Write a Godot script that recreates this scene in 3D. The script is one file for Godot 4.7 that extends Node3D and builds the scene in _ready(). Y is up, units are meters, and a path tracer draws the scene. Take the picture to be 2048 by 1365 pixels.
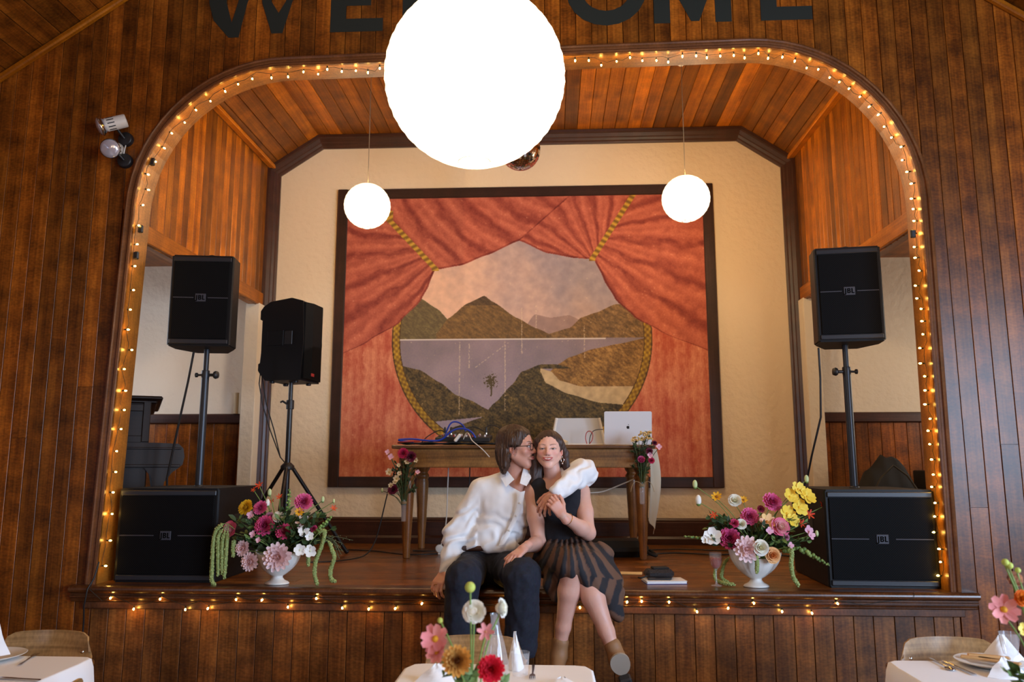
extends Node3D

const S := 0.86            # stage floor above the hall floor
var rng := RandomNumberGenerator.new()
var M := {}
var used_names := {}


# ---------------------------------------------------------------- mesh builder
class MB:
	var v := PackedVector3Array()
	var n := PackedVector3Array()
	var uv := PackedVector2Array()
	var c := PackedColorArray()
	var xf := Transform3D()
	var col := Color.WHITE
	var grain := 1
	var uvs := 1.0
	var uvo := Vector2.ZERO

	func t3(a: Vector3, b: Vector3, d: Vector3, na: Vector3, nb: Vector3, nd: Vector3, ua := Vector2.INF, ub := Vector2.INF, ud := Vector2.INF) -> void:
		# a, b, d run counter-clockwise seen from outside; Godot wants them clockwise
		if ua == Vector2.INF:
			var f := (b - a).cross(d - a).abs()
			var ax := 0
			if f.y >= f.x and f.y >= f.z: ax = 1
			elif f.z >= f.x: ax = 2
			var vi := grain
			var ui := 0
			if ax == grain:
				vi = (grain + 1) % 3
				ui = (grain + 2) % 3
			else:
				ui = 3 - ax - grain
			ua = Vector2(a[ui], a[vi]) * uvs + uvo
			ub = Vector2(b[ui], b[vi]) * uvs + uvo
			ud = Vector2(d[ui], d[vi]) * uvs + uvo
		v.append(xf * a); v.append(xf * d); v.append(xf * b)
		n.append((xf.basis * na).normalized()); n.append((xf.basis * nd).normalized()); n.append((xf.basis * nb).normalized())
		uv.append(ua); uv.append(ud); uv.append(ub)
		c.append(col); c.append(col); c.append(col)

	func tri(a: Vector3, b: Vector3, d: Vector3) -> void:
		var f := (b - a).cross(d - a)
		if f.length_squared() < 1e-18: return
		f = f.normalized()
		t3(a, b, d, f, f, f)

	func quad(a: Vector3, b: Vector3, d: Vector3, e: Vector3) -> void:
		tri(a, b, d)
		tri(a, d, e)

	func box(o: Vector3, s: Vector3, b := 0.004) -> void:
		var h := s * 0.5
		b = minf(b, minf(h.x, minf(h.y, h.z)) * 0.9)
		var i := h - Vector3.ONE * b
		for k in 3:
			var k1 := (k + 1) % 3
			var k2 := (k + 2) % 3
			for sg in [-1.0, 1.0]:
				var q := []
				for w in [[-1, -1], [1, -1], [1, 1], [-1, 1]]:
					var p := Vector3()
					p[k] = sg * h[k]; p[k1] = w[0] * i[k1]; p[k2] = w[1] * i[k2]
					q.append(o + p)
				if sg > 0: quad(q[0], q[1], q[2], q[3])
				else: quad(q[3], q[2], q[1], q[0])
			if b > 0.0:
				for s1 in [-1.0, 1.0]:
					for s2 in [-1.0, 1.0]:
						var p0 := Vector3(); var p1 := Vector3(); var p2 := Vector3(); var p3 := Vector3()
						p0[k] = -i[k]; p0[k1] = s1 * h[k1]; p0[k2] = s2 * i[k2]
						p1[k] = i[k]; p1[k1] = s1 * h[k1]; p1[k2] = s2 * i[k2]
						p2[k] = i[k]; p2[k1] = s1 * i[k1]; p2[k2] = s2 * h[k2]
						p3[k] = -i[k]; p3[k1] = s1 * i[k1]; p3[k2] = s2 * h[k2]
						if s1 * s2 > 0: quad(o + p3, o + p2, o + p1, o + p0)
						else: quad(o + p0, o + p1, o + p2, o + p3)
		if b > 0.0:
			for sx in [-1.0, 1.0]:
				for sy in [-1.0, 1.0]:
					for sz in [-1.0, 1.0]:
						var a := o + Vector3(sx * h.x, sy * i.y, sz * i.z)
						var d := o + Vector3(sx * i.x, sy * h.y, sz * i.z)
						var e := o + Vector3(sx * i.x, sy * i.y, sz * h.z)
						if sx * sy * sz > 0: tri(a, d, e)
						else: tri(a, e, d)

	# profile: [[radius, height], ...] from the bottom up, turned round y
	func lathe(pr: Array, seg := 24, o := Vector3.ZERO, cap := true, flute := 0.0, flutes := 0) -> void:
		var m := pr.size()
		var nr := []
		for j in m:
			var p: Array = pr[maxi(j - 1, 0)]
			var q: Array = pr[mini(j + 1, m - 1)]
			var d := Vector2(q[0] - p[0], q[1] - p[1])
			var nn := Vector2(d.y, -d.x)
			nr.append(nn.normalized() if nn.length() > 1e-9 else Vector2(0, 1))
		for k in seg:
			var a0 := TAU * k / seg
			var a1 := TAU * (k + 1) / seg
			var d0 := Vector3(cos(a0), 0, -sin(a0))
			var d1 := Vector3(cos(a1), 0, -sin(a1))
			var f0 := 1.0 + flute * cos(a0 * flutes)
			var f1 := 1.0 + flute * cos(a1 * flutes)
			for j in m - 1:
				var p: Array = pr[j]
				var q: Array = pr[j + 1]
				var A: Vector3 = o + d0 * (p[0] * f0) + Vector3(0, p[1], 0)
				var B: Vector3 = o + d1 * (p[0] * f1) + Vector3(0, p[1], 0)
				var C: Vector3 = o + d1 * (q[0] * f1) + Vector3(0, q[1], 0)
				var D: Vector3 = o + d0 * (q[0] * f0) + Vector3(0, q[1], 0)
				var n0: Vector2 = nr[j]
				var n1: Vector2 = nr[j + 1]
				var U := Vector2(k * 1.0 / seg, p[1]); var U2 := Vector2((k + 1) * 1.0 / seg, p[1])
				var U3 := Vector2((k + 1) * 1.0 / seg, q[1]); var U4 := Vector2(k * 1.0 / seg, q[1])
				var nA := d0 * n0.x + Vector3(0, n0.y, 0); var nB := d1 * n0.x + Vector3(0, n0.y, 0)
				var nC := d1 * n1.x + Vector3(0, n1.y, 0); var nD := d0 * n1.x + Vector3(0, n1.y, 0)
				if p[0] > 1e-6: t3(A, B, C, nA, nB, nC, U, U2, U3)
				if q[0] > 1e-6: t3(A, C, D, nA, nC, nD, U, U3, U4)
		if cap:
			for e in [0, m - 1]:
				var p: Array = pr[e]
				if p[0] < 1e-6: continue
				for k in seg:
					var a0 := TAU * k / seg
					var a1 := TAU * (k + 1) / seg
					var c0 := o + Vector3(0, p[1], 0)
					var A: Vector3 = c0 + Vector3(cos(a0), 0, -sin(a0)) * p[0]
					var B: Vector3 = c0 + Vector3(cos(a1), 0, -sin(a1)) * p[0]
					if e == 0: tri(c0, B, A)
					else: tri(c0, A, B)

	func tube(pts: Array, rad, sides := 6, caps := true) -> void:
		var m := pts.size()
		if m < 2: return
		var t0: Vector3 = (pts[1] - pts[0]).normalized()
		var side := t0.cross(Vector3.UP if absf(t0.y) < 0.9 else Vector3.RIGHT).normalized()
		var rings := []
		for j in m:
			var t: Vector3 = (pts[mini(j + 1, m - 1)] - pts[maxi(j - 1, 0)]).normalized()
			side = (side - t * side.dot(t)).normalized()
			var up := t.cross(side)
			var r: float = rad[j] if rad is Array else rad
			var ring := []
			for k in sides:
				var a := TAU * k / sides
				var d := side * cos(a) + up * sin(a)
				ring.append([pts[j] + d * r, d])
			rings.append(ring)
		for j in m - 1:
			for k in sides:
				var a: Array = rings[j][k]; var b: Array = rings[j][(k + 1) % sides]
				var d: Array = rings[j + 1][(k + 1) % sides]; var e: Array = rings[j + 1][k]
				t3(a[0], b[0], d[0], a[1], b[1], d[1])
				t3(a[0], d[0], e[0], a[1], d[1], e[1])
		if caps:
			for k in range(1, sides - 1):
				tri(rings[0][0][0], rings[0][k + 1][0], rings[0][k][0])
				tri(rings[m - 1][0][0], rings[m - 1][k][0], rings[m - 1][k + 1][0])

	func ball(o: Vector3, r: Vector3, lat := 8, lon := 12) -> void:
		for i in lat:
			var t0 := PI * i / lat - PI / 2
			var t1 := PI * (i + 1) / lat - PI / 2
			for k in lon:
				var a0 := TAU * k / lon
				var a1 := TAU * (k + 1) / lon
				var A := Vector3(cos(t0) * cos(a0), sin(t0), -cos(t0) * sin(a0))
				var B := Vector3(cos(t0) * cos(a1), sin(t0), -cos(t0) * sin(a1))
				var C := Vector3(cos(t1) * cos(a1), sin(t1), -cos(t1) * sin(a1))
				var D := Vector3(cos(t1) * cos(a0), sin(t1), -cos(t1) * sin(a0))
				if i > 0: t3(o + A * r, o + B * r, o + C * r, A / r, B / r, C / r)
				if i < lat - 1: t3(o + A * r, o + C * r, o + D * r, A / r, C / r, D / r)

	# flat polygon (x, y) pushed out from z0 to z1
	func plate(poly: PackedVector2Array, z0: float, z1: float) -> void:
		if Geometry2D.is_polygon_clockwise(poly):
			poly = poly.duplicate()
			poly.reverse()
		var ix := Geometry2D.triangulate_polygon(poly)
		for k in range(0, ix.size(), 3):
			var a := poly[ix[k]]; var b := poly[ix[k + 1]]; var d := poly[ix[k + 2]]
			if (b - a).cross(d - a) < 0:
				var w := b; b = d; d = w
			tri(Vector3(a.x, a.y, z1), Vector3(b.x, b.y, z1), Vector3(d.x, d.y, z1))
			tri(Vector3(a.x, a.y, z0), Vector3(d.x, d.y, z0), Vector3(b.x, b.y, z0))
		for k in poly.size():
			var a := poly[k]; var b := poly[(k + 1) % poly.size()]
			quad(Vector3(a.x, a.y, z0), Vector3(b.x, b.y, z0), Vector3(b.x, b.y, z1), Vector3(a.x, a.y, z1))

	# a grid of points rows x cols drawn smooth; both sides show
	func sheet(g: Array, thick := 0.0) -> void:
		var R := g.size(); var C: int = g[0].size()
		var nn := []
		for i in R:
			var row := []
			for j in C:
				var du: Vector3 = g[i][mini(j + 1, C - 1)] - g[i][maxi(j - 1, 0)]
				var dv: Vector3 = g[mini(i + 1, R - 1)][j] - g[maxi(i - 1, 0)][j]
				var w := du.cross(dv)
				row.append(w.normalized() if w.length() > 1e-12 else Vector3.UP)
			nn.append(row)
		for i in R - 1:
			for j in C - 1:
				t3(g[i][j], g[i][j + 1], g[i + 1][j + 1], nn[i][j], nn[i][j + 1], nn[i + 1][j + 1])
				t3(g[i][j], g[i + 1][j + 1], g[i + 1][j], nn[i][j], nn[i + 1][j + 1], nn[i + 1][j])
				if thick > 0.0:
					var A: Vector3 = g[i][j] - nn[i][j] * thick; var B: Vector3 = g[i][j + 1] - nn[i][j + 1] * thick
					var D: Vector3 = g[i + 1][j + 1] - nn[i + 1][j + 1] * thick; var E: Vector3 = g[i + 1][j] - nn[i + 1][j] * thick
					t3(A, D, B, -nn[i][j], -nn[i + 1][j + 1], -nn[i][j + 1])
					t3(A, E, D, -nn[i][j], -nn[i + 1][j], -nn[i + 1][j + 1])
		if thick > 0.0:
			var rim := []
			for j in C: rim.append([0, j])
			for i in range(1, R): rim.append([i, C - 1])
			for j in range(C - 2, -1, -1): rim.append([R - 1, j])
			for i in range(R - 2, -1, -1): rim.append([i, 0])
			for k in rim.size() - 1:
				var a: Array = rim[k]; var b: Array = rim[k + 1]
				var A: Vector3 = g[a[0]][a[1]]; var B: Vector3 = g[b[0]][b[1]]
				quad(A - nn[a[0]][a[1]] * thick, B - nn[b[0]][b[1]] * thick, B, A)

	# a profile of (out, z) points swept along a path in the x, y plane; out points to the path's right-hand side
	func sweep(path: PackedVector2Array, prof: PackedVector2Array, z := 0.0, closed_profile := false) -> void:
		var m := path.size()
		var rows := []
		var run := 0.0
		for i in m:
			var d0 := (path[i] - path[maxi(i - 1, 0)])
			var d1 := (path[mini(i + 1, m - 1)] - path[i])
			if d0.length() < 1e-9: d0 = d1
			if d1.length() < 1e-9: d1 = d0
			var n0 := Vector2(d0.y, -d0.x).normalized(); var n1 := Vector2(d1.y, -d1.x).normalized()
			var o := (n0 + n1).normalized()
			o /= maxf(o.dot(n0), 0.3)
			if i > 0: run += path[i].distance_to(path[i - 1])
			var row := []
			for p in prof:
				row.append([Vector3(path[i].x + o.x * p.x, path[i].y + o.y * p.x, z + p.y), run])
			rows.append(row)
		var pn := prof.size()
		for i in m - 1:
			var across := 0.0
			for k in (pn if closed_profile else pn - 1):
				var k2 := (k + 1) % pn
				var w := prof[k].distance_to(prof[k2])
				var A: Vector3 = rows[i][k][0]; var B: Vector3 = rows[i + 1][k][0]
				var C: Vector3 = rows[i + 1][k2][0]; var D: Vector3 = rows[i][k2][0]
				var f := (B - A).cross(C - A).normalized()
				var r0: float = rows[i][k][1]; var r1: float = rows[i + 1][k][1]
				t3(A, B, C, f, f, f, Vector2(across, r0) * uvs + uvo, Vector2(across, r1) * uvs + uvo, Vector2(across + w, r1) * uvs + uvo)
				t3(A, C, D, f, f, f, Vector2(across, r0) * uvs + uvo, Vector2(across + w, r1) * uvs + uvo, Vector2(across + w, r0) * uvs + uvo)
				across += w

	func mesh() -> ArrayMesh:
		var a := []
		a.resize(Mesh.ARRAY_MAX)
		a[Mesh.ARRAY_VERTEX] = v; a[Mesh.ARRAY_NORMAL] = n; a[Mesh.ARRAY_TEX_UV] = uv; a[Mesh.ARRAY_COLOR] = c
		var m := ArrayMesh.new()
		m.add_surface_from_arrays(Mesh.PRIMITIVE_TRIANGLES, a)
		return m


# ---------------------------------------------------------------- nodes
func numbered(called: String) -> String:
	if not used_names.has(called):
		used_names[called] = 0
		return called
	used_names[called] += 1
	return "%s_%03d" % [called, used_names[called]]


func put(called: String, mb, mat: Material, parent: Node3D = null) -> MeshInstance3D:
	var o := MeshInstance3D.new()
	o.mesh = mb.mesh() if mb is MB else mb
	o.material_override = null
	if o.mesh is ArrayMesh and mb is MB: o.mesh.surface_set_material(0, mat)
	else: o.set_surface_override_material(0, mat)
	if parent:
		o.name = called
		parent.add_child(o, true)
	else:
		o.name = numbered(called)
		add_child(o, true)
	return o


func tag(o: Node3D, label: String, category: String, group := "") -> Node3D:
	o.set_meta("label", label)
	o.set_meta("category", category)
	if group: o.set_meta("group", group)
	return o


func thing(called: String, label: String, category: String, at := Vector3.ZERO, turn := 0.0, group := "") -> Node3D:
	var o := Node3D.new()
	o.name = numbered(called)
	add_child(o)
	o.position = at
	o.rotation.y = turn
	return tag(o, label, category, group)


func structure(called: String, label: String, category: String) -> Node3D:
	var o := Node3D.new()
	o.name = called
	add_child(o)
	tag(o, label, category)
	o.set_meta("kind", "structure")
	return o


func omni(at: Vector3, colour: Color, energy: float, size: float, parent: Node3D, reach := 14.0) -> void:
	var l := OmniLight3D.new()
	l.name = "glow"
	l.light_color = colour
	l.light_energy = energy
	l.light_size = size
	l.omni_range = reach
	l.omni_attenuation = 2.0
	l.shadow_enabled = true
	l.position = at
	parent.add_child(l, true)


# ---------------------------------------------------------------- materials
func mat(key: String, colour: Color, rough := 0.6, metal := 0.0, tex: Texture2D = null, scale := 1.0) -> StandardMaterial3D:
	if M.has(key): return M[key]
	var m := StandardMaterial3D.new()
	m.resource_name = key
	m.albedo_color = colour
	m.roughness = rough
	m.metallic = metal
	if tex:
		m.albedo_texture = tex
		m.uv1_scale = Vector3(scale, scale, scale)
	M[key] = m
	return m


func vmat(key: String, rough := 0.6) -> StandardMaterial3D:
	if M.has(key): return M[key]
	var m := mat(key, Color.WHITE, rough)
	m.vertex_color_use_as_albedo = true
	return m


func noise(seed_: int, freq: float, oct := 4, kind := FastNoiseLite.TYPE_SIMPLEX_SMOOTH) -> FastNoiseLite:
	var f := FastNoiseLite.new()
	f.seed = seed_
	f.frequency = freq
	f.noise_type = kind
	f.fractal_octaves = oct
	return f


func grey(seed_: int, freq: float, w: int, h: int, oct := 4) -> PackedByteArray:
	var im := noise(seed_, freq, oct).get_seamless_image(w, h)
	im.convert(Image.FORMAT_L8)
	return im.get_data()


func stretched(seed_: int, freq: float, w: int, h: int, by: int, oct := 3) -> PackedByteArray:
	var im := noise(seed_, freq, oct).get_seamless_image(w, h / by)
	im.convert(Image.FORMAT_L8)
	im.resize(w, h, Image.INTERPOLATE_BILINEAR)
	return im.get_data()


func wood_texture(seed_: int, w: int, h: int, light: float, dirt: float) -> ImageTexture:
	# grain runs along v; tones are multiplied with the board's own colour
	var a := stretched(seed_, 0.012, w, h, 32, 3)
	var b := stretched(seed_ + 1, 0.10, w, h, 64, 2)
	var d := grey(seed_ + 2, 0.005, w, h, 3)
	var e := grey(seed_ + 3, 0.06, w, h, 2)
	var out := PackedByteArray()
	out.resize(w * h * 3)
	for i in w * h:
		var g := (a[i] - 128) * 0.0011 + (b[i] - 128) * 0.0008
		var s := (d[i] - 128) * 0.0011 * dirt + (e[i] - 128) * 0.0008 * dirt
		var k := clampf(light + g + s, 0.2, 1.0)
		out[i * 3] = int(255.0 * k)
		out[i * 3 + 1] = int(255.0 * clampf(k * (0.98 + g * 0.25), 0, 1))
		out[i * 3 + 2] = int(255.0 * clampf(k * (0.94 + g * 0.5), 0, 1))
	if dirt > 1.0:
		# short pale scratches and dark nail marks in the varnish
		var r := RandomNumberGenerator.new()
		r.seed = seed_
		for k in 420:
			var x := r.randf() * w; var y := r.randf() * h
			var an := r.randf() * PI
			var len := r.randi_range(3, 16) if k % 4 else 2
			var add := r.randf_range(14, 46) if k % 4 else -70.0
			for j in len:
				var i := (int(y + sin(an) * j) % h) * w + int(x + cos(an) * j + w) % w
				for ch in 3: out[i * 3 + ch] = clampi(out[i * 3 + ch] + int(add), 20, 255)
	return ImageTexture.create_from_image(Image.create_from_data(w, h, false, Image.FORMAT_RGB8, out))


func bump(m: StandardMaterial3D, tex: Texture2D, cm: float) -> StandardMaterial3D:
	m.heightmap_enabled = true
	m.heightmap_texture = tex
	m.heightmap_scale = cm
	return m


func noise_tex(seed_: int, freq: float, side := 256, oct := 4) -> ImageTexture:
	var im := noise(seed_, freq, oct).get_seamless_image(side, side)
	im.convert(Image.FORMAT_L8)
	return ImageTexture.create_from_image(im)


func woods(key: String, base: Color, count: int, spread: float, rough: float, tex: Texture2D, coat := 0.0) -> Array:
	var out := []
	for i in count:
		var k := 1.0 + spread * (2.0 * (i + 0.5) / count - 1.0)
		var hue := (float((i * 7) % count) / count - 0.5) * spread * 0.35
		var m := mat("%s %d" % [key, i], Color(base.r * k, base.g * k * (1.0 - hue * 0.5), base.b * k * (1.0 - hue)), rough, 0.0, tex)
		m.metallic_specular = 0.45
		if coat > 0.0:
			m.clearcoat_enabled = true
			m.clearcoat = coat
			m.clearcoat_roughness = 0.22
		out.append(m)
	return out


func pick(a: Array) -> Variant:
	return a[rng.randi() % a.size()]


# ---------------------------------------------------------------- the hall and the stage opening
func roof_y(x: float) -> float:
	return 4.2 + (3.13 - absf(x - 0.06)) * 0.69


func arch_y(x: float, off := 0.0) -> float:
	# height of the stage opening's edge at x, moved outwards by off
	if x < -1.45:
		var a := (x + 1.45) / (0.92 + off)
		return 3.12 + (0.925 + off) * sqrt(maxf(0.0, 1.0 - a * a))
	if x > 1.45:
		var a := (x - 1.45) / (0.95 + off)
		return 3.10 + (0.99 + off) * sqrt(maxf(0.0, 1.0 - a * a))
	return lerpf(4.045, 4.09, (x + 1.45) / 2.9) + off


func arch_path() -> PackedVector2Array:
	# from the foot of one jamb, over the top, down to the foot of the other
	var p := PackedVector2Array()
	for k in 5: p.append(Vector2(lerpf(-2.43, -2.37, k / 4.0), lerpf(S, 3.12, k / 4.0)))
	for k in range(1, 16):
		var a := PI - PI * 0.5 * k / 15.0
		p.append(Vector2(-1.45 + 0.92 * cos(a), 3.12 + 0.925 * sin(a)))
	p.append(Vector2(0, 4.067))
	for k in 16:
		var a := PI * 0.5 - PI * 0.5 * k / 15.0
		p.append(Vector2(1.45 + 0.95 * cos(a), 3.10 + 0.99 * sin(a)))
	for k in range(1, 5): p.append(Vector2(lerpf(2.40, 2.38, k / 4.0), lerpf(3.10, S, k / 4.0)))
	return p


# an upright board between x0 and x1 whose foot and head follow lo and hi
func vboard(x0: float, x1: float, lo: Callable, hi: Callable, z0: float, z1: float, ch := 0.0016, cuts := 1) -> MB:
	var b := MB.new()
	b.uvo = Vector2(rng.randf(), rng.randf())
	b.uvs = 1.0
	var xs := [x0, x0 + ch]
	for k in range(1, cuts): xs.append(lerpf(x0 + ch, x1 - ch, float(k) / cuts))
	xs.append_array([x1 - ch, x1])
	var m := xs.size()
	for k in m - 1:
		var za := z1 - ch if k == 0 else z1
		var zb := z1 - ch if k == m - 2 else z1
		var a: float = xs[k]; var d: float = xs[k + 1]
		var la: float = lo.call(a); var ld: float = lo.call(d); var ha: float = hi.call(a); var hd: float = hi.call(d)
		b.quad(Vector3(a, la, za), Vector3(d, ld, zb), Vector3(d, hd, zb), Vector3(a, ha, za))
		b.quad(Vector3(a, ha, z0), Vector3(d, hd, z0), Vector3(d, ld, z0), Vector3(a, la, z0))
		b.quad(Vector3(a, la, z0), Vector3(d, ld, z0), Vector3(d, ld, zb), Vector3(a, la, za))
		b.quad(Vector3(a, ha, za), Vector3(d, hd, zb), Vector3(d, hd, z0), Vector3(a, ha, z0))
	b.quad(Vector3(x0, lo.call(x0), z0), Vector3(x0, lo.call(x0), z1 - ch), Vector3(x0, hi.call(x0), z1 - ch), Vector3(x0, hi.call(x0), z0))
	b.quad(Vector3(x1, lo.call(x1), z1 - ch), Vector3(x1, lo.call(x1), z0), Vector3(x1, hi.call(x1), z0), Vector3(x1, hi.call(x1), z1 - ch))
	return b


func cbox(o: Vector3, s: Vector3, bevel := 0.003, grain := 1) -> MB:
	var b := MB.new()
	b.grain = grain
	b.uvo = Vector2(rng.randf(), rng.randf())
	b.box(o, s, bevel)
	return b


func between(a: Vector3, b: Vector3) -> MB:
	return cbox((a + b) * 0.5, (b - a).abs())


func build_front_wall() -> void:
	var wall := structure("wall_front", "dark varnished vertical board wall around the stage opening", "wall")
	var top := func(x): return roof_y(x) + 0.02
	var foot := func(_x): return 0.0
	# boards at both sides of the opening, from the hall floor to the roof
	for side in [-1.0, 1.0]:
		var x: float = -2.455 if side < 0 else 2.435
		var n := 0
		while absf(x) < 4.6:
			var w := 0.098 + rng.randf_range(-0.004, 0.004)
			var x2: float = x + side * w
			var a := minf(x, x2) + 0.0018
			var d := maxf(x, x2) - 0.0018
			var split := 0.0
			if n % 4 == 1: split = rng.randf_range(1.1, 2.9)
			if n == 3 and side > 0: split = 1.66
			if split > 0.0:
				put("board", vboard(a, d, foot, func(_x): return split - 0.0012, -0.02, rng.randf_range(-0.001, 0.001)), pick(M_wall), wall)
				put("board", vboard(a, d, func(_x): return split + 0.0012, top, -0.02, rng.randf_range(-0.001, 0.001)), pick(M_wall), wall)
			else:
				put("board", vboard(a, d, foot, top, -0.02, rng.randf_range(-0.001, 0.001)), pick(M_wall), wall)
			x = x2
			n += 1
	# boards above the opening
	var count := 50
	for k in count:
		var a := lerpf(-2.455, 2.435, float(k) / count) + 0.0018
		var d := lerpf(-2.455, 2.435, float(k + 1) / count) - 0.0018
		put("board", vboard(a, d, func(x): return arch_y(x, 0.025), top, -0.02, rng.randf_range(-0.001, 0.001), 0.0016, 3), pick(M_wall), wall)
	# the solid wall behind the boards
	var core := MB.new()
	var xs := []
	for k in 81: xs.append(lerpf(-2.43, 2.40, k / 80.0))
	for k in 80:
		var a: float = xs[k]; var d: float = xs[k + 1]
		var la := arch_y(a, 0.01); var ld := arch_y(d, 0.01)
		for z in [-0.021, -0.15]:
			var q := [Vector3(a, la, z), Vector3(d, ld, z), Vector3(d, 7.0, z), Vector3(a, 7.0, z)]
			if z > -0.1: core.quad(q[0], q[1], q[2], q[3])
			else: core.quad(q[3], q[2], q[1], q[0])
	core.box(Vector3(-3.65, 3.5, -0.0855), Vector3(2.42, 7.0, 0.129), 0.0)
	core.box(Vector3(3.63, 3.5, -0.0855), Vector3(2.42, 7.0, 0.129), 0.0)
	core.box(Vector3(0, 0.36, -0.0855), Vector3(5.0, 0.72, 0.129), 0.0)
	put("wall_core", core, M.dark_wood, wall)
	# lining of the opening, from the hall side back to the stage, then the moulded casing round it
	var path := arch_path()
	var lining := MB.new()
	lining.sweep(path, PackedVector2Array([Vector2(0.0, 0.012), Vector2(0.0, -0.175), Vector2(-0.02, -0.175), Vector2(-0.02, 0.012)]), 0.0, true)
	put("arch_lining", lining, M.lining, wall)
	var casing := MB.new()
	casing.sweep(path, PackedVector2Array([Vector2(0.0, 0.0), Vector2(-0.062, 0.0), Vector2(-0.062, 0.020), Vector2(-0.056, 0.030), Vector2(-0.046, 0.034), Vector2(-0.038, 0.030), Vector2(-0.034, 0.020), Vector2(-0.024, 0.018), Vector2(-0.014, 0.026), Vector2(-0.004, 0.024), Vector2(0.0, 0.016)]), 0.0, true)
	put("arch_casing", casing, M.casing, wall)
	# the painted word above the opening
	for l in letter_shapes():
		var b := MB.new()
		b.plate(l, 0.0005, 0.0022)
		put("letter", b, M.letter, wall)


func stroke(pts: Array, w: float) -> PackedVector2Array:
	var up := PackedVector2Array(); var dn := PackedVector2Array()
	for i in pts.size():
		var d: Vector2 = (pts[mini(i + 1, pts.size() - 1)] - pts[maxi(i - 1, 0)]).normalized()
		var o := Vector2(-d.y, d.x) * w * 0.5
		up.append(pts[i] + o); dn.append(pts[i] - o)
	dn.reverse()
	up.append_array(dn)
	return up


func letter_shapes() -> Array:
	var out := []
	var y := 4.265
	var h := 0.46
	# W as two painted strokes
	for w in [[[-2.0, 4.72], [-1.87, 4.72], [-1.87, 4.5], [-1.83, 4.36], [-1.795, 4.5], [-1.76, 4.72], [-1.665, 4.72], [-1.735, 4.49], [-1.78, 4.257], [-1.845, 4.257], [-1.95, 4.38], [-1.985, 4.5]], [[-1.66, 4.72], [-1.60, 4.72], [-1.575, 4.5], [-1.525, 4.42], [-1.48, 4.5], [-1.45, 4.72], [-1.37, 4.72], [-1.44, 4.49], [-1.495, 4.278], [-1.565, 4.278], [-1.635, 4.49]]]:
		var q := PackedVector2Array()
		for v in w: q.append(Vector2(v[0], v[1]))
		out.append(q)
	for e in [[-1.185, -0.845], [1.53, 1.845]]:
		var a: float = e[0]; var b: float = e[1]
		out.append(PackedVector2Array([Vector2(a, y + 0.01), Vector2(b, y + 0.01), Vector2(b, y + 0.10), Vector2(a + 0.1, y + 0.10), Vector2(a + 0.1, y + 0.19), Vector2(b - 0.08, y + 0.19), Vector2(b - 0.08, y + 0.27), Vector2(a + 0.1, y + 0.27), Vector2(a + 0.1, y + h - 0.09), Vector2(b, y + h - 0.09), Vector2(b, y + h), Vector2(a, y + h)]))
	out.append(PackedVector2Array([Vector2(-0.72, y + 0.01), Vector2(-0.42, y + 0.01), Vector2(-0.42, y + 0.10), Vector2(-0.62, y + 0.10), Vector2(-0.62, y + h), Vector2(-0.72, y + h)]))
	var arc := []
	for k in 13: arc.append(Vector2(-0.05 + 0.17 * cos(0.9 + 4.5 * k / 12.0), y + 0.235 + 0.19 * sin(0.9 + 4.5 * k / 12.0)))
	out.append(stroke(arc, 0.09))
	for half in 2:
		arc = []
		for k in 11: arc.append(Vector2(0.575 + 0.2 * cos(PI * half + PI * k / 10.0), y + 0.24 + 0.185 * sin(PI * half + PI * k / 10.0)))
		out.append(stroke(arc, 0.1))
	out.append(PackedVector2Array([Vector2(0.87, y + 0.01), Vector2(0.97, y + 0.01), Vector2(0.97, y + 0.29), Vector2(1.1, y + 0.02), Vector2(1.15, y + 0.02), Vector2(1.25, y + 0.29), Vector2(1.25, y + 0.01), Vector2(1.35, y + 0.01), Vector2(1.35, y + h), Vector2(1.24, y + h), Vector2(1.11, y + 0.2), Vector2(0.98, y + h), Vector2(0.87, y + h)]))
	return out


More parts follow.
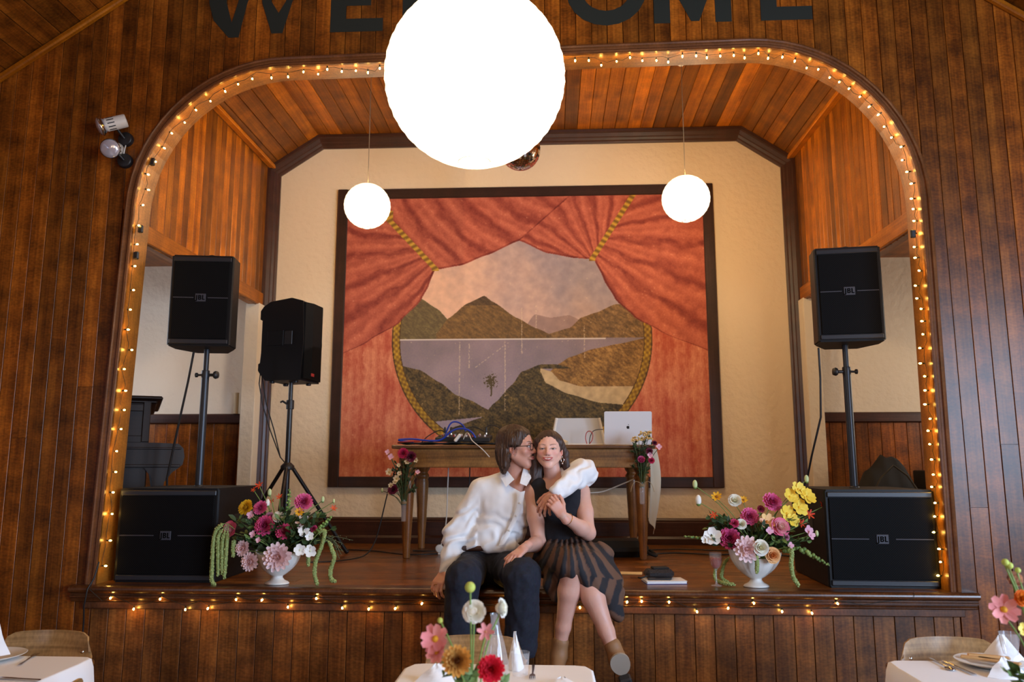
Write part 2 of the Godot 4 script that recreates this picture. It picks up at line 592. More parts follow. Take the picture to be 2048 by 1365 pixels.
func build_stage() -> void:
	# the boarded front below the stage edge
	var front := structure("wall_stage_front", "boarded stage front of worn brown vertical boards below the stage edge", "stage front")
	var x := -2.45
	while x < 2.42:
		var w := minf(0.108 + rng.randf_range(-0.006, 0.006), 2.43 - x)
		put("board", vboard(x + 0.0018, x + w - 0.0018, func(_x): return 0.0, func(_x): return S - 0.11, -0.01, 0.006 + rng.randf_range(-0.001, 0.001)), pick(M_front), front)
		x += w
	# moulded nosing and fascia along the stage edge
	var nose := structure("trim_stage_edge", "long moulded timber nosing and fascia along the stage edge", "trim")
	var P := [[-0.05, 0.0], [0.052, 0.0], [0.064, -0.005], [0.071, -0.013], [0.073, -0.022], [0.069, -0.032], [0.060, -0.039], [0.048, -0.042], [0.043, -0.046], [0.043, -0.054], [0.049, -0.058], [0.049, -0.066], [0.040, -0.072], [0.034, -0.084], [0.037, -0.088], [0.030, -0.093]]
	var b := MB.new()
	b.grain = 0
	for k in P.size() - 1:
		var p: Array = P[k]; var q: Array = P[k + 1]
		b.quad(Vector3(-2.556, S + q[1], q[0]), Vector3(2.515, S + q[1], q[0]), Vector3(2.515, S + p[1], p[0]), Vector3(-2.556, S + p[1], p[0]))
	for e in [-2.556, 2.515]:
		for k in P.size() - 1:
			var p: Array = P[k]; var q: Array = P[k + 1]
			var o := Vector3(e, S - 0.03, -0.01)
			if e > 0: b.tri(o, Vector3(e, S + q[1], q[0]), Vector3(e, S + p[1], p[0]))
			else: b.tri(o, Vector3(e, S + p[1], p[0]), Vector3(e, S + q[1], q[0]))
	put("nosing", b, M.nosing, nose)
	put("fascia", cbox(Vector3(-0.02, S - 0.112, 0.012), Vector3(4.94, 0.042, 0.034), 0.004, 0), M.fascia, nose)
	# stage floor planks lie across the stage
	var fl := structure("floor_stage", "worn brown plank floor of the stage", "floor")
	var z := -0.051
	var row := 0
	while z > -2.46:
		var w := minf(0.105, z + 2.475)
		var cut := [-4.4]
		cut.append(rng.randf_range(-3.0, -1.2)); cut.append(rng.randf_range(-0.6, 0.9)); cut.append(rng.randf_range(1.6, 3.2)); cut.append(4.4)
		for k in 4:
			var h := rng.randf_range(-0.0006, 0.0006)
			put("plank", cbox(Vector3((cut[k] + cut[k + 1]) / 2, S - 0.011 + h, z - w / 2), Vector3(cut[k + 1] - cut[k] - 0.0015, 0.022, w - 0.0016), 0.0015, 0), pick(M_floor), fl)
		z -= w
		row += 1
	var sub := MB.new()
	sub.box(Vector3(0, S - 0.06, -1.3), Vector3(8.9, 0.07, 2.4), 0.0)
	put("subfloor", sub, M.dark_wood, fl)


func build_stage_shell() -> void:
	var zb := -2.477
	# back wall: plaster, dark skirting, dark cornice that follows the canted ceiling
	var back := structure("wall_back", "cream plaster back wall of the stage", "wall")
	var pl := MB.new()
	var poly := PackedVector2Array([Vector2(-2.47, 0.8), Vector2(2.46, 0.8), Vector2(2.46, 4.33), Vector2(2.0, 4.68), Vector2(-2.0, 4.68), Vector2(-2.47, 4.33)])
	pl.plate(poly, zb - 0.12, zb)
	put("plaster", pl, M.plaster, back)
	var skirt := structure("baseboard_back", "dark moulded skirting board along the back wall", "skirting")
	var sb := MB.new()
	sb.grain = 0
	var SP := [[0.0, 0.225], [0.012, 0.222], [0.022, 0.205], [0.020, 0.195], [0.030, 0.185], [0.030, 0.07], [0.045, 0.05], [0.045, 0.0]]
	for k in SP.size() - 1:
		var p: Array = SP[k]; var q: Array = SP[k + 1]
		sb.quad(Vector3(-2.42, S + q[1], zb + q[0]), Vector3(2.42, S + q[1], zb + q[0]), Vector3(2.42, S + p[1], zb + p[0]), Vector3(-2.42, S + p[1], zb + p[0]))
	put("skirting", sb, M.cornice, skirt)
	var corn := structure("trim_cornice", "dark brown moulded cornice framing the back wall", "trim")
	var cp := PackedVector2Array([Vector2(-2.46, S), Vector2(-2.46, 4.325), Vector2(-1.985, 4.64), Vector2(1.985, 4.64), Vector2(2.45, 4.325), Vector2(2.45, S)])
	var cb := MB.new()
	cb.sweep(cp, PackedVector2Array([Vector2(0.108, 0.0), Vector2(0.108, 0.02), Vector2(0.094, 0.026), Vector2(0.086, 0.04), Vector2(0.066, 0.05), Vector2(0.060, 0.062), Vector2(0.030, 0.075), Vector2(0.024, 0.092), Vector2(0.0, 0.098)]), zb)
	put("moulding", cb, M.cornice, corn)
	# ceiling boards run from the opening to the back wall, flat in the middle and canted at the sides
	var ceil_ := structure("ceiling_stage", "glossy orange-brown boarded ceiling over the stage", "ceiling")
	var n := 34
	for k in n:
		var a := lerpf(-1.985, 1.985, float(k) / n); var d := lerpf(-1.985, 1.985, float(k + 1) / n)
		var b := cbox(Vector3((a + d) / 2, 4.652, -1.31), Vector3(d - a - 0.003, 0.018, 2.34), 0.004, 2)
		put("board", b, pick(M_stage), ceil_)
	for side in [-1.0, 1.0]:
		var p0 := Vector2(1.985, 4.642); var p1 := Vector2(2.465, 4.322)
		var len := p0.distance_to(p1)
		for k in 5:
			var m: Vector2 = p0.lerp(p1, (k + 0.5) / 5.0)
			var b := MB.new()
			b.grain = 2
			b.uvo = Vector2(rng.randf(), rng.randf())
			b.xf = Transform3D(Basis(Vector3(0, 0, 1), -side * atan2(0.32, 0.48)), Vector3(side * m.x, m.y + 0.010, -1.31))
			b.box(Vector3.ZERO, Vector3(len / 5 - 0.003, 0.018, 2.34), 0.004)
			put("board", b, pick(M_stage), ceil_)
		put("corner_batten", cbox(Vector3(side * 2.418, 4.338, -1.31), Vector3(0.062, 0.034, 2.33), 0.006, 2), M_stage[6], ceil_)
		var deck := MB.new()  # added unseen plate that stops sky light leaking between the canted boards
		deck.xf = Transform3D(Basis(Vector3(0, 0, 1), -side * atan2(0.32, 0.48)), Vector3(side * 2.225, 4.522, -1.31))
		deck.box(Vector3.ZERO, Vector3(0.66, 0.03, 2.6), 0.0)
		put("added_slope_backing", deck, M.dark_wood, ceil_)
	var lid := MB.new()
	lid.box(Vector3(0, 4.72, -1.31), Vector3(9.0, 0.1, 2.6), 0.0)
	for side in [-1.0, 1.0]: lid.box(Vector3(side * 2.55, 4.55, -1.31), Vector3(0.12, 0.4, 2.6), 0.0)
	put("roof_deck", lid, M.dark_wood, ceil_)
	# upper side walls over the wing openings
	for side in [-1.0, 1.0]:
		var xw := -2.455 if side < 0 else 2.445
		var w_ := structure("wall_stage_left" if side < 0 else "wall_stage_right", "upper boarded wall over the piano wing" if side < 0 else "upper boarded wall over the wing with the stored bags", "wall")
		var z := -0.16
		while z > -2.38:
			var w := minf(0.092 + rng.randf_range(-0.012, 0.012), z + 2.385)
			if w < 0.03: break
			put("board", cbox(Vector3(xw + side * 0.009, 3.66, z - w / 2), Vector3(0.018, 1.36, w - 0.003), 0.004, 1), pick(M_stage), w_)
			z -= w
		put("beam", cbox(Vector3(xw + side * 0.03, 3.045, -1.27), Vector3(0.10, 0.12, 2.22), 0.006, 2), M_stage[4], w_)
		var bk := MB.new()
		bk.box(Vector3(xw + side * 0.045, 3.70, -1.31), Vector3(0.05, 1.3, 2.6), 0.0)
		put("backing", bk, M.dark_wood, w_)
		put("pier", cbox(Vector3(xw + side * 0.035, 1.93, -2.36), Vector3(0.13, 2.13, 0.17), 0.006), M.plaster_pier, w_)
	# the wings beyond the openings
	for side in [-1.0, 1.0]:
		var w_ := structure("wall_wing_left" if side < 0 else "wall_wing_right", "plaster and dado wall of the piano wing" if side < 0 else "plaster and dado wall of the storage wing", "wall")
		var xa := 2.53; var xe := 4.4
		var pb := MB.new()
		pb.box(Vector3(side * (xa + xe) / 2, 2.0, zb - 0.05), Vector3(xe - xa + 0.1, 2.8, 0.1), 0.0)
		for q in [[1.15, 1.10, -1.3, 2.5], [3.2, 0.6, -1.3, 2.5], [2.3, 1.2, -0.4, 0.7], [2.3, 1.2, -2.15, 0.8]]: pb.box(Vector3(side * (xe + 0.05), q[0], q[2]), Vector3(0.1, q[1], q[3]), 0.0)
		put("plaster", pb, M.plaster_dull, w_)
		var wn := structure("window_%d" % (6 if side < 0 else 7), "small unseen window added to light the piano wing" if side < 0 else "small unseen window added to light the storage wing", "window")  # both wing windows are added, out of view, to brighten the wing walls
		var wf := MB.new()
		for k in 3: wf.box(Vector3(side * (xe + 0.05), lerpf(1.72, 2.88, k / 2.0), -1.25), Vector3(0.05, 0.04, 1.0), 0.004)
		for k in 3: wf.box(Vector3(side * (xe + 0.05), 2.3, lerpf(-1.73, -0.77, k / 2.0)), Vector3(0.05, 1.2, 0.04), 0.004)
		put("window_frame", wf, M.white_paint, wn)
		wf = MB.new()
		wf.box(Vector3(side * (xe + 0.05), 2.3, -1.25), Vector3(0.004, 1.16, 0.96), 0.0)
		put("pane", wf, M.pane, wn)
		var wl := AreaLight3D.new()  # added light for the wing, tinted differently on each side
		wl.name = "daylight"
		wl.area_size = Vector2(0.95, 1.15)
		wl.light_color = Color(0.92, 0.94, 1.0) if side < 0 else Color(1.0, 0.95, 0.88)
		wl.light_energy = 2.0
		wl.area_normalize_energy = true
		wl.shadow_enabled = true
		wl.position = Vector3(side * (xe - 0.02), 2.3, -1.25)
		wl.rotation.y = side * PI / 2
		wn.add_child(wl)
		var x := xa
		while x < xe - 0.02:
			var w := minf(0.11, xe - x)
			put("board", cbox(Vector3(side * (x + w / 2), (S + 1.92) / 2, zb + 0.008), Vector3(w - 0.003, 1.92 - S, 0.016), 0.003, 1), pick(M_wall), w_)
			x += w
		put("dado_rail", cbox(Vector3(side * (xa + xe) / 2, 1.955, zb + 0.02), Vector3(xe - xa, 0.09, 0.045), 0.01, 0), M.cornice, w_)
		var cl := MB.new()
		cl.box(Vector3(side * 3.48, 3.42, -1.3), Vector3(1.84, 0.06, 2.3), 0.0)
		put("wing_ceiling", cl, M.dark_wood, w_)


func build_hall() -> void:
	var L := 9.0
	var fl := structure("floor", "dark timber floor of the hall", "floor")
	var b := MB.new()
	b.grain = 2
	b.box(Vector3(0, -0.06, L / 2), Vector3(9.6, 0.12, L + 0.4), 0.0)
	put("floor_slab", b, M_floor[2], fl)
	# roof slopes, boarded along the hall
	for side in [-1.0, 1.0]:
		var c := structure("ceiling_left" if side < 0 else "ceiling_right", "boarded sloping hall ceiling over the switched-off spotlights" if side < 0 else "boarded sloping hall ceiling on the window side", "ceiling")
		var p0 := Vector2(0.06 * side, 6.36); var p1 := Vector2(4.66, 3.18)
		var n := 40
		for k in n:
			var m := p0.lerp(p1, (k + 0.5) / n)
			var q := MB.new()
			q.grain = 2
			q.uvo = Vector2(rng.randf(), rng.randf())
			q.xf = Transform3D(Basis(Vector3(0, 0, 1), -side * atan(0.69)), Vector3(0.06 + side * m.x, m.y + 0.02, L / 2))
			q.box(Vector3.ZERO, Vector3(p0.distance_to(p1) / n - 0.003, 0.02, L), 0.004)
			put("board", q, pick(M_wall), c)
		var dk := MB.new()
		dk.xf = Transform3D(Basis(Vector3(0, 0, 1), -side * atan(0.69)), Vector3(0.06 + side * 2.33, 4.82, L / 2))
		dk.box(Vector3.ZERO, Vector3(5.9, 0.06, L + 0.3), 0.0)
		put("roof_deck", dk, M.dark_wood, c)
		var q := MB.new()
		q.grain = 0
		q.xf = Transform3D(Basis(Vector3(0, 0, 1), -side * atan(0.69)), Vector3(0.06 + side * 2.33, 4.735, 0.02))
		q.box(Vector3.ZERO, Vector3(5.7, 0.04, 0.04), 0.008)
		put("batten", q, M_stage[5], c)
	# side and rear walls; tall windows stand in the walls behind the camera
	for side in [-1.0, 1.0]:
		var w_ := structure("wall_left" if side < 0 else "wall_right", "hall side wall facing the windows" if side < 0 else "hall side wall with the tall windows", "wall")
		var wins := [[6.6, 7.9]] if side < 0 else [[2.6, 3.9], [4.8, 6.1], [7.0, 8.3]]
		var x: float = side * 4.7
		var m := MB.new()
		m.box(Vector3(x, 0.5, L / 2), Vector3(0.2, 1.0, L + 0.3), 0.0)
		m.box(Vector3(x, 3.1, L / 2), Vector3(0.2, 0.4, L + 0.3), 0.0)
		var z := -0.15
		for w in wins + [[L + 0.15, L + 0.15]]:
			m.box(Vector3(x, 1.95, (z + w[0]) / 2), Vector3(0.2, 1.9, w[0] - z), 0.0)
			z = w[1]
		put("boards", m, M_wall[3], w_)
		for w in wins:
			var wn := structure("window_%d" % (wins.find(w) + (1 if side > 0 else 4)), "tall small-paned sash window in the hall side wall", "window")
			var fr := MB.new()
			var zc: float = (w[0] + w[1]) / 2
			for k in 4: fr.box(Vector3(x, 1.95, lerpf(w[0] + 0.02, w[1] - 0.02, k / 3.0)), Vector3(0.06, 1.9, 0.04), 0.004)
			for k in 5: fr.box(Vector3(x, lerpf(1.02, 2.88, k / 4.0), zc), Vector3(0.06, 0.04, 1.3), 0.004)
			put("window_frame", fr, M.white_paint, wn)
			var gl := MB.new()
			gl.box(Vector3(x, 1.95, zc), Vector3(0.004, 1.86, 1.26), 0.0)
			put("pane", gl, M.pane, wn)
			var a := AreaLight3D.new()
			a.name = "daylight"
			a.area_size = Vector2(1.2, 1.8)
			a.light_color = Color(0.77, 0.87, 1.0)
			a.light_energy = DAY * (1.0 if side > 0 else 0.3)
			a.area_normalize_energy = true
			a.shadow_enabled = true
			a.position = Vector3(x - side * 0.12, 1.95, zc)
			a.rotation.y = side * PI / 2
			wn.add_child(a)
	var rear := structure("wall_rear", "boarded rear wall of the hall", "wall")
	var m := MB.new()
	m.box(Vector3(0, 3.3, L + 0.1), Vector3(9.6, 6.6, 0.2), 0.0)
	put("boards", m, M_wall[4], rear)


# ---------------------------------------------------------------- painted backdrop
func pl(x: float, xs: PackedFloat32Array, ys: PackedFloat32Array) -> float:
	var n := xs.size()
	if x <= xs[0]: return ys[0]
	for i in range(1, n):
		if x <= xs[i]:
			var t := (x - xs[i - 1]) / (xs[i] - xs[i - 1])
			t = t * t * (3.0 - 2.0 * t) * 0.35 + t * 0.65
			return ys[i - 1] + (ys[i] - ys[i - 1]) * t
	return ys[n - 1]


func crimp(f: float) -> float:
	# a painted fold: broad light body, narrow dark line
	return 0.30 + 0.28 * f - 1.15 * exp(-pow((f + 1.0) / 0.42, 2.0))


func backdrop_texture() -> ImageTexture:
	# the scene on the canvas: red swags and drapes, a gilt oval, a lake between hills
	var W := 1536
	var H := 1220
	var st := 2                                   # painted at half size, then enlarged
	var w := W / st
	var h := H / st
	var n1 := noise(3, 0.004, 4)
	var n2 := noise(8, 0.02, 3)
	var n3 := noise(15, 0.09, 2)
	var swag_x := PackedFloat32Array([390, 500, 610, 750, 870, 985, 1060])
	var swag_y := PackedFloat32Array([330, 312, 268, 205, 262, 285, 291])
	var dl_y := PackedFloat32Array([300, 400, 460, 560, 640, 705])        # left drape's inner edge: x at each height
	var dl_x := PackedFloat32Array([400, 365, 335, 245, 115, -10])
	var dr_y := PackedFloat32Array([280, 380, 465, 545, 605, 700])
	var dr_x := PackedFloat32Array([1062, 1105, 1150, 1228, 1330, 1540])
	var h1x := PackedFloat32Array([230, 290, 330, 400, 470, 550]); var h1y := PackedFloat32Array([520, 465, 455, 500, 570, 630])
	var h2x := PackedFloat32Array([400, 450, 530, 602, 640, 740, 820, 900]); var h2y := PackedFloat32Array([610, 545, 480, 447, 475, 545, 590, 626])
	var h3x := PackedFloat32Array([760, 815, 880, 960, 1060]); var h3y := PackedFloat32Array([600, 530, 545, 535, 590])
	var h4x := PackedFloat32Array([860, 960, 1010, 1070, 1150, 1190, 1280]); var h4y := PackedFloat32Array([618, 590, 545, 525, 490, 488, 545])
	var f1x := PackedFloat32Array([240, 330, 420, 490, 545, 620]); var f1y := PackedFloat32Array([745, 765, 820, 875, 895, 935])
	var f2x := PackedFloat32Array([470, 590, 650, 720, 760, 840, 900, 1000, 1300]); var f2y := PackedFloat32Array([1010, 970, 905, 830, 775, 745, 745, 770, 800])
	var f3x := PackedFloat32Array([860, 910, 960, 1060, 1160, 1280]); var f3y := PackedFloat32Array([790, 745, 715, 680, 660, 635])
	var out := PackedByteArray()
	out.resize(w * h * 3)
	var o := 0
	for j in h:
		var y := float(j * st)
		var lx := pl(y, dl_y, dl_x)
		var rx := pl(y, dr_y, dr_x)
		for i in w:
			var x := float(i * st)
			var a := n1.get_noise_2d(x, y)
			var b := n2.get_noise_2d(x, y)
			var d := n3.get_noise_2d(x, y)
			var e_ := n2.get_noise_2d(x * 0.9 + y * 0.9, (y - x * 0.8) * 2.6)
			var cx := (x - 757.0) / 526.0
			var cy := (y - 630.0) / 512.0
			var r := sqrt(cx * cx + cy * cy)
			var red := 0.0; var gr := 0.0; var bl := 0.0
			var curtain := false
			var fold := 0.0
			var base := 0
			# ropes run from the upper corners to the points where the drapes are gathered
			var tl := clampf((y - 105.0) / 220.0, 0, 1)
			var rope_l := absf(x - lerpf(190, 392, tl)) * 0.74
			var tr := clampf((y - 0.0) / 290.0, 0, 1)
			var rope_r := absf(x - lerpf(1240, 1058, tr)) * 0.85
			var swag := pl(x, swag_x, swag_y)
			if rope_l < 11.0 and y < 335.0 and y > 60:
				var s := sin((y + (x - 190.0) * 0.5) * 0.22)
				red = 0.62 + 0.16 * s; gr = 0.47 + 0.14 * s; bl = 0.13 + 0.05 * s
			elif rope_r < 11.0 and y < 300.0:
				var s := sin((y - (x - 1240.0) * 0.5) * 0.22)
				red = 0.60 + 0.16 * s; gr = 0.45 + 0.14 * s; bl = 0.12 + 0.05 * s
			else:
				var left_drape := x < lx and (y > 330.0 or x < lerpf(190, 392, tl)) and y < 720.0
				var right_drape := x > rx and (y > 292.0 or x > lerpf(1240, 1058, tr)) and y < 716.0
				if y < 290.0 and x >= lerpf(1240, 1058, tr): right_drape = true
				if y < 330.0 and x <= lerpf(190, 392, tl): left_drape = true
				if left_drape:
					curtain = true
					var q := Vector2(x - 470.0, y - 215.0)
					var an := atan2(q.y, -q.x)
					fold = crimp(sin(an * 24.0 + a * 2.4 + q.length() * 0.004)) * 0.9 + sin(an * 57.0 + b * 1.4) * 0.30
					base = 0
					if lx - x < 9.0 and y > 330.0: fold -= 1.3
				elif right_drape:
					curtain = true
					var q := Vector2(x - 985.0, y - 170.0)
					var an := atan2(q.y, q.x)
					fold = crimp(sin(an * 22.0 + a * 2.4 + q.length() * 0.004)) * 0.9 + sin(an * 53.0 + b * 1.4) * 0.30
					if x - rx < 9.0 and y > 292.0: fold -= 1.3
				elif y < swag and x > 190.0 and x < 1240.0:
					curtain = true
					var up := swag - y
					if x < 750.0 + (205.0 - y) * 1.1:
						var q := Vector2(x - 1010.0, y + 420.0)
						fold = crimp(sin(q.length() * 0.062 + a * 2.6 + up * 0.004)) * 0.9 + sin(q.length() * 0.15 + b * 1.3) * 0.30
						if absf(x - (750.0 + (205.0 - y) * 1.1)) < 8.0: fold -= 1.2
					else:
						var q := Vector2(x - 1085.0, y - 330.0)
						fold = crimp(sin(atan2(q.x, -q.y) * 24.0 + a * 2.4)) * 0.9 + sin(atan2(q.x, -q.y) * 52.0 + b * 1.4) * 0.30
					if up < 8.0: fold -= 1.2
				elif r > 1.035:
					# straight curtains hanging below the drapes
					curtain = true
					base = 1
					fold = sin(x * 0.06 + a * 3.0) * 0.35 + sin(x * 0.19 + b * 2.0) * 0.30 + n3.get_noise_2d(x * 3.0, y * 0.25) * 0.7
				elif r > 0.968:
					var s := sin(atan2(cy, cx) * 130.0) * cos((r - 1.0) * 140.0)
					red = 0.56 + 0.13 * s + b * 0.12; gr = 0.42 + 0.12 * s + b * 0.1; bl = 0.10 + 0.03 * s
					if r > 1.025 or r < 0.975: red *= 0.55; gr *= 0.5; bl *= 0.6
				else:
					# sky, warm towards the left, grey violet towards the right
					var t := clampf((x - 330.0) / 640.0 + (300.0 - y) * 0.0014 + a * 0.35, 0, 1)
					red = lerpf(0.86, 0.60, t) + b * 0.06; gr = lerpf(0.69, 0.54, t) + b * 0.05; bl = lerpf(0.58, 0.55, t) + b * 0.04
					if y > 632.0:
						var v := clampf((y - 632.0) / 260.0, 0, 1)
						red = lerpf(0.52, 0.58, v) + a * 0.08 + d * 0.02; gr = lerpf(0.46, 0.52, v) + a * 0.06 + d * 0.02; bl = lerpf(0.48, 0.55, v) + a * 0.06
						if y < 640.0 and x < 1110.0: red = 0.80; gr = 0.76; bl = 0.72
					elif y > pl(x, h4x, h4y) and x > 860.0:
						var s := clampf(e_ * 1.0 + b * 0.5 + d * 0.5, -1, 1)
						red = 0.45 + s * 0.14; gr = 0.34 + s * 0.11; bl = 0.20 + s * 0.07
					elif y > pl(x, h2x, h2y) and x > 400.0 and x < 900.0:
						var s := clampf(e_ * 0.8 + b * 0.4 + d * 0.4 + (x - 640.0) * 0.0008, -1, 1)
						red = 0.43 - s * 0.13; gr = 0.32 - s * 0.10; bl = 0.17 - s * 0.05
						if y < 490.0: red *= 0.72; gr *= 0.72; bl *= 0.8
					elif y > pl(x, h1x, h1y) and x < 550.0:
						var s := clampf(e_ * 0.8 + b * 0.4 + d * 0.4, -1, 1)
						red = 0.40 + s * 0.10; gr = 0.34 + s * 0.09; bl = 0.21 + s * 0.05
					elif y > pl(x, h3x, h3y) and x > 760.0 and x < 1060.0:
						red = 0.60 + b * 0.05; gr = 0.49 + b * 0.04; bl = 0.45 + b * 0.03
					if y > pl(x, f3x, f3y) and x > 860.0:
						var s := clampf(e_ * 1.1 + b * 0.5 + d * 0.6 + sin((x + y * 0.8) * 0.035) * 0.3, -1, 1)
						red = 0.52 + s * 0.16; gr = 0.38 + s * 0.13; bl = 0.19 + s * 0.08
					var road := 0.0
					if x > 836.0 and y > 762.0:
						var up := pl(x, PackedFloat32Array([836, 880, 920, 1000, 1220]), PackedFloat32Array([762, 775, 815, 838, 838]))
						var lo := pl(x, PackedFloat32Array([836, 860, 950, 1080, 1200, 1260]), PackedFloat32Array([775, 825, 870, 908, 918, 930]))
						if y > up and y < lo: road = 1.0
						if y > lo and y > pl(x, f2x, f2y): road = 2.0
						if y > lo: road = 2.0
					elif y > pl(x, f2x, f2y) and x > 470.0 and x < 1000.0: road = 2.0
					if road == 1.0:
						red = 0.74 + b * 0.10; gr = 0.64 + b * 0.09; bl = 0.47 + b * 0.07
					elif road == 2.0:
						var s := clampf(e_ * 0.8 + b * 0.8 + d * 0.8, -1, 1)
						red = 0.29 + s * 0.15; gr = 0.24 + s * 0.12; bl = 0.13 + s * 0.06
					if y > pl(x, f1x, f1y) and x < 622.0 and y < 985.0 + (x - 400.0) * -0.10:
						var s := clampf(e_ * 0.8 + b * 0.8 + d * 0.8, -1, 1)
						red = 0.32 + s * 0.15; gr = 0.26 + s * 0.12; bl = 0.14 + s * 0.06
					# a small palm on the shore
					if absf(x - 632.0 + sin(y * 0.05) * 3.0) < 3.0 and y > 800.0 and y < 880.0 or Vector2((x - 630.0) / 26.0, (y - 815.0) / 32.0).length() + d * 0.9 < 0.75:
						red = 0.30; gr = 0.25; bl = 0.14
			if curtain:
				var s := clampf(fold * 0.55 + b * 0.30 + d * 0.22, -1.2, 1.0)
				if base == 0:
					red = 0.645 + s * 0.20; gr = 0.31 + s * 0.17; bl = 0.225 + s * 0.13
				else:
					red = 0.76 + s * 0.13 + a * 0.06; gr = 0.42 + s * 0.19 + a * 0.10; bl = 0.30 + s * 0.15 + a * 0.08
			# chips and creases where the paint has come away
			var crack := false
			for q in [[500.0, 640.0, 960.0], [540.0, 655.0, 760.0], [690.0, 640.0, 940.0], [760.0, 500.0, 700.0], [820.0, 490.0, 590.0], [1020.0, 580.0, 720.0]]:
				if absf(x - q[0] - d * 3.0) < 2.0 and y > q[1] and y < q[2] and d > -0.25: crack = true
			if r < 0.96 and (absf((x - 640.0) + (y - 700.0) * 1.3) < 2.5 and y > 650.0 and y < 760.0 and d > 0.0): crack = true
			if d > 0.66 and b > 0.30: crack = true
			if crack:
				red = lerpf(red, 0.86, 0.55); gr = lerpf(gr, 0.76, 0.55); bl = lerpf(bl, 0.62, 0.55)
			out[o] = int(clampf(red, 0.03, 1) * 255); out[o + 1] = int(clampf(gr, 0.03, 1) * 255); out[o + 2] = int(clampf(bl, 0.03, 1) * 255)
			o += 3
	return ImageTexture.create_from_image(Image.create_from_data(w, h, false, Image.FORMAT_RGB8, out))


func build_backdrop() -> void:
	var t := thing("painted_backdrop", "large framed canvas painted with red stage curtains and a mountain lake", "painting", Vector3(-0.04, 1.345, -2.477))
	var b := MB.new()
	var x := 1.67; var y0 := 0.08; var y1 := 2.69
	var nf := Vector3(0, 0, 1)
	b.t3(Vector3(-x, y0, 0.022), Vector3(x, y0, 0.022), Vector3(x, y1, 0.022), nf, nf, nf, Vector2(0, 1), Vector2(1, 1), Vector2(1, 0))
	b.t3(Vector3(-x, y0, 0.022), Vector3(x, y1, 0.022), Vector3(-x, y1, 0.022), nf, nf, nf, Vector2(0, 1), Vector2(1, 0), Vector2(0, 0))
	b.box(Vector3(0, (y0 + y1) / 2, 0.012), Vector3(2 * x, y1 - y0, 0.018), 0.0)
	for k in range(6, b.uv.size()): b.uv[k] = Vector2(0.02, 0.98)
	var m := mat("canvas", Color(1, 1, 1), 0.75, 0.0, backdrop_texture())
	m.texture_repeat = false
	put("canvas", b, m, t)
	for s in [-1.0, 1.0]: put("frame_stile", cbox(Vector3(s * 1.70, 1.385, 0.022), Vector3(0.095, 2.77, 0.042), 0.006, 1), M.frame_wood, t)
	put("frame_rail", cbox(Vector3(0, 0.047, 0.022), Vector3(3.31, 0.094, 0.040), 0.006, 0), M.frame_wood, t)
	put("frame_rail", cbox(Vector3(0, 2.72, 0.022), Vector3(3.31, 0.094, 0.040), 0.006, 0), M.frame_wood, t)


# ---------------------------------------------------------------- lanterns, mirror ball, fairy lights, spotlights
func paper_lantern(at: Vector3, r: float, hang: float, label: String, energy: float, glow: float, big: bool) -> void:
	var t := thing("paper_lantern", label, "lantern", at, 0.0, "white paper lanterns")
	var pr := []
	var ribs := 22 if big else 15
	var st := ribs * 2
	for k in st + 1:
		var a := lerpf(-1.40, 1.40, float(k) / st)
		var rr := r * (1.0 - 0.012 * (0.5 + 0.5 * cos(TAU * k / 2.0)))
		pr.append([rr * cos(a), rr * sin(a) * 0.985])
	var b := MB.new()
	b.lathe(pr, 40, Vector3.ZERO, false)
	var m := mat("lantern paper %d" % int(big), Color(0.95, 0.93, 0.88), 0.9)
	m.emission_enabled = true
	m.emission = Color(1.0, 0.89, 0.72)
	m.emission_energy_multiplier = glow
	put("lantern_shade", b, m, t)
	for e in [-1.0, 1.0]:
		var ring := MB.new()
		var pts := []
		for k in 17: pts.append(Vector3(cos(TAU * k / 16) * r * 0.175, e * r * 0.975, sin(TAU * k / 16) * r * 0.175))
		ring.tube(pts, 0.003, 5, false)
		if e > 0: ring.tube([Vector3(-r * 0.175, r * 0.975, 0), Vector3(0, r * 1.02, 0), Vector3(r * 0.175, r * 0.975, 0)], 0.002, 5)
		put("wire_ring", ring, M.wire, t)
	var cord := MB.new()
	cord.tube([Vector3(0, r * 1.0, 0), Vector3(0, hang, 0)], 0.0028 if not big else 0.004, 6)
	put("cord", cord, M.cord_pale, t)
	var rose := MB.new()
	rose.lathe([[0.0, hang - 0.035], [0.018, hang - 0.035], [0.034, hang - 0.02], [0.038, hang]], 16)
	put("ceiling_rose", rose, M.rose_dark if at.x < 0 and not big else M.white_paint, t)
	if big: omni(Vector3(0, -r - 0.03, 0), Color(1.0, 0.88, 0.70), energy, 0.1, t)
	else: omni(Vector3.ZERO, Color(1.0, 0.85, 0.64), energy, r * 0.7, t)


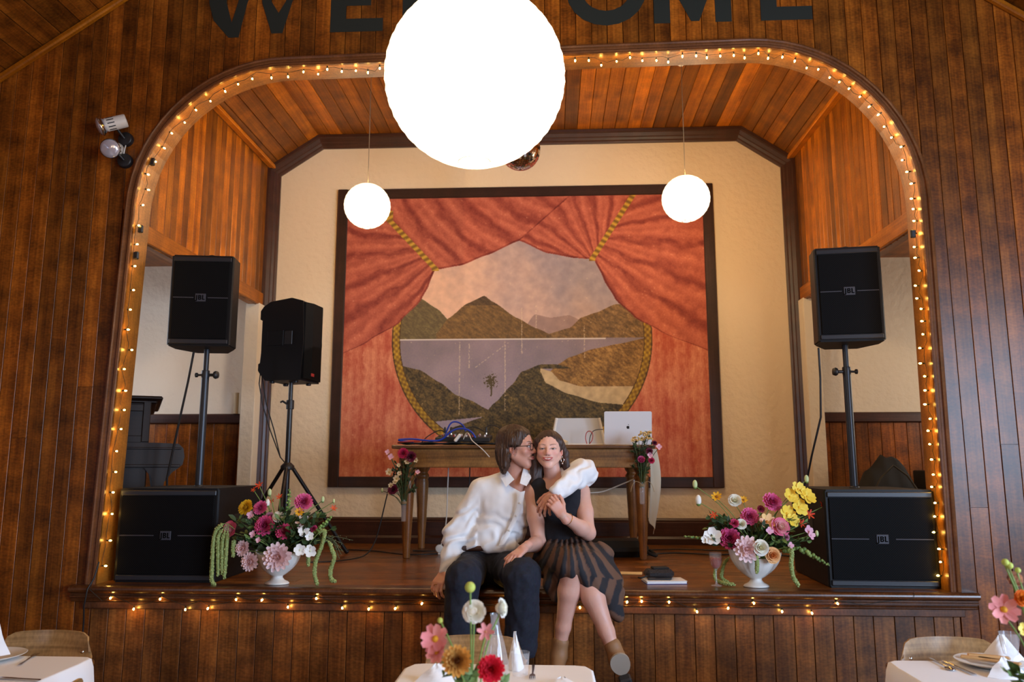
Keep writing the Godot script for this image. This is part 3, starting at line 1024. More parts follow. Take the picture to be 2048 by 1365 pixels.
func build_lights() -> void:
	paper_lantern(Vector3(-0.121, 3.262, 1.30), 0.405, 2.9, "huge round white paper lantern hanging in the hall before the stage", 0.5, 3.1, true)
	paper_lantern(Vector3(-0.121, 3.262, 4.40), 0.405, 2.9, "huge round white paper lantern hanging over the dining tables", 0.5, 3.1, true)
	paper_lantern(Vector3(-0.121, 3.262, 7.50), 0.405, 2.9, "huge round white paper lantern hanging at the rear of the hall", 0.5, 3.1, true)
	paper_lantern(Vector3(-1.196, 3.515, -1.17), 0.178, 1.12, "small white paper lantern hung from a dark ceiling rose", 1.25, 2.2, false)
	paper_lantern(Vector3(1.232, 3.525, -1.15), 0.180, 1.11, "small white paper lantern hung from a white ceiling rose", 1.4, 2.2, false)
	# mirror ball with its square facets
	var t := thing("mirror_ball", "silver mirror ball half hidden by the huge lantern", "mirror ball", Vector3(-0.015, 3.935, -1.15))
	var core := MB.new()
	core.ball(Vector3.ZERO, Vector3.ONE * 0.152, 16, 24)
	put("core", core, M.black_plastic, t)
	var fc := MB.new()
	var rows := 26
	for i in rows:
		var a := lerpf(-PI / 2 + 0.06, PI / 2 - 0.06, (i + 0.5) / rows)
		var cnt := maxi(6, int(2.0 * rows * cos(a)))
		for k in cnt:
			var th := TAU * k / cnt
			var d := Vector3(cos(a) * cos(th), sin(a), cos(a) * sin(th))
			var u := Vector3(-sin(th), 0, cos(th)).rotated(d, rng.randf_range(-0.03, 0.03)); var vv := d.cross(u)
			var tilt := d + u * rng.randf_range(-0.05, 0.05) + vv * rng.randf_range(-0.05, 0.05)
			var uu := (u - tilt * u.dot(tilt)).normalized() * 0.0083
			var v2 := tilt.cross(uu).normalized() * 0.0083
			var c := d * 0.1555
			fc.quad(c - uu + v2, c + uu + v2, c + uu - v2, c - uu - v2) if (uu.cross(-v2)).dot(d) > 0 else fc.quad(c - uu - v2, c + uu - v2, c + uu + v2, c - uu + v2)
	put("mirror_facets", fc, M.mirror, t).set_meta("kind", "stuff")
	var cd := MB.new()
	cd.tube([Vector3(0, 0.15, 0), Vector3(0, 0.70, 0)], 0.003, 6)
	put("cord", cd, M.black_plastic, t)

	# fairy lights round the stage opening
	var s := thing("fairy_lights", "warm fairy lights strung round the arched stage opening", "string lights", Vector3.ZERO)
	var bulb := MB.new()
	bulb.lathe([[0.0, -0.008], [0.0050, -0.003], [0.0050, 0.005], [0.0, 0.010]], 5)
	var bulb_mesh := bulb.mesh()
	var base := MB.new()
	base.lathe([[0.0035, -0.022], [0.0045, -0.018], [0.0045, -0.007]], 6)
	var base_mesh := base.mesh()
	var glow := mat("fairy bulb", Color(1, 0.9, 0.6), 0.3)
	glow.emission_enabled = true
	glow.emission = Color(1.0, 0.78, 0.36)
	glow.emission_energy_multiplier = 80.0
	bulb_mesh.surface_set_material(0, glow)
	base_mesh.surface_set_material(0, M.green_cable)
	var path := arch_path()
	var cum := [0.0]
	for k in range(1, path.size()): cum.append(cum[-1] + path[k].distance_to(path[k - 1]))
	var total: float = cum[-1]
	var run := 0.10
	var wire := []
	var k0 := 1
	while run < total - 0.05:
		while cum[k0] < run: k0 += 1
		var p := path[k0 - 1].lerp(path[k0], (run - cum[k0 - 1]) / (cum[k0] - cum[k0 - 1]))
		var d := (path[k0] - path[k0 - 1]).normalized()
		var into := Vector2(d.y, -d.x)
		var z := -0.035 + rng.randf_range(-0.03, 0.025)
		wire.append(Vector3(p.x + into.x * 0.008, p.y + into.y * 0.008, z))
		var far := rng.randf_range(0.018, 0.034)
		var bp := Vector3(p.x + into.x * far, p.y + into.y * far, z + rng.randf_range(-0.01, 0.012))
		place_bulb(s, bulb_mesh, base_mesh, bp, Vector3(into.x, into.y, rng.randf_range(-0.4, 0.7)).normalized(), 0.0024)
		var f := run / total
		run += (0.135 if f < 0.22 else 0.105 if f < 0.36 else 0.088 if f < 0.60 else 0.078) * rng.randf_range(0.85, 1.15)
		wire.append(Vector3(p.x + d.x * 0.04 + into.x * rng.randf_range(0.004, 0.014), p.y + d.y * 0.04 + into.y * rng.randf_range(0.004, 0.014), z + rng.randf_range(-0.02, 0.02)))
	var wb := MB.new()
	wb.tube(wire, 0.0016, 4)
	put("wire", wb, M.green_cable, s)
	for q in [[-2.30, 3.44], [-2.345, 3.0], [-2.36, 2.83], [2.36, 2.90]]:
		put("plug_joint", cbox(Vector3(q[0], q[1], -0.03), Vector3(0.03, 0.05, 0.022), 0.006), M.black_plastic, s)
	# fairy lights under the stage edge
	var e := thing("fairy_lights", "warm fairy lights looped along the stage edge fascia", "string lights", Vector3.ZERO)
	var spots := [[-2.31, 0.796], [-2.17, 0.737], [-2.02, 0.793], [-1.87, 0.737], [-1.74, 0.744], [-1.58, 0.794], [-1.43, 0.793], [-1.28, 0.756], [-1.12, 0.804], [-0.97, 0.754], [-0.82, 0.75], [-0.67, 0.754], [-0.52, 0.782], [-0.06, 0.765], [0.36, 0.769], [0.62, 0.8], [0.7, 0.805], [0.85, 0.802], [1.0, 0.753], [1.17, 0.773], [1.31, 0.801], [1.46, 0.758], [1.62, 0.751], [1.76, 0.803]]
	wire = [Vector3(-2.425, 0.90, 0.045), Vector3(-2.42, 0.84, 0.082)]
	for q in spots:
		wire.append(Vector3(q[0] - 0.05, 0.775 + rng.randf_range(-0.012, 0.012), 0.048))
		wire.append(Vector3(q[0], q[1] + 0.012, 0.050))
		place_bulb(e, bulb_mesh, base_mesh, Vector3(q[0], q[1] - 0.004, 0.056), Vector3(rng.randf_range(-0.4, 0.4), -0.6, 0.6).normalized(), 0.0028)
	wire.append_array([Vector3(1.9, 0.79, 0.05), Vector3(2.0, 0.81, 0.053), Vector3(2.12, 0.82, 0.056), Vector3(2.16, 0.835, 0.084), Vector3(2.17, 0.868, 0.06)])
	wb = MB.new()
	wb.tube(wire, 0.0016, 4)
	put("wire", wb, M.green_cable, e)
	# a mains lead that drops from the lights past the stage edge
	wb = MB.new()
	wb.tube([Vector3(-2.40, 0.99, 0.045), Vector3(-2.414, 0.90, 0.06), Vector3(-2.43, 0.845, 0.09), Vector3(-2.445, 0.75, 0.085), Vector3(-2.46, 0.66, 0.05), Vector3(-2.472, 0.55, 0.03), Vector3(-2.47, 0.3, 0.02), Vector3(-2.46, 0.02, 0.03)], 0.0045, 6)
	tag(put("mains_lead", wb, M.black_cable), "thin black lead dropping past the end of the stage edge", "cable")

	# two spotlight heads on the boards
	for q in [[Vector3(-2.462, 3.575, 0.0), Vector3(-2.502, 3.640, 0.105), Vector3(-0.85, -0.40, 0.36), "white cylindrical spotlight with vent slots aimed along the board wall"], [Vector3(-2.455, 3.432, 0.0), Vector3(-2.488, 3.478, 0.095), Vector3(0.22, -0.34, 0.90), "white spotlight facing out, its round lens showing"]]:
		var sp := thing("spotlight", q[3], "spotlight", q[0], 0.0, "spotlights on the board wall")
		var bs := MB.new()
		bs.xf = Transform3D(Basis(Vector3.RIGHT, PI / 2), Vector3.ZERO)
		bs.lathe([[0.046, 0.0], [0.046, 0.022], [0.040, 0.034], [0.0, 0.036]], 24)
		put("wall_base", bs, M.black_plastic, sp)
		var c: Vector3 = q[1] - q[0]
		var dir: Vector3 = q[2].normalized()
		var ar := MB.new()
		ar.tube([Vector3(0, 0.0, 0.03), c * 0.5 + Vector3(0, 0, 0.01), c - dir * 0.01], 0.009, 8)
		put("arm", ar, M.black_plastic, sp)
		var hd := MB.new()
		var yb := -dir
		var xb := yb.cross(Vector3(0.1, 0.2, 1)).normalized()
		hd.xf = Transform3D(Basis(xb, yb, xb.cross(yb)).scaled(Vector3.ONE * 1.22), c)
		hd.lathe([[0.030, -0.035], [0.034, -0.03], [0.034, 0.062], [0.031, 0.068], [0.0, 0.070]], 24)
		put("housing", hd, M.spot_white, sp)
		var sl := MB.new()
		sl.xf = hd.xf
		for k in 12:
			var a := TAU * k / 12
			var old := sl.xf
			sl.xf = hd.xf * Transform3D(Basis(Vector3.UP, a), Vector3.ZERO)
			sl.box(Vector3(0.0338, -0.006, 0), Vector3(0.0015, 0.034, 0.005), 0.0)
			sl.xf = old
		put("vent_slots", sl, M.black_plastic, sp)
		var lm := MB.new()
		lm.xf = hd.xf
		lm.lathe([[0.0, -0.078], [0.030, -0.074], [0.044, -0.064], [0.047, -0.056], [0.040, -0.044], [0.026, -0.03]], 24, Vector3.ZERO, false)
		put("reflector_lamp", lm, M.lamp_glass, sp)
		var ri := MB.new()
		ri.xf = hd.xf
		ri.lathe([[0.0475, -0.060], [0.049, -0.056], [0.046, -0.050], [0.036, -0.040]], 24, Vector3.ZERO, false)
		put("lamp_rim", ri, M.chrome, sp)
	var ld := MB.new()
	ld.tube([Vector3(-2.455, 3.535, 0.02), Vector3(-2.452, 3.50, 0.035), Vector3(-2.458, 3.47, 0.03)], 0.004, 6)
	tag(put("spotlight_lead", ld, M.spot_white), "short white lead linking the two wall spotlights", "cable")


var bulbs_lit := 0


func place_bulb(parent: Node3D, bm: Mesh, cm: Mesh, at: Vector3, dir: Vector3, energy: float) -> void:
	var o := MeshInstance3D.new()
	o.name = "bulb"
	o.mesh = bm
	var xb := dir.cross(Vector3(0.3, 0.1, 1)).normalized()
	o.transform = Transform3D(Basis(xb, dir, xb.cross(dir)), at)
	parent.add_child(o, true)
	var c := MeshInstance3D.new()
	c.name = "bulb_holder"
	c.mesh = cm
	o.add_child(c, true)
	bulbs_lit += 1
	if bulbs_lit % 3 == 0: omni(Vector3.ZERO, Color(1.0, 0.66, 0.22), energy, 0.01, o, 3.0)


# ---------------------------------------------------------------- sound equipment
func upright(b: MB, poly: PackedVector2Array, y0: float, y1: float) -> void:
	# footprint given as (x, z) points
	var q := PackedVector2Array()
	for p in poly: q.append(Vector2(p.x, -p.y))
	var old := b.xf
	b.xf = old * Transform3D(Basis(Vector3(1, 0, 0), Vector3(0, 0, -1), Vector3(0, 1, 0)), Vector3.ZERO)
	b.plate(q, y0, y1)
	b.xf = old


func badge(parent: Node3D, at: Vector3, w: float, h: float) -> void:
	var p := put("badge", cbox(at, Vector3(w, h, 0.005), 0.0015), M.badge_grey, parent)
	var t := TextMesh.new()
	var f := SystemFont.new()
	f.font_names = PackedStringArray(["Droid Sans"])
	f.font_weight = 700
	t.font = f
	t.text = "JBL"
	t.font_size = 64
	t.pixel_size = h * 0.62 / 48.0
	t.depth = 0.002
	t.curve_step = 0.5
	var o := put("lettering", t, M.badge_ink, p)
	o.position = at + Vector3(0, 0, 0.0035)
	o.scale = Vector3(0.9, 1.0, 1.0)


func speaker_cabinet(t: Node3D, w: float, h: float, d: float, taper: float, badge_y: float) -> void:
	# front at z = 0 facing +z, floor of the cabinet at y = 0
	var hw := w / 2
	var b := MB.new()
	upright(b, PackedVector2Array([Vector2(-hw + 0.008, 0), Vector2(hw - 0.008, 0), Vector2(hw, -0.010), Vector2(hw, -d * 0.45), Vector2(hw - taper, -d), Vector2(-hw + taper, -d), Vector2(-hw, -d * 0.45), Vector2(-hw, -0.010)]), 0.008, h - 0.008)
	upright(b, PackedVector2Array([Vector2(-hw + 0.014, -0.006), Vector2(hw - 0.014, -0.006), Vector2(hw - 0.008, -0.016), Vector2(hw - 0.008, -d * 0.45), Vector2(hw - taper - 0.006, -d + 0.008), Vector2(-hw + taper + 0.006, -d + 0.008), Vector2(-hw + 0.008, -d * 0.45), Vector2(-hw + 0.008, -0.016)]), 0.0, h)
	put("cabinet", b, M.cabinet, t)
	for s in [[-1, 0.022, h - 0.044], [1, 0.022, h - 0.044]]:
		put("front_bar", cbox(Vector3(0, h - 0.028 if s[0] > 0 else 0.028, 0.004), Vector3(w - 0.03, 0.030, 0.012), 0.004), M.bar_grey, t)
	var g := MB.new()
	g.uvs = 1.0 / 0.013
	g.box(Vector3(0, h / 2, 0.004), Vector3(w - 0.045, h - 0.092, 0.010), 0.003)
	put("grille", g, M.grille, t)
	var ln := MB.new()
	for s in [-1.0, 1.0]: ln.box(Vector3(s * (w - 0.05) * 0.315, badge_y, 0.0095), Vector3((w - 0.05) * 0.37, 0.006, 0.003), 0.001)
	put("grille_band", ln, M.badge_grey, t).set_meta("kind", "stuff")
	badge(t, Vector3(0, badge_y, 0.011), 0.066, 0.052)


func build_sound() -> void:
	var rows := [[-1.0, Vector3(-2.085, 1.405, -0.47), "flowers with yellow and pink dahlias", "piano wing"], [1.0, Vector3(2.075, 1.405, -0.47), "flowers with yellow gladiolus", "storage wing"]]
	for r in rows:
		var s: float = r[0]
		var sub := thing("subwoofer", "large black subwoofer box behind the " + r[2], "subwoofer", Vector3(s * 2.073, S, -0.075), 0.0 if s < 0 else -0.03, "subwoofers at the ends of the stage")
		speaker_cabinet(sub, 0.61, 0.545, 0.70, 0.0, 0.27)
		for q in [-1.0, 1.0]:
			var hd := MB.new()
			hd.box(Vector3(q * 0.305, 0.33, -0.32), Vector3(0.006, 0.10, 0.16), 0.002)
			put("side_handle", hd, M.black_plastic, sub)
		var cup := MB.new()
		cup.lathe([[0.03, 0.545], [0.03, 0.553], [0.022, 0.555]], 16, Vector3(0, 0, -0.395))
		put("pole_socket", cup, M.black_plastic, sub)
		var px: float = s * 2.073 + (0.0 if s < 0 else 0.011)
		var pole := thing("speaker_pole", "dark steel telescopic pole carrying the loudspeaker by the " + r[3], "pole", Vector3(px, 1.415, -0.47), 0.0, "speaker poles standing on the subwoofers")
		var lo := MB.new()
		lo.lathe([[0.024, 0.0], [0.024, 0.70], [0.026, 0.70], [0.026, 0.74], [0.024, 0.745]], 20)
		put("lower_tube", lo, M.steel_dark, pole)
		var up := MB.new()
		up.lathe([[0.0175, 0.72], [0.0175, 0.905]], 20)
		put("upper_tube", up, M.steel_dark, pole)
		for q in [[0.0, s], [0.0, -s]]:
			var kn := MB.new()
			var dirx: float = q[1] * -1.0
			var big := dirx * s < 0
			kn.xf = Transform3D(Basis(Vector3(0, 0, 1), -dirx * PI / 2), Vector3(0, 0.715, 0))
			if big: kn.lathe([[0.010, 0.02], [0.010, 0.055], [0.022, 0.058], [0.027, 0.068], [0.022, 0.084], [0.0, 0.088]], 14)
			else: kn.lathe([[0.007, 0.02], [0.007, 0.052], [0.015, 0.054], [0.016, 0.066], [0.0, 0.068]], 12)
			put("clamp_knob", kn, M.black_plastic, pole)
		var sp := thing("loudspeaker", "black loudspeaker on a pole beside the " + r[3], "loudspeaker", Vector3(px - s * 0.015, 2.30, -0.30), -s * 0.15, "loudspeakers on poles")
		speaker_cabinet(sp, 0.395, 0.60, 0.36, 0.09, 0.315)
		var ey := MB.new()
		var pts := []
		for k in 9: pts.append(Vector3(0.02 + 0.035 * cos(PI * k / 8), 0.60 + 0.03 * sin(PI * k / 8), -0.12))
		ey.tube(pts, 0.005, 6)
		put("rigging_eye", ey, M.steel_dark, sp)
		var cb := MB.new()
		if s < 0: cb.tube([Vector3(-2.20, 2.296, -0.55), Vector3(-2.24, 2.10, -0.58), Vector3(-2.30, 1.85, -0.62), Vector3(-2.35, 1.65, -0.66), Vector3(-2.40, 1.45, -0.70), Vector3(-2.42, 1.2, -0.78), Vector3(-2.42, 0.885, -0.84)], 0.008, 8)
		else: cb.tube([Vector3(1.945, 2.296, -0.55), Vector3(1.955, 2.1, -0.58), Vector3(1.95, 1.85, -0.60), Vector3(1.915, 1.6, -0.72), Vector3(1.90, 1.44, -0.80), Vector3(1.89, 1.415, -0.82), Vector3(1.90, 1.2, -0.84), Vector3(1.90, 0.875, -0.85)], 0.007, 8)
		tag(put("speaker_cable", cb, M.black_cable), "black cable hanging from the loudspeaker by the " + r[3], "cable", "speaker cables")
	# the third loudspeaker, turned side on, and its tripod
	var t := thing("loudspeaker", "black moulded loudspeaker seen side on, on a tripod stand", "loudspeaker", Vector3(-1.775, 2.165, -1.3), deg_to_rad(82))
	var b := MB.new()
	# side outline as (depth, height), pushed out across the width
	var out := PackedVector2Array([Vector2(0.15, 0.0), Vector2(0.165, 0.30), Vector2(0.15, 0.60), Vector2(0.06, 0.625), Vector2(-0.11, 0.60), Vector2(-0.165, 0.565), Vector2(-0.19, 0.53), Vector2(-0.19, 0.465), Vector2(-0.172, 0.455), Vector2(-0.172, 0.135), Vector2(-0.19, 0.125), Vector2(-0.19, 0.075), Vector2(-0.17, 0.045), Vector2(-0.13, 0.0)])
	b.xf = Transform3D(Basis(Vector3(0, 0, 1), Vector3(0, 1, 0), Vector3(-1, 0, 0)), Vector3.ZERO)
	b.plate(out, -0.165, 0.165)
	put("cabinet", b, M.cabinet, t)
	var cone := MB.new()
	upright(cone, PackedVector2Array([Vector2(-0.165, 0.10), Vector2(-0.15, 0.17), Vector2(-0.08, 0.20), Vector2(0.08, 0.20), Vector2(0.15, 0.17), Vector2(0.165, 0.10)]), 0.012, 0.590)
	put("grille", cone, M.grille, t)
	put("brand_plate", cbox(Vector3(-0.06, 0.045, 0.201), Vector3(0.05, 0.022, 0.004), 0.001), M.red_badge, t)
	for s in [-1.0, 1.0]:
		var hd := MB.new()
		hd.box(Vector3(s * 0.166, 0.32, 0.045), Vector3(0.008, 0.105, 0.062), 0.003)
		put("side_handle", hd, M.black_plastic, t)
		var pn := MB.new()
		pn.box(Vector3(s * 0.166, 0.32, -0.06), Vector3(0.006, 0.115, 0.13), 0.002)
		put("side_panel", pn, M.cabinet, t)
	for q in [Vector3(0.11, -0.008, 0.09), Vector3(-0.11, -0.008, 0.09), Vector3(0.11, -0.008, -0.10), Vector3(-0.11, -0.008, -0.10)]: put("rubber_foot", cbox(q, Vector3(0.035, 0.018, 0.03), 0.004), M.black_plastic, t)
	var st := thing("tripod_stand", "black tripod speaker stand rising behind the dahlias", "speaker stand", Vector3(-1.775, S, -1.3))
	var tb := MB.new()
	tb.lathe([[0.020, 0.13], [0.020, 1.12]], 18)
	put("pole", tb, M.stand_black, st)
	tb = MB.new()
	tb.lathe([[0.0165, 1.10], [0.0165, 1.303]], 16)
	put("upper_tube", tb, M.stand_black, st)
	tb = MB.new()
	tb.lathe([[0.027, 1.10], [0.029, 1.105], [0.029, 1.165], [0.026, 1.17]], 18)
	put("collar", tb, M.black_plastic, st)
	tb = MB.new()
	tb.tube([Vector3(-0.02, 1.14, 0.02), Vector3(-0.05, 1.16, 0.03), Vector3(-0.065, 1.15, 0.03)], 0.008, 8)
	put("clamp_lever", tb, M.black_plastic, st)
	tb = MB.new()
	tb.lathe([[0.045, 0.645], [0.05, 0.65], [0.05, 0.675], [0.035, 0.69], [0.024, 0.70]], 18)
	put("hub", tb, M.black_plastic, st)
	for k in 3:
		var a := deg_to_rad(200 + k * 120)
		var d := Vector3(cos(a), 0, sin(a))
		tb = MB.new()
		tb.tube([d * 0.045 + Vector3(0, 0.655, 0), d * 0.50 + Vector3(0, 0.02, 0)], 0.0145, 10)
		var lg := put("leg", tb, M.stand_black, st)
		tb = MB.new()
		tb.ball(d * 0.505 + Vector3(0, 0.018, 0), Vector3(0.02, 0.018, 0.02), 6, 10)
		put("rubber_foot", tb, M.black_plastic, lg)
		tb = MB.new()
		tb.tube([Vector3(0, 0.20, 0) + d * 0.02, d * 0.27 + Vector3(0, 0.34, 0)], 0.009, 8)
		put("brace", tb, M.stand_black, st)
	for q in [[2.52, 0.03], [2.38, 0.0]]:
		var cb := MB.new()
		var y: float = q[0]
		cb.tube([Vector3(-1.96, y, -1.33), Vector3(-2.02, y - 0.02, -1.33), Vector3(-2.035, y - 0.22, -1.33), Vector3(-2.0 + q[1], 2.0, -1.33), Vector3(-1.93 + q[1], 1.8, -1.33), Vector3(-1.84, 1.6, -1.32), Vector3(-1.80, 1.56, -1.31)], 0.0045, 6)
		tag(put("speaker_cable", cb, M.black_cable), "thin black lead looping from the upper socket of the side-on loudspeaker" if y > 2.45 else "thin black lead looping from the lower socket of the side-on loudspeaker", "cable", "leads behind the side-on loudspeaker")


# ---------------------------------------------------------------- wings
func build_wings() -> void:
	var p := thing("upright_piano", "dark upright piano standing end on in the wing", "piano", Vector3(-2.69, S, -1.0), deg_to_rad(28))
	# end seen from the hall: x towards the keys, z back along the piano
	var zl := -1.38
	put("case", cbox(Vector3(-0.30, 0.585, zl / 2), Vector3(0.58, 1.13, -zl), 0.008, 2), M.piano, p)
	put("lid", cbox(Vector3(-0.285, 1.163, zl / 2), Vector3(0.70, 0.028, -zl + 0.06), 0.010, 2), M.piano, p)
	put("lid_moulding", cbox(Vector3(-0.29, 1.135, zl / 2), Vector3(0.64, 0.028, -zl + 0.03), 0.010, 2), M.piano, p)
	put("end_stile", cbox(Vector3(-0.035, 0.99, 0.006), Vector3(0.05, 0.29, 0.016), 0.004), M.piano, p)
	put("end_stile", cbox(Vector3(-0.52, 0.99, 0.006), Vector3(0.07, 0.29, 0.016), 0.004), M.piano, p)
	put("end_rail", cbox(Vector3(-0.27, 1.09, 0.006), Vector3(0.42, 0.05, 0.016), 0.004), M.piano, p)
	put("end_rail", cbox(Vector3(-0.27, 0.865, 0.006), Vector3(0.42, 0.05, 0.016), 0.004), M.piano, p)
	var b := MB.new()
	b.plate(PackedVector2Array([Vector2(-0.6, 0.66), Vector2(0.20, 0.66), Vector2(0.225, 0.685), Vector2(0.235, 0.74), Vector2(0.225, 0.80), Vector2(0.19, 0.835), Vector2(0.05, 0.84), Vector2(-0.6, 0.845)]), zl, 0.02)
	put("key_bed", b, M.piano, p)
	put("key_bed_moulding", cbox(Vector3(-0.19, 0.80, 0.024), Vector3(0.80, 0.016, 0.014), 0.004), M.piano, p)
	put("key_bed_moulding", cbox(Vector3(-0.19, 0.675, 0.024), Vector3(0.80, 0.022, 0.014), 0.004), M.piano, p)
	for z in [-0.03, zl + 0.04]:
		b = MB.new()
		b.xf = Transform3D(Basis(), Vector3(0, 0, z))
		b.plate(PackedVector2Array([Vector2(0.05, 0.0), Vector2(0.12, 0.0), Vector2(0.10, 0.10), Vector2(0.09, 0.42), Vector2(0.11, 0.56), Vector2(0.16, 0.63), Vector2(0.20, 0.66), Vector2(-0.03, 0.66), Vector2(0.02, 0.60), Vector2(0.04, 0.5), Vector2(0.045, 0.12)]), -0.045, 0.045)
		put("leg", b, M.piano, p)
	# a pale cardboard tube on the dado rail
	b = MB.new()
	b.lathe([[0.022, 0.0], [0.022, 0.19]], 14)
	b.xf = Transform3D()
	var tube := put("cardboard_tube", b, M.card)
	tube.position = Vector3(-2.655, 2.0, -2.43)
	tag(tube, "short pale tube standing on the dado rail behind the piano", "tube")
	# dark bags and a case in the other wing
	var bag := thing("equipment_bag", "dark slumped equipment bag against the dado boards", "bag", Vector3(2.90, S, -2.03))
	var g := []
	for i in 13:
		var row := []
		for j in 17:
			var u := j / 16.0; var v := i / 12.0
			var hgt := 0.80 * pow(maxf(0.0, sin(PI * clampf(u, 0.0, 1.0))), 0.45) * pow(maxf(0.0, sin(PI * v)), 0.5)
			hgt *= 0.93 + 0.10 * sin(u * 9.0 + v * 3.0) + (0.05 if u > 0.2 and u < 0.55 else -0.03)
			row.append(Vector3(lerpf(-0.30, 0.30, u), hgt, lerpf(0.26, -0.26, v)))
		g.append(row)
	b = MB.new()
	b.sheet(g)
	put("bag_body", b, M.bag_black, bag)
	b = MB.new()
	b.tube([Vector3(-0.24, 0.36, 0.235), Vector3(-0.12, 0.58, 0.235), Vector3(0.0, 0.68, 0.20), Vector3(0.09, 0.60, 0.23), Vector3(0.18, 0.44, 0.25), Vector3(0.24, 0.30, 0.26)], 0.008, 6)
	put("strap", b, M.strap, bag)
	var cs := thing("flight_case", "low dark equipment case with metal corners beside the bag", "case", Vector3(3.50, S, -2.05))
	put("case_body", cbox(Vector3(0, 0.32, 0), Vector3(0.52, 0.64, 0.45), 0.008), M.bag_black, cs)
	for x in [-0.25, 0.25]:
		for y in [0.03, 0.61]:
			put("corner", cbox(Vector3(x, y, 0.215), Vector3(0.05, 0.05, 0.04), 0.012), M.brass_dull, cs)
	put("edge_strip", cbox(Vector3(0, 0.50, 0.228), Vector3(0.50, 0.03, 0.012), 0.003), M.brass_dull, cs)
	put("latch", cbox(Vector3(-0.12, 0.47, 0.236), Vector3(0.06, 0.08, 0.016), 0.004), M.brass_dull, cs)


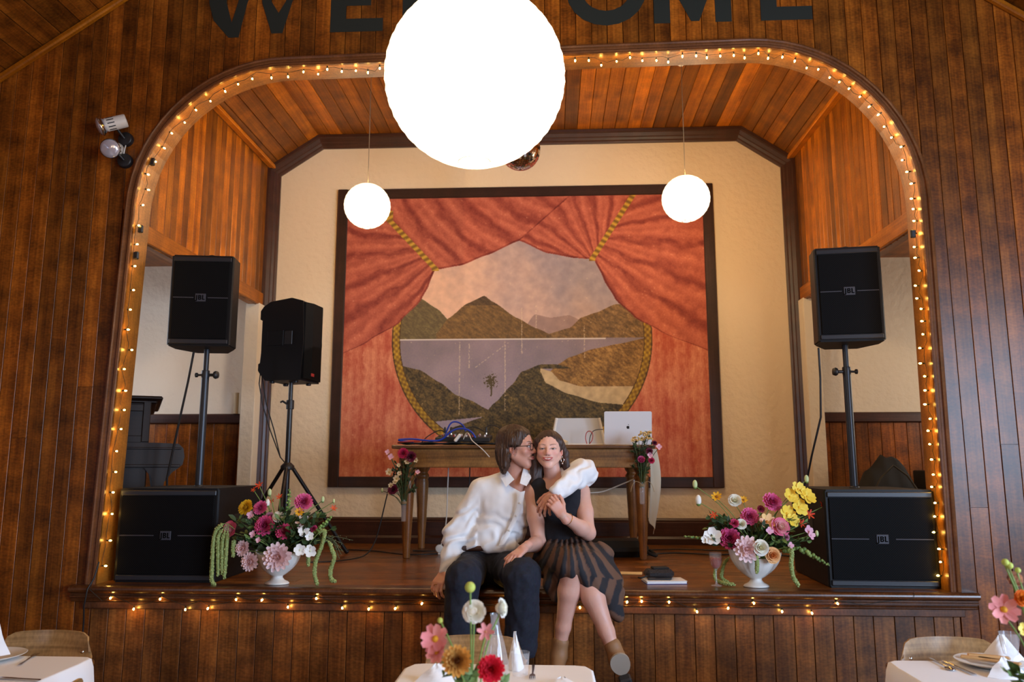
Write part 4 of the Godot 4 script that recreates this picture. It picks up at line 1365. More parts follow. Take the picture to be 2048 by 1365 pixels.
# ---------------------------------------------------------------- desk and what stands on it
func build_desk() -> void:
	var z0 := -1.30; var z1 := -2.10
	var t := thing("pine_desk", "long pine table with turned legs set up on the stage", "table", Vector3(0, S, 0))
	put("tabletop", cbox(Vector3(-0.006, 0.816, (z0 + z1) / 2), Vector3(1.955, 0.028, z0 - z1 + 0.06), 0.006, 0), M.pine_top, t)
	put("apron", cbox(Vector3(0, 0.732, z0 - 0.012), Vector3(1.86, 0.138, 0.024), 0.004, 0), M.pine, t)
	put("apron", cbox(Vector3(0, 0.732, z1 + 0.012), Vector3(1.86, 0.138, 0.024), 0.004, 0), M.pine, t)
	for s in [-1.0, 1.0]: put("apron", cbox(Vector3(s * 0.918, 0.732, (z0 + z1) / 2), Vector3(0.024, 0.138, z0 - z1 - 0.05), 0.004, 2), M.pine, t)
	var leg := MB.new()
	leg.lathe([[0.0, 0.0], [0.022, 0.0], [0.026, 0.004], [0.030, 0.12], [0.034, 0.14], [0.033, 0.15], [0.042, 0.30], [0.041, 0.31], [0.048, 0.42], [0.0475, 0.43], [0.052, 0.52], [0.050, 0.55], [0.046, 0.565], [0.050, 0.572], [0.056, 0.585], [0.056, 0.60], [0.048, 0.61], [0.043, 0.622], [0.056, 0.64], [0.062, 0.655], [0.062, 0.665]], 22)
	leg.box(Vector3(0, 0.735, 0), Vector3(0.10, 0.135, 0.10), 0.004)
	var lm := leg.mesh()
	lm.surface_set_material(0, M.pine_leg)
	for q in [Vector3(-0.872, 0, z0 - 0.06), Vector3(0.872, 0, z0 - 0.06), Vector3(-0.872, 0, z1 + 0.06), Vector3(0.872, 0, z1 + 0.06)]:
		var o := MeshInstance3D.new()
		o.name = "leg"
		o.mesh = lm
		o.position = q
		t.add_child(o, true)
	var ty := S + 0.830
	# mixer on a folded dark cloth, its leads
	var cl := MB.new()
	var g := []
	for i in 7:
		var row := []
		for j in 15: row.append(Vector3(-0.955 + 0.052 * j, ty + 0.012 + 0.006 * sin(j * 1.7 + i) * (1.0 if i in [0, 6] else 0.4), -1.36 - 0.07 * i))
		g.append(row)
	for i in g.size(): g[i].reverse()
	cl.sheet(g, 0.010)
	tag(put("dark_cloth", cl, M.cloth_black), "folded black cloth lying under the mixer on the pine table", "cloth")
	var mx := thing("audio_mixer", "small black audio mixer with rows of knobs and plugged leads", "mixer", Vector3(-0.47, ty + 0.026, -1.55))
	var body := MB.new()
	body.xf = Transform3D(Basis(Vector3.RIGHT, 0.10), Vector3(0, 0.03, 0))
	body.box(Vector3.ZERO, Vector3(0.42, 0.035, 0.26), 0.005)
	put("case", body, M.black_plastic, mx)
	for k in 8:
		for j in 3:
			var kb := MB.new()
			kb.xf = body.xf
			kb.lathe([[0.007, 0.0], [0.006, 0.014], [0.0, 0.015]], 8, Vector3(-0.17 + 0.048 * k, 0.018, -0.06 + 0.06 * j))
			put("knob", kb, [M.knob_white, M.knob_red, M.knob_grey][(k + j) % 3], mx)
	for q in [Vector3(-0.15, 0.05, 0.02), Vector3(-0.10, 0.05, 0.03), Vector3(0.17, 0.055, -0.02)]:
		var pg := MB.new()
		pg.lathe([[0.007, 0.0], [0.009, 0.004], [0.009, 0.02]], 10, q)
		put("plug_collar", pg, M.chrome, mx)
		pg = MB.new()
		pg.lathe([[0.009, 0.02], [0.009, 0.055], [0.005, 0.068]], 10, q)
		put("plug", pg, M.black_plastic, mx)
	var leads := [
		["blue lead arching over the mixer in a tall loop", M.blue_cable, 0.0065, [Vector3(-0.62, 1.72, -1.52), Vector3(-0.605, 1.80, -1.52), Vector3(-0.57, 1.865, -1.52), Vector3(-0.52, 1.872, -1.52), Vector3(-0.47, 1.84, -1.50), Vector3(-0.455, 1.80, -1.50)]],
		["blue lead lying along the table and bending back beside the mixer", M.blue_cable, 0.0075, [Vector3(-0.36, 1.725, -1.43), Vector3(-0.40, 1.79, -1.42), Vector3(-0.47, 1.818, -1.42), Vector3(-0.55, 1.80, -1.42), Vector3(-0.63, 1.735, -1.42), Vector3(-0.72, 1.725, -1.42), Vector3(-0.85, 1.738, -1.42), Vector3(-0.945, 1.735, -1.42), Vector3(-0.955, 1.728, -1.42), Vector3(-0.90, 1.718, -1.40), Vector3(-0.84, 1.712, -1.40)]],
		["thin black lead running from the mixer towards the backdrop", M.black_cable, 0.004, [Vector3(-0.62, 1.79, -1.53), Vector3(-0.66, 1.81, -1.53), Vector3(-0.75, 1.765, -1.53), Vector3(-0.80, 1.715, -1.53)]],
		["black lead curving over the end of the mixer", M.black_cable, 0.004, [Vector3(-0.30, 1.79, -1.57), Vector3(-0.30, 1.83, -1.57), Vector3(-0.27, 1.85, -1.57), Vector3(-0.22, 1.84, -1.57), Vector3(-0.16, 1.80, -1.57), Vector3(-0.12, 1.72, -1.57)]],
		["black lead lying across the back of the mixer", M.black_cable, 0.004, [Vector3(-0.60, 1.80, -1.60), Vector3(-0.52, 1.845, -1.60), Vector3(-0.46, 1.83, -1.60), Vector3(-0.40, 1.84, -1.60), Vector3(-0.33, 1.81, -1.60), Vector3(-0.28, 1.77, -1.60)]],
		["thin red lead along the near edge of the dark cloth", M.red_cable, 0.004, [Vector3(-0.95, 1.712, -1.34), Vector3(-0.85, 1.716, -1.34), Vector3(-0.78, 1.720, -1.34)]],
		["white lead draped from the mixer over the table edge", M.white_cable, 0.0035, [Vector3(-0.46, 1.735, -1.40), Vector3(-0.44, 1.775, -1.38), Vector3(-0.42, 1.78, -1.36), Vector3(-0.40, 1.75, -1.32), Vector3(-0.38, 1.72, -1.29), Vector3(-0.33, 1.68, -1.262), Vector3(-0.29, 1.645, -1.262), Vector3(-0.25, 1.60, -1.268)]]]
	for l in leads:
		var c := MB.new()
		c.tube(smooth(l[3], 4), l[2], 7)
		tag(put("audio_lead", c, l[1]), l[0], "cable")
	var ad := put("power_adapter", cbox(Vector3(0, 0, 0), Vector3(0.07, 0.022, 0.05), 0.006), M.white_plastic)
	ad.position = Vector3(-0.50, ty + 0.055, -1.37)
	ad.rotation.z = 0.9
	tag(ad, "white plug adapter leaning on the mixer", "adapter")
	# clear storage tub, base upwards, with a lead
	var tub := thing("storage_tub", "translucent plastic storage tub with sloping sides on the pine table", "tub", Vector3(0.415, ty, -1.72))
	var tb := MB.new()
	var lo := []; var hi := []
	for s in [[-1, 1], [1, 1], [1, -1], [-1, -1]]:
		lo.append(Vector3(s[0] * 0.205, 0.009, s[1] * 0.15)); hi.append(Vector3(s[0] * 0.165, 0.215, s[1] * 0.12))
	for k in 4: tb.quad(lo[k], lo[(k + 1) % 4], hi[(k + 1) % 4], hi[k])
	tb.quad(hi[0], hi[1], hi[2], hi[3])
	put("shell", tb, M.tub, tub)
	for k in 4:
		var e := MB.new()
		e.tube([lo[k], hi[k]], 0.012, 8)
		put("corner_rib", e, M.tub_rib, tub)
	var rim := MB.new()
	rim.tube([lo[0], lo[1], lo[2], lo[3], lo[0]], 0.008, 6)
	put("rim", rim, M.tub_rib, tub)
	var rl := put("paper_roll", roll(0.022, 0.09), M.card)
	rl.position = Vector3(0.285, ty + 0.024, -1.36)
	rl.rotation = Vector3(0.0, -0.5, PI / 2 - 0.35)
	tag(rl, "short white roll leaning against the tub", "roll")
	for l in [["red lead in a narrow loop before the storage tub", M.red_cable, [Vector3(0.475, 1.70, -1.40), Vector3(0.465, 1.745, -1.40), Vector3(0.475, 1.785, -1.40), Vector3(0.50, 1.795, -1.40), Vector3(0.52, 1.77, -1.40), Vector3(0.515, 1.73, -1.40), Vector3(0.495, 1.70, -1.40)]], ["black lead looping from the laptop to the red lead", M.black_cable, [Vector3(0.495, 1.70, -1.42), Vector3(0.50, 1.75, -1.42), Vector3(0.53, 1.80, -1.42), Vector3(0.60, 1.81, -1.43)]]]:
		var c := MB.new()
		c.tube(smooth(l[2], 4), 0.0035, 6)
		tag(put("audio_lead", c, l[1]), l[0], "cable")
	# laptop seen from behind
	var lp := thing("laptop", "open silver laptop seen from behind on the pine table", "laptop", Vector3(0.79, ty, -1.47), 0.02)
	put("base", cbox(Vector3(0, 0.008, -0.13), Vector3(0.36, 0.014, 0.245), 0.006), M.aluminium, lp)
	var lid := MB.new()
	lid.xf = Transform3D(Basis(Vector3.RIGHT, 0.16), Vector3(0, 0.012, 0.0))
	lid.plate(rounded(0.36, 0.246, 0.012), -0.006, 0.0)
	var lo_ := put("lid", lid, M.aluminium, lp)
	var ap := MB.new()
	ap.xf = lid.xf
	ap.plate(apple_shape(0.026, Vector2(0, 0.125)), 0.0, 0.0006)
	put("emblem", ap, M.emblem, lo_)
	ap = MB.new()
	ap.xf = lid.xf
	ap.plate(PackedVector2Array([Vector2(0.000, 0.1415), Vector2(0.001, 0.147), Vector2(0.006, 0.1505), Vector2(0.0065, 0.146), Vector2(0.003, 0.142)]), 0.0, 0.0006)
	put("emblem", ap, M.emblem, lo_)
	# cloth bag that hangs from the corner of the table
	var cb := MB.new()
	g = []
	for i in 12:
		var row := []
		for j in 6:
			var u := j / 5.0; var v := i / 11.0
			row.append(Vector3(0.925 + 0.085 * u * (0.55 + 0.45 * sin(v * 3.0 + 0.3)) + 0.012 * sin(u * 7 + v * 4), 1.66 - 0.52 * v - 0.10 * u * v, -1.33 - 0.05 * u + 0.012 * sin(u * 9.0 + v * 3.0)))
		g.append(row)
	for i in g.size(): g[i].reverse()
	cb.sheet(g, 0.004)
	tag(put("cloth_bag", cb, M.calico), "crumpled pale cloth hanging at the corner of the pine table", "cloth")
	# leads that hang below and lie about
	var loose := [
		["white extension lead hanging below the table to a round socket", M.white_cable, 0.005, [Vector3(-0.60, 1.52, -1.62), Vector3(-0.605, 1.35, -1.62), Vector3(-0.61, 1.15, -1.62), Vector3(-0.625, 1.02, -1.62), Vector3(-0.65, 0.93, -1.62)]],
		["white lead sagging from the table leg behind the woman", M.white_cable, 0.005, [Vector3(0.40, 1.33, -1.5), Vector3(0.52, 1.335, -1.5), Vector3(0.60, 1.345, -1.5), Vector3(0.70, 1.385, -1.46), Vector3(0.80, 1.43, -1.40), Vector3(0.845, 1.455, -1.33)]],
		["black lead hanging behind the man under the table", M.black_cable, 0.005, [Vector3(-0.46, 1.55, -1.9), Vector3(-0.47, 1.3, -1.9), Vector3(-0.52, 1.0, -1.9), Vector3(-0.60, 0.87, -1.85), Vector3(-0.9, 0.868, -1.8)]],
		["black lead falling beside the flower-decked table leg to the floor", M.black_cable, 0.005, [Vector3(-0.955, 1.55, -1.37), Vector3(-1.02, 1.35, -1.37), Vector3(-1.05, 1.22, -1.37), Vector3(-1.075, 1.10, -1.36), Vector3(-1.11, 0.97, -1.34), Vector3(-1.17, 0.885, -1.28), Vector3(-1.30, 0.868, -1.12), Vector3(-1.5, 0.868, -1.0)]],
		["black lead looped on the floor round the table leg", M.black_cable, 0.005, [Vector3(-1.6, 0.868, -1.9), Vector3(-1.2, 0.868, -1.75), Vector3(-0.95, 0.868, -1.55), Vector3(-0.75, 0.868, -1.55), Vector3(-0.62, 0.868, -1.7), Vector3(-0.60, 0.91, -1.84)]],
		["black lead snaking over the floor beyond the table", M.black_cable, 0.006, [Vector3(0.92, 0.868, -1.6), Vector3(1.15, 0.868, -1.75), Vector3(1.45, 0.868, -1.65), Vector3(1.75, 0.868, -1.72), Vector3(2.1, 0.868, -1.5)]],
		["second black lead lying by the skirting beyond the table", M.black_cable, 0.005, [Vector3(0.95, 0.868, -1.95), Vector3(1.25, 0.868, -2.02), Vector3(1.6, 0.868, -1.95), Vector3(2.0, 0.868, -2.1)]]]
	for l in loose:
		var c := MB.new()
		c.tube(smooth(l[3], 5), l[2], 7)
		tag(put("loose_lead", c, l[1]), l[0], "cable")
	var so := thing("extension_socket", "round white socket at the end of the hanging extension lead", "socket", Vector3(-0.662, 0.905, -1.62))
	var sm := MB.new()
	sm.xf = Transform3D(Basis(Vector3.RIGHT, PI / 2), Vector3.ZERO)
	sm.lathe([[0.0, -0.015], [0.026, -0.015], [0.031, -0.008], [0.031, 0.012], [0.026, 0.018], [0.0, 0.018]], 18)
	put("body", sm, M.white_plastic, so)
	sm = MB.new()
	sm.box(Vector3(0, -0.036, 0), Vector3(0.024, 0.02, 0.02), 0.004)
	put("lead_grip", sm, M.white_plastic, so)
	var fb := thing("floor_bag", "flat black bag lying under the table beside its leg", "bag", Vector3(0.66, S, -1.62), 0.1)
	var fm := MB.new()
	fm.box(Vector3(0, 0.06, 0), Vector3(0.52, 0.12, 0.34), 0.045)
	put("bag_body", fm, M.bag_black, fb)
	fm = MB.new()
	fm.tube(smooth([Vector3(0.20, 0.06, 0.17), Vector3(0.26, 0.03, 0.22), Vector3(0.30, 0.02, 0.20), Vector3(0.27, 0.05, 0.12)], 3), 0.012, 6)
	put("strap", fm, M.bag_black, fb)


func roll(r: float, len: float) -> MB:
	var b := MB.new()
	b.lathe([[r, -len / 2], [r, len / 2]], 16)
	return b


func rounded(w: float, h: float, r: float) -> PackedVector2Array:
	var p := PackedVector2Array()
	for c in [[w / 2 - r, r, -90], [w / 2 - r, h - r, 0], [-w / 2 + r, h - r, 90], [-w / 2 + r, r, 180]]:
		for k in 5:
			var a := deg_to_rad(c[2] + k * 22.5)
			p.append(Vector2(c[0] + r * cos(a), c[1] + r * sin(a)))
	return p


func apple_shape(w: float, o: Vector2) -> PackedVector2Array:
	var p := PackedVector2Array()
	for q in [[0.0, -0.36], [0.16, -0.46], [0.30, -0.40], [0.44, -0.18], [0.36, -0.05], [0.31, 0.08], [0.34, 0.22], [0.42, 0.33], [0.28, 0.43], [0.13, 0.42], [0.0, 0.37], [-0.15, 0.42], [-0.31, 0.39], [-0.44, 0.22], [-0.46, 0.02], [-0.40, -0.22], [-0.28, -0.41], [-0.15, -0.46]]:
		p.append(o + Vector2(q[0], q[1]) * w)
	return p


func smooth(pts: Array, per: int) -> Array:
	var out := []
	var n := pts.size()
	for i in n - 1:
		var p0: Vector3 = pts[maxi(i - 1, 0)]; var p1: Vector3 = pts[i]; var p2: Vector3 = pts[i + 1]; var p3: Vector3 = pts[mini(i + 2, n - 1)]
		for k in per:
			var t := float(k) / per
			out.append(0.5 * ((2 * p1) + (p2 - p0) * t + (2 * p0 - 5 * p1 + 4 * p2 - p3) * t * t + (3 * p1 - p0 - 3 * p2 + p3) * t * t * t))
	out.append(pts[n - 1])
	return out


# ---------------------------------------------------------------- flowers
func petal(b: MB, o: Vector3, dir: Vector3, up: Vector3, len: float, wid: float, cup: float, tip := 0.6) -> void:
	var side := dir.cross(up).normalized()
	var g := []
	for i in 4:
		var t := i / 3.0
		var w: float = wid * 0.5 * [0.35, 0.95, 1.0, tip * 0.5][i]
		var p := o + dir * len * t + up * (cup * len * t * t)
		g.append([p + side * w + up * (w * 0.35), p, p - side * w + up * (w * 0.35)])
	for i in 4: g[i].reverse()
	b.sheet(g)


func face_basis(f: Vector3) -> Basis:
	var x := f.cross(Vector3(0.13, 0.95, 0.21)).normalized()
	return Basis(x, f.cross(x), f)


# a full double bloom: rings of petals from a tight heart outwards
func double_bloom(b: MB, o: Vector3, f: Vector3, r: float, heart: Color, rim: Color, rings := 5, per := 9, slim := 0.5) -> void:
	var B := face_basis(f.normalized())
	for i in rings:
		var t := (i + 0.5) / rings
		var tilt := lerpf(0.20, 1.62, t)
		var n := per + i * 2
		var len := r * lerpf(0.45, 0.98, t)
		for k in n:
			var a := TAU * (k + 0.5 * (i % 2)) / n + rng.randf_range(-0.06, 0.06)
			var rad := (B.x * cos(a) + B.y * sin(a))
			var tt := tilt + rng.randf_range(-0.12, 0.12)
			var dir := (B.z * cos(tt) + rad * sin(tt)).normalized()
			var up := (B.z * sin(tt) - rad * cos(tt)).normalized()
			b.col = heart.lerp(rim, clampf(t + rng.randf_range(-0.12, 0.12), 0, 1))
			petal(b, o + rad * r * 0.06 - B.z * r * 0.12 * t, dir, up, len, len * slim * 1.25, 0.22, 0.7)
	b.col = heart
	b.ball(o + B.z * r * 0.06, Vector3.ONE * r * 0.24, 6, 9)


# a single bloom: one or two rows of flat petals round an eye
func open_bloom(b: MB, o: Vector3, f: Vector3, r: float, n: int, c1: Color, c2: Color, eye: Color, eye_r := 0.25, wide := 0.75) -> void:
	var B := face_basis(f.normalized())
	for k in n:
		var a := TAU * k / n + rng.randf_range(-0.08, 0.08)
		var rad := B.x * cos(a) + B.y * sin(a)
		var tt := 1.35 + rng.randf_range(-0.18, 0.18)
		b.col = c1.lerp(c2, rng.randf())
		petal(b, o + rad * r * 0.05, (B.z * cos(tt) + rad * sin(tt)).normalized(), (B.z * sin(tt) - rad * cos(tt)).normalized(), r, r * wide, 0.12, 1.2)
	b.col = eye
	b.ball(o + B.z * r * 0.08, Vector3.ONE * r * eye_r, 6, 9)


# a cupped bloom: petals wrapped round one another
func cup_bloom(b: MB, o: Vector3, f: Vector3, r: float, inner: Color, outer: Color, rings := 3) -> void:
	var B := face_basis(f.normalized())
	b.col = inner
	b.ball(o - B.z * r * 0.05, Vector3.ONE * r * 0.52, 7, 10)
	for i in rings:
		var t := (i + 0.6) / rings
		var n := 5 + i
		for k in n:
			var a := TAU * (k + 0.37 * i) / n
			var rad := B.x * cos(a) + B.y * sin(a)
			var tt := lerpf(0.15, 0.85, t)
			b.col = inner.lerp(outer, t * rng.randf_range(0.7, 1.1))
			petal(b, o - B.z * r * 0.5 + rad * r * 0.28 * t, (B.z * cos(tt) + rad * sin(tt)).normalized(), (B.z * sin(tt) - rad * cos(tt)).normalized(), r * 1.25, r * 1.15, 0.28, 1.5)


func leaf_spray(b: MB, from: Vector3, to: Vector3, n: int, len: float, c1: Color, c2: Color) -> void:
	var mid := (from + to) * 0.5 + Vector3(rng.randf_range(-0.02, 0.02), 0.02, rng.randf_range(-0.02, 0.02))
	var pts := smooth([from, mid, to], 4)
	b.col = c1
	b.tube(pts, 0.0022, 4)
	for k in n:
		var t := lerpf(0.25, 1.0, (k + 0.5) / n)
		var p: Vector3 = pts[mini(int(t * (pts.size() - 1)), pts.size() - 1)]
		var d := ((to - from).normalized() * 0.5 + Vector3(rng.randf_range(-1, 1), rng.randf_range(-0.5, 0.8), rng.randf_range(-0.6, 1))).normalized()
		var up := d.cross(Vector3(rng.randf_range(-1, 1), rng.randf_range(-1, 1), rng.randf_range(-1, 1))).normalized()
		b.col = c1.lerp(c2, rng.randf())
		petal(b, p, d, up, len * rng.randf_range(0.7, 1.2), len * 0.5, -0.15, 0.2)


func tassel(b: MB, pts: Array, r: float, c1: Color, c2: Color) -> void:
	var q := smooth(pts, 6)
	var rad := []
	for k in q.size(): rad.append(r * (0.55 + 0.3 * sin(minf(1.0, k * 3.0 / q.size()) * PI / 2)) * (0.75 if k > q.size() - 3 else 1.0) * (0.25 if k < q.size() / 5.0 else 1.0))
	b.col = c1
	b.tube(q, rad, 6)
	for k in q.size() * 9:
		var i := rng.randi_range(int(q.size() / 5.0), q.size() - 1)
		var d := Vector3(rng.randf_range(-1, 1), rng.randf_range(-1, 1), rng.randf_range(-1, 1)).normalized()
		b.col = c1.lerp(c2, rng.randf())
		b.ball(q[i] + d * rad[i] * 0.85, Vector3.ONE * r * rng.randf_range(0.26, 0.42), 3, 5)


func spike(b: MB, from: Vector3, to: Vector3, n: int, r: float, c1: Color, c2: Color) -> void:
	b.col = c1
	b.tube([from, (from + to) * 0.5 + Vector3(0, 0.005, 0), to], 0.0028, 5)
	for k in n:
		var t := k / float(n)
		var a := k * 2.4
		var d := Vector3(cos(a), 0.2, sin(a)).normalized()
		b.col = c1.lerp(c2, rng.randf())
		b.ball(from.lerp(to, 0.15 + 0.85 * t) + d * r * (1.1 - 0.6 * t), Vector3.ONE * r * (1.0 - 0.6 * t), 4, 6)


func bloom(kind: String, o: Vector3, r: float, out: Vector3, parent: Node3D) -> void:
	var b := MB.new()
	var f := (out + Vector3(0, 0.25, 0.9)).normalized()
	var white := lin(240, 238, 228)
	match kind:
		"pink": double_bloom(b, o, f, r, lin(176, 40, 92), lin(236, 110, 160), 5, 10, 0.4)
		"hot": double_bloom(b, o, f, r, lin(150, 22, 72), lin(232, 90, 146), 5, 10, 0.42)
		"hotsmall": double_bloom(b, o, f, r, lin(120, 30, 50), lin(160, 50, 74), 3, 8, 0.5)
		"pinkred": double_bloom(b, o, f, r, lin(146, 16, 50), lin(224, 74, 120), 4, 10, 0.42)
		"mauve": double_bloom(b, o, f, r, lin(140, 70, 96), lin(200, 140, 164), 4, 8, 0.5)
		"blush": double_bloom(b, o, f, r, lin(232, 190, 186), lin(242, 216, 216), 4, 9, 0.36)
		"yellow_pom": double_bloom(b, o, f, r, lin(206, 150, 16), lin(246, 206, 40), 6, 10, 0.4)
		"rose2":
			double_bloom(b, o, f, r, lin(248, 216, 204), lin(230, 96, 140), 4, 6, 0.95)
		"white_cup", "white_rose": double_bloom(b, o, f, r, lin(240, 234, 200), white, 4, 6, 0.95)
		"apricot": double_bloom(b, o, f, r, lin(228, 150, 80), lin(246, 200, 140), 4, 6, 0.9)
		"apricot_s": open_bloom(b, o, f, r, 7, lin(246, 206, 130), lin(240, 180, 150), lin(190, 120, 40), 0.2, 0.6)
		"white_bud", "green_bud":
			b.col = white if kind == "white_bud" else lin(196, 210, 150)
			b.ball(o, Vector3(r * 0.55, r, r * 0.55), 7, 9)
			b.col = lin(110, 140, 70)
			b.ball(o - Vector3(0, r * 0.6, 0), Vector3(r * 0.45, r * 0.5, r * 0.45), 5, 7)
		"star": open_bloom(b, o, f, r, 6, white, lin(236, 200, 200), lin(206, 120, 30), 0.26, 0.34)
		"white_pea": open_bloom(b, o, f, r, 5, white, lin(250, 250, 246), lin(220, 220, 190), 0.18, 0.95)
		"pale_pea": open_bloom(b, o, f, r, 4, lin(240, 190, 200), lin(226, 170, 190), lin(220, 160, 180), 0.2, 0.95)
		"yellow_small": open_bloom(b, o, f, r, 8, lin(240, 180, 30), lin(226, 160, 20), lin(150, 90, 20), 0.3, 0.45)
		"croco": open_bloom(b, o, f, r, 6, lin(224, 80, 24), lin(200, 50, 20), lin(230, 140, 40), 0.15, 0.36)
		"glad": open_bloom(b, o, f, r, 6, lin(248, 222, 92), lin(244, 206, 60), lin(236, 190, 50), 0.15, 0.85)
		"white_dahlia":
			b.col = lin(244, 238, 220)
			b.ball(o, Vector3.ONE * r * 0.55, 8, 10)
			double_bloom(b, o, f, r, lin(238, 230, 200), lin(250, 246, 236), 6, 12, 0.62)
		"cosmos_pink": open_bloom(b, o, f, r, 8, lin(240, 160, 150), lin(232, 140, 140), lin(226, 160, 30), 0.24, 0.62)
		"orange_dahlia": double_bloom(b, o, f, r, lin(120, 60, 20), lin(246, 186, 90), 4, 12, 0.34)
		"red_dahlia": double_bloom(b, o, f, r, lin(190, 10, 36), lin(226, 20, 50), 5, 10, 0.4)
		"orange_zinnia": double_bloom(b, o, f, r, lin(236, 150, 20), lin(240, 110, 20), 5, 10, 0.5)
		"peach": cup_bloom(b, o, f, r, lin(246, 210, 186), lin(248, 200, 176), 4)
		"yellow_p": open_bloom(b, o, f, r, 6, lin(246, 226, 110), lin(246, 216, 80), lin(220, 180, 60), 0.2, 0.8)
		"alstro": open_bloom(b, o, f, r, 6, lin(226, 150, 150), lin(214, 130, 120), lin(200, 130, 90), 0.15, 0.5)
		"green_bud2":
			b.col = lin(190, 200, 90)
			b.ball(o, Vector3(r, r, r), 7, 9)
			for k in 5:
				var a := TAU * k / 5
				b.col = lin(130, 170, 70)
				petal(b, o - Vector3(0, r * 0.7, 0), Vector3(cos(a), 0.9, sin(a)).normalized(), Vector3(-cos(a), 0.5, -sin(a)).normalized(), r * 1.5, r * 0.8, 0.1, 0.4)
		"purple": double_bloom(b, o, f, r, lin(60, 10, 30), lin(120, 24, 62), 4, 9, 0.42)
		"magenta": double_bloom(b, o, f, r, lin(140, 20, 56), lin(206, 40, 90), 4, 9, 0.5)
		"cream_s": open_bloom(b, o, f, r, 6, lin(226, 210, 170), lin(210, 190, 150), lin(190, 160, 90), 0.3, 0.7)
		"rose_pink": cup_bloom(b, o, f, r, lin(214, 90, 150), lin(230, 130, 180), 4)
		"yarrow":
			for k in 26:
				var q := o + Vector3(rng.randf_range(-1, 1), rng.randf_range(-0.35, 0.35), rng.randf_range(-1, 1)) * r
				b.col = lin(214, 186, 120).lerp(lin(190, 156, 90), rng.randf())
				b.ball(q, Vector3.ONE * r * 0.18, 3, 5)
	put("bloom", b, M.petals, parent)


func stems(parent: Node3D, list: Array, root: Vector3, c: Color) -> void:
	for f in list:
		var b := MB.new()
		b.col = c
		var o := Vector3(f[1], f[2], f[3])
		var m := Vector3(lerpf(root.x, o.x, 0.45), lerpf(root.y, o.y, 0.62), lerpf(root.z, o.z, 0.5))
		b.tube(smooth([root + Vector3((o.x - root.x) * 0.12, 0, 0), m, o - Vector3(0, f[4] * 0.3, 0.006)], 4), 0.0024, 5)
		put("stem", b, M.leaves, parent)


func urn(at: Vector3, label: String, boat: bool) -> void:
	var t := thing("flower_urn", label, "urn", at)
	var b := MB.new()
	b.xf = Transform3D(Basis.from_scale(Vector3(1.0, 1.0, 0.72)), Vector3.ZERO)
	b.lathe([[0.0, 0.0], [0.070, 0.0], [0.072, 0.006], [0.066, 0.014], [0.044, 0.024], [0.033, 0.038], [0.034, 0.048], [0.042, 0.055]], 40)
	put("foot", b, M.porcelain, t)
	b = MB.new()
	# fluted bowl, its rim rising to the ends
	var R := 15
	var g := []
	for i in R:
		var v := i / (R - 1.0)
		var row := []
		for k in 73:
			var a := TAU * k / 72
			var r0 := 0.038 + 0.092 * pow(sin(v * PI * 0.5), 0.85)
			r0 *= 1.0 + 0.045 * absf(sin(a * 13.0)) * smoothstep(0.12, 0.4, v)
			var ends := pow(absf(cos(a)), 3.0)
			var x := cos(a) * r0 * (1.0 + (0.10 if boat else 0.0) * ends * v)
			var y := 0.05 + v * 0.115 + 0.028 * ends * v * v + (0.02 * v * v if boat and cos(a) < -0.5 else 0.0)
			row.append(Vector3(x, y, -sin(a) * r0 * 0.72))
		g.append(row)
	b.sheet(g, 0.004)
	put("bowl", b, M.porcelain, t)


func amaranth(parent: Node3D, lists: Array, r: float) -> void:
	for l in lists:
		var b := MB.new()
		tassel(b, l, r, lin(134, 150, 84), lin(178, 190, 118))
		put("amaranth_tassel", b, M.leaves, parent)


func greenery(parent: Node3D, root: Vector3, n: int, spread: Vector3, c1: Color, c2: Color, len := 0.05) -> void:
	for k in n:
		var b := MB.new()
		var d := Vector3(rng.randf_range(-1, 1) * spread.x, rng.randf_range(0.15, 1.0) * spread.y, rng.randf_range(-1, 1) * spread.z)
		leaf_spray(b, root + d * 0.15, root + d, 9, len, c1, c2)
		put("leaf_spray", b, M.leaves, parent)


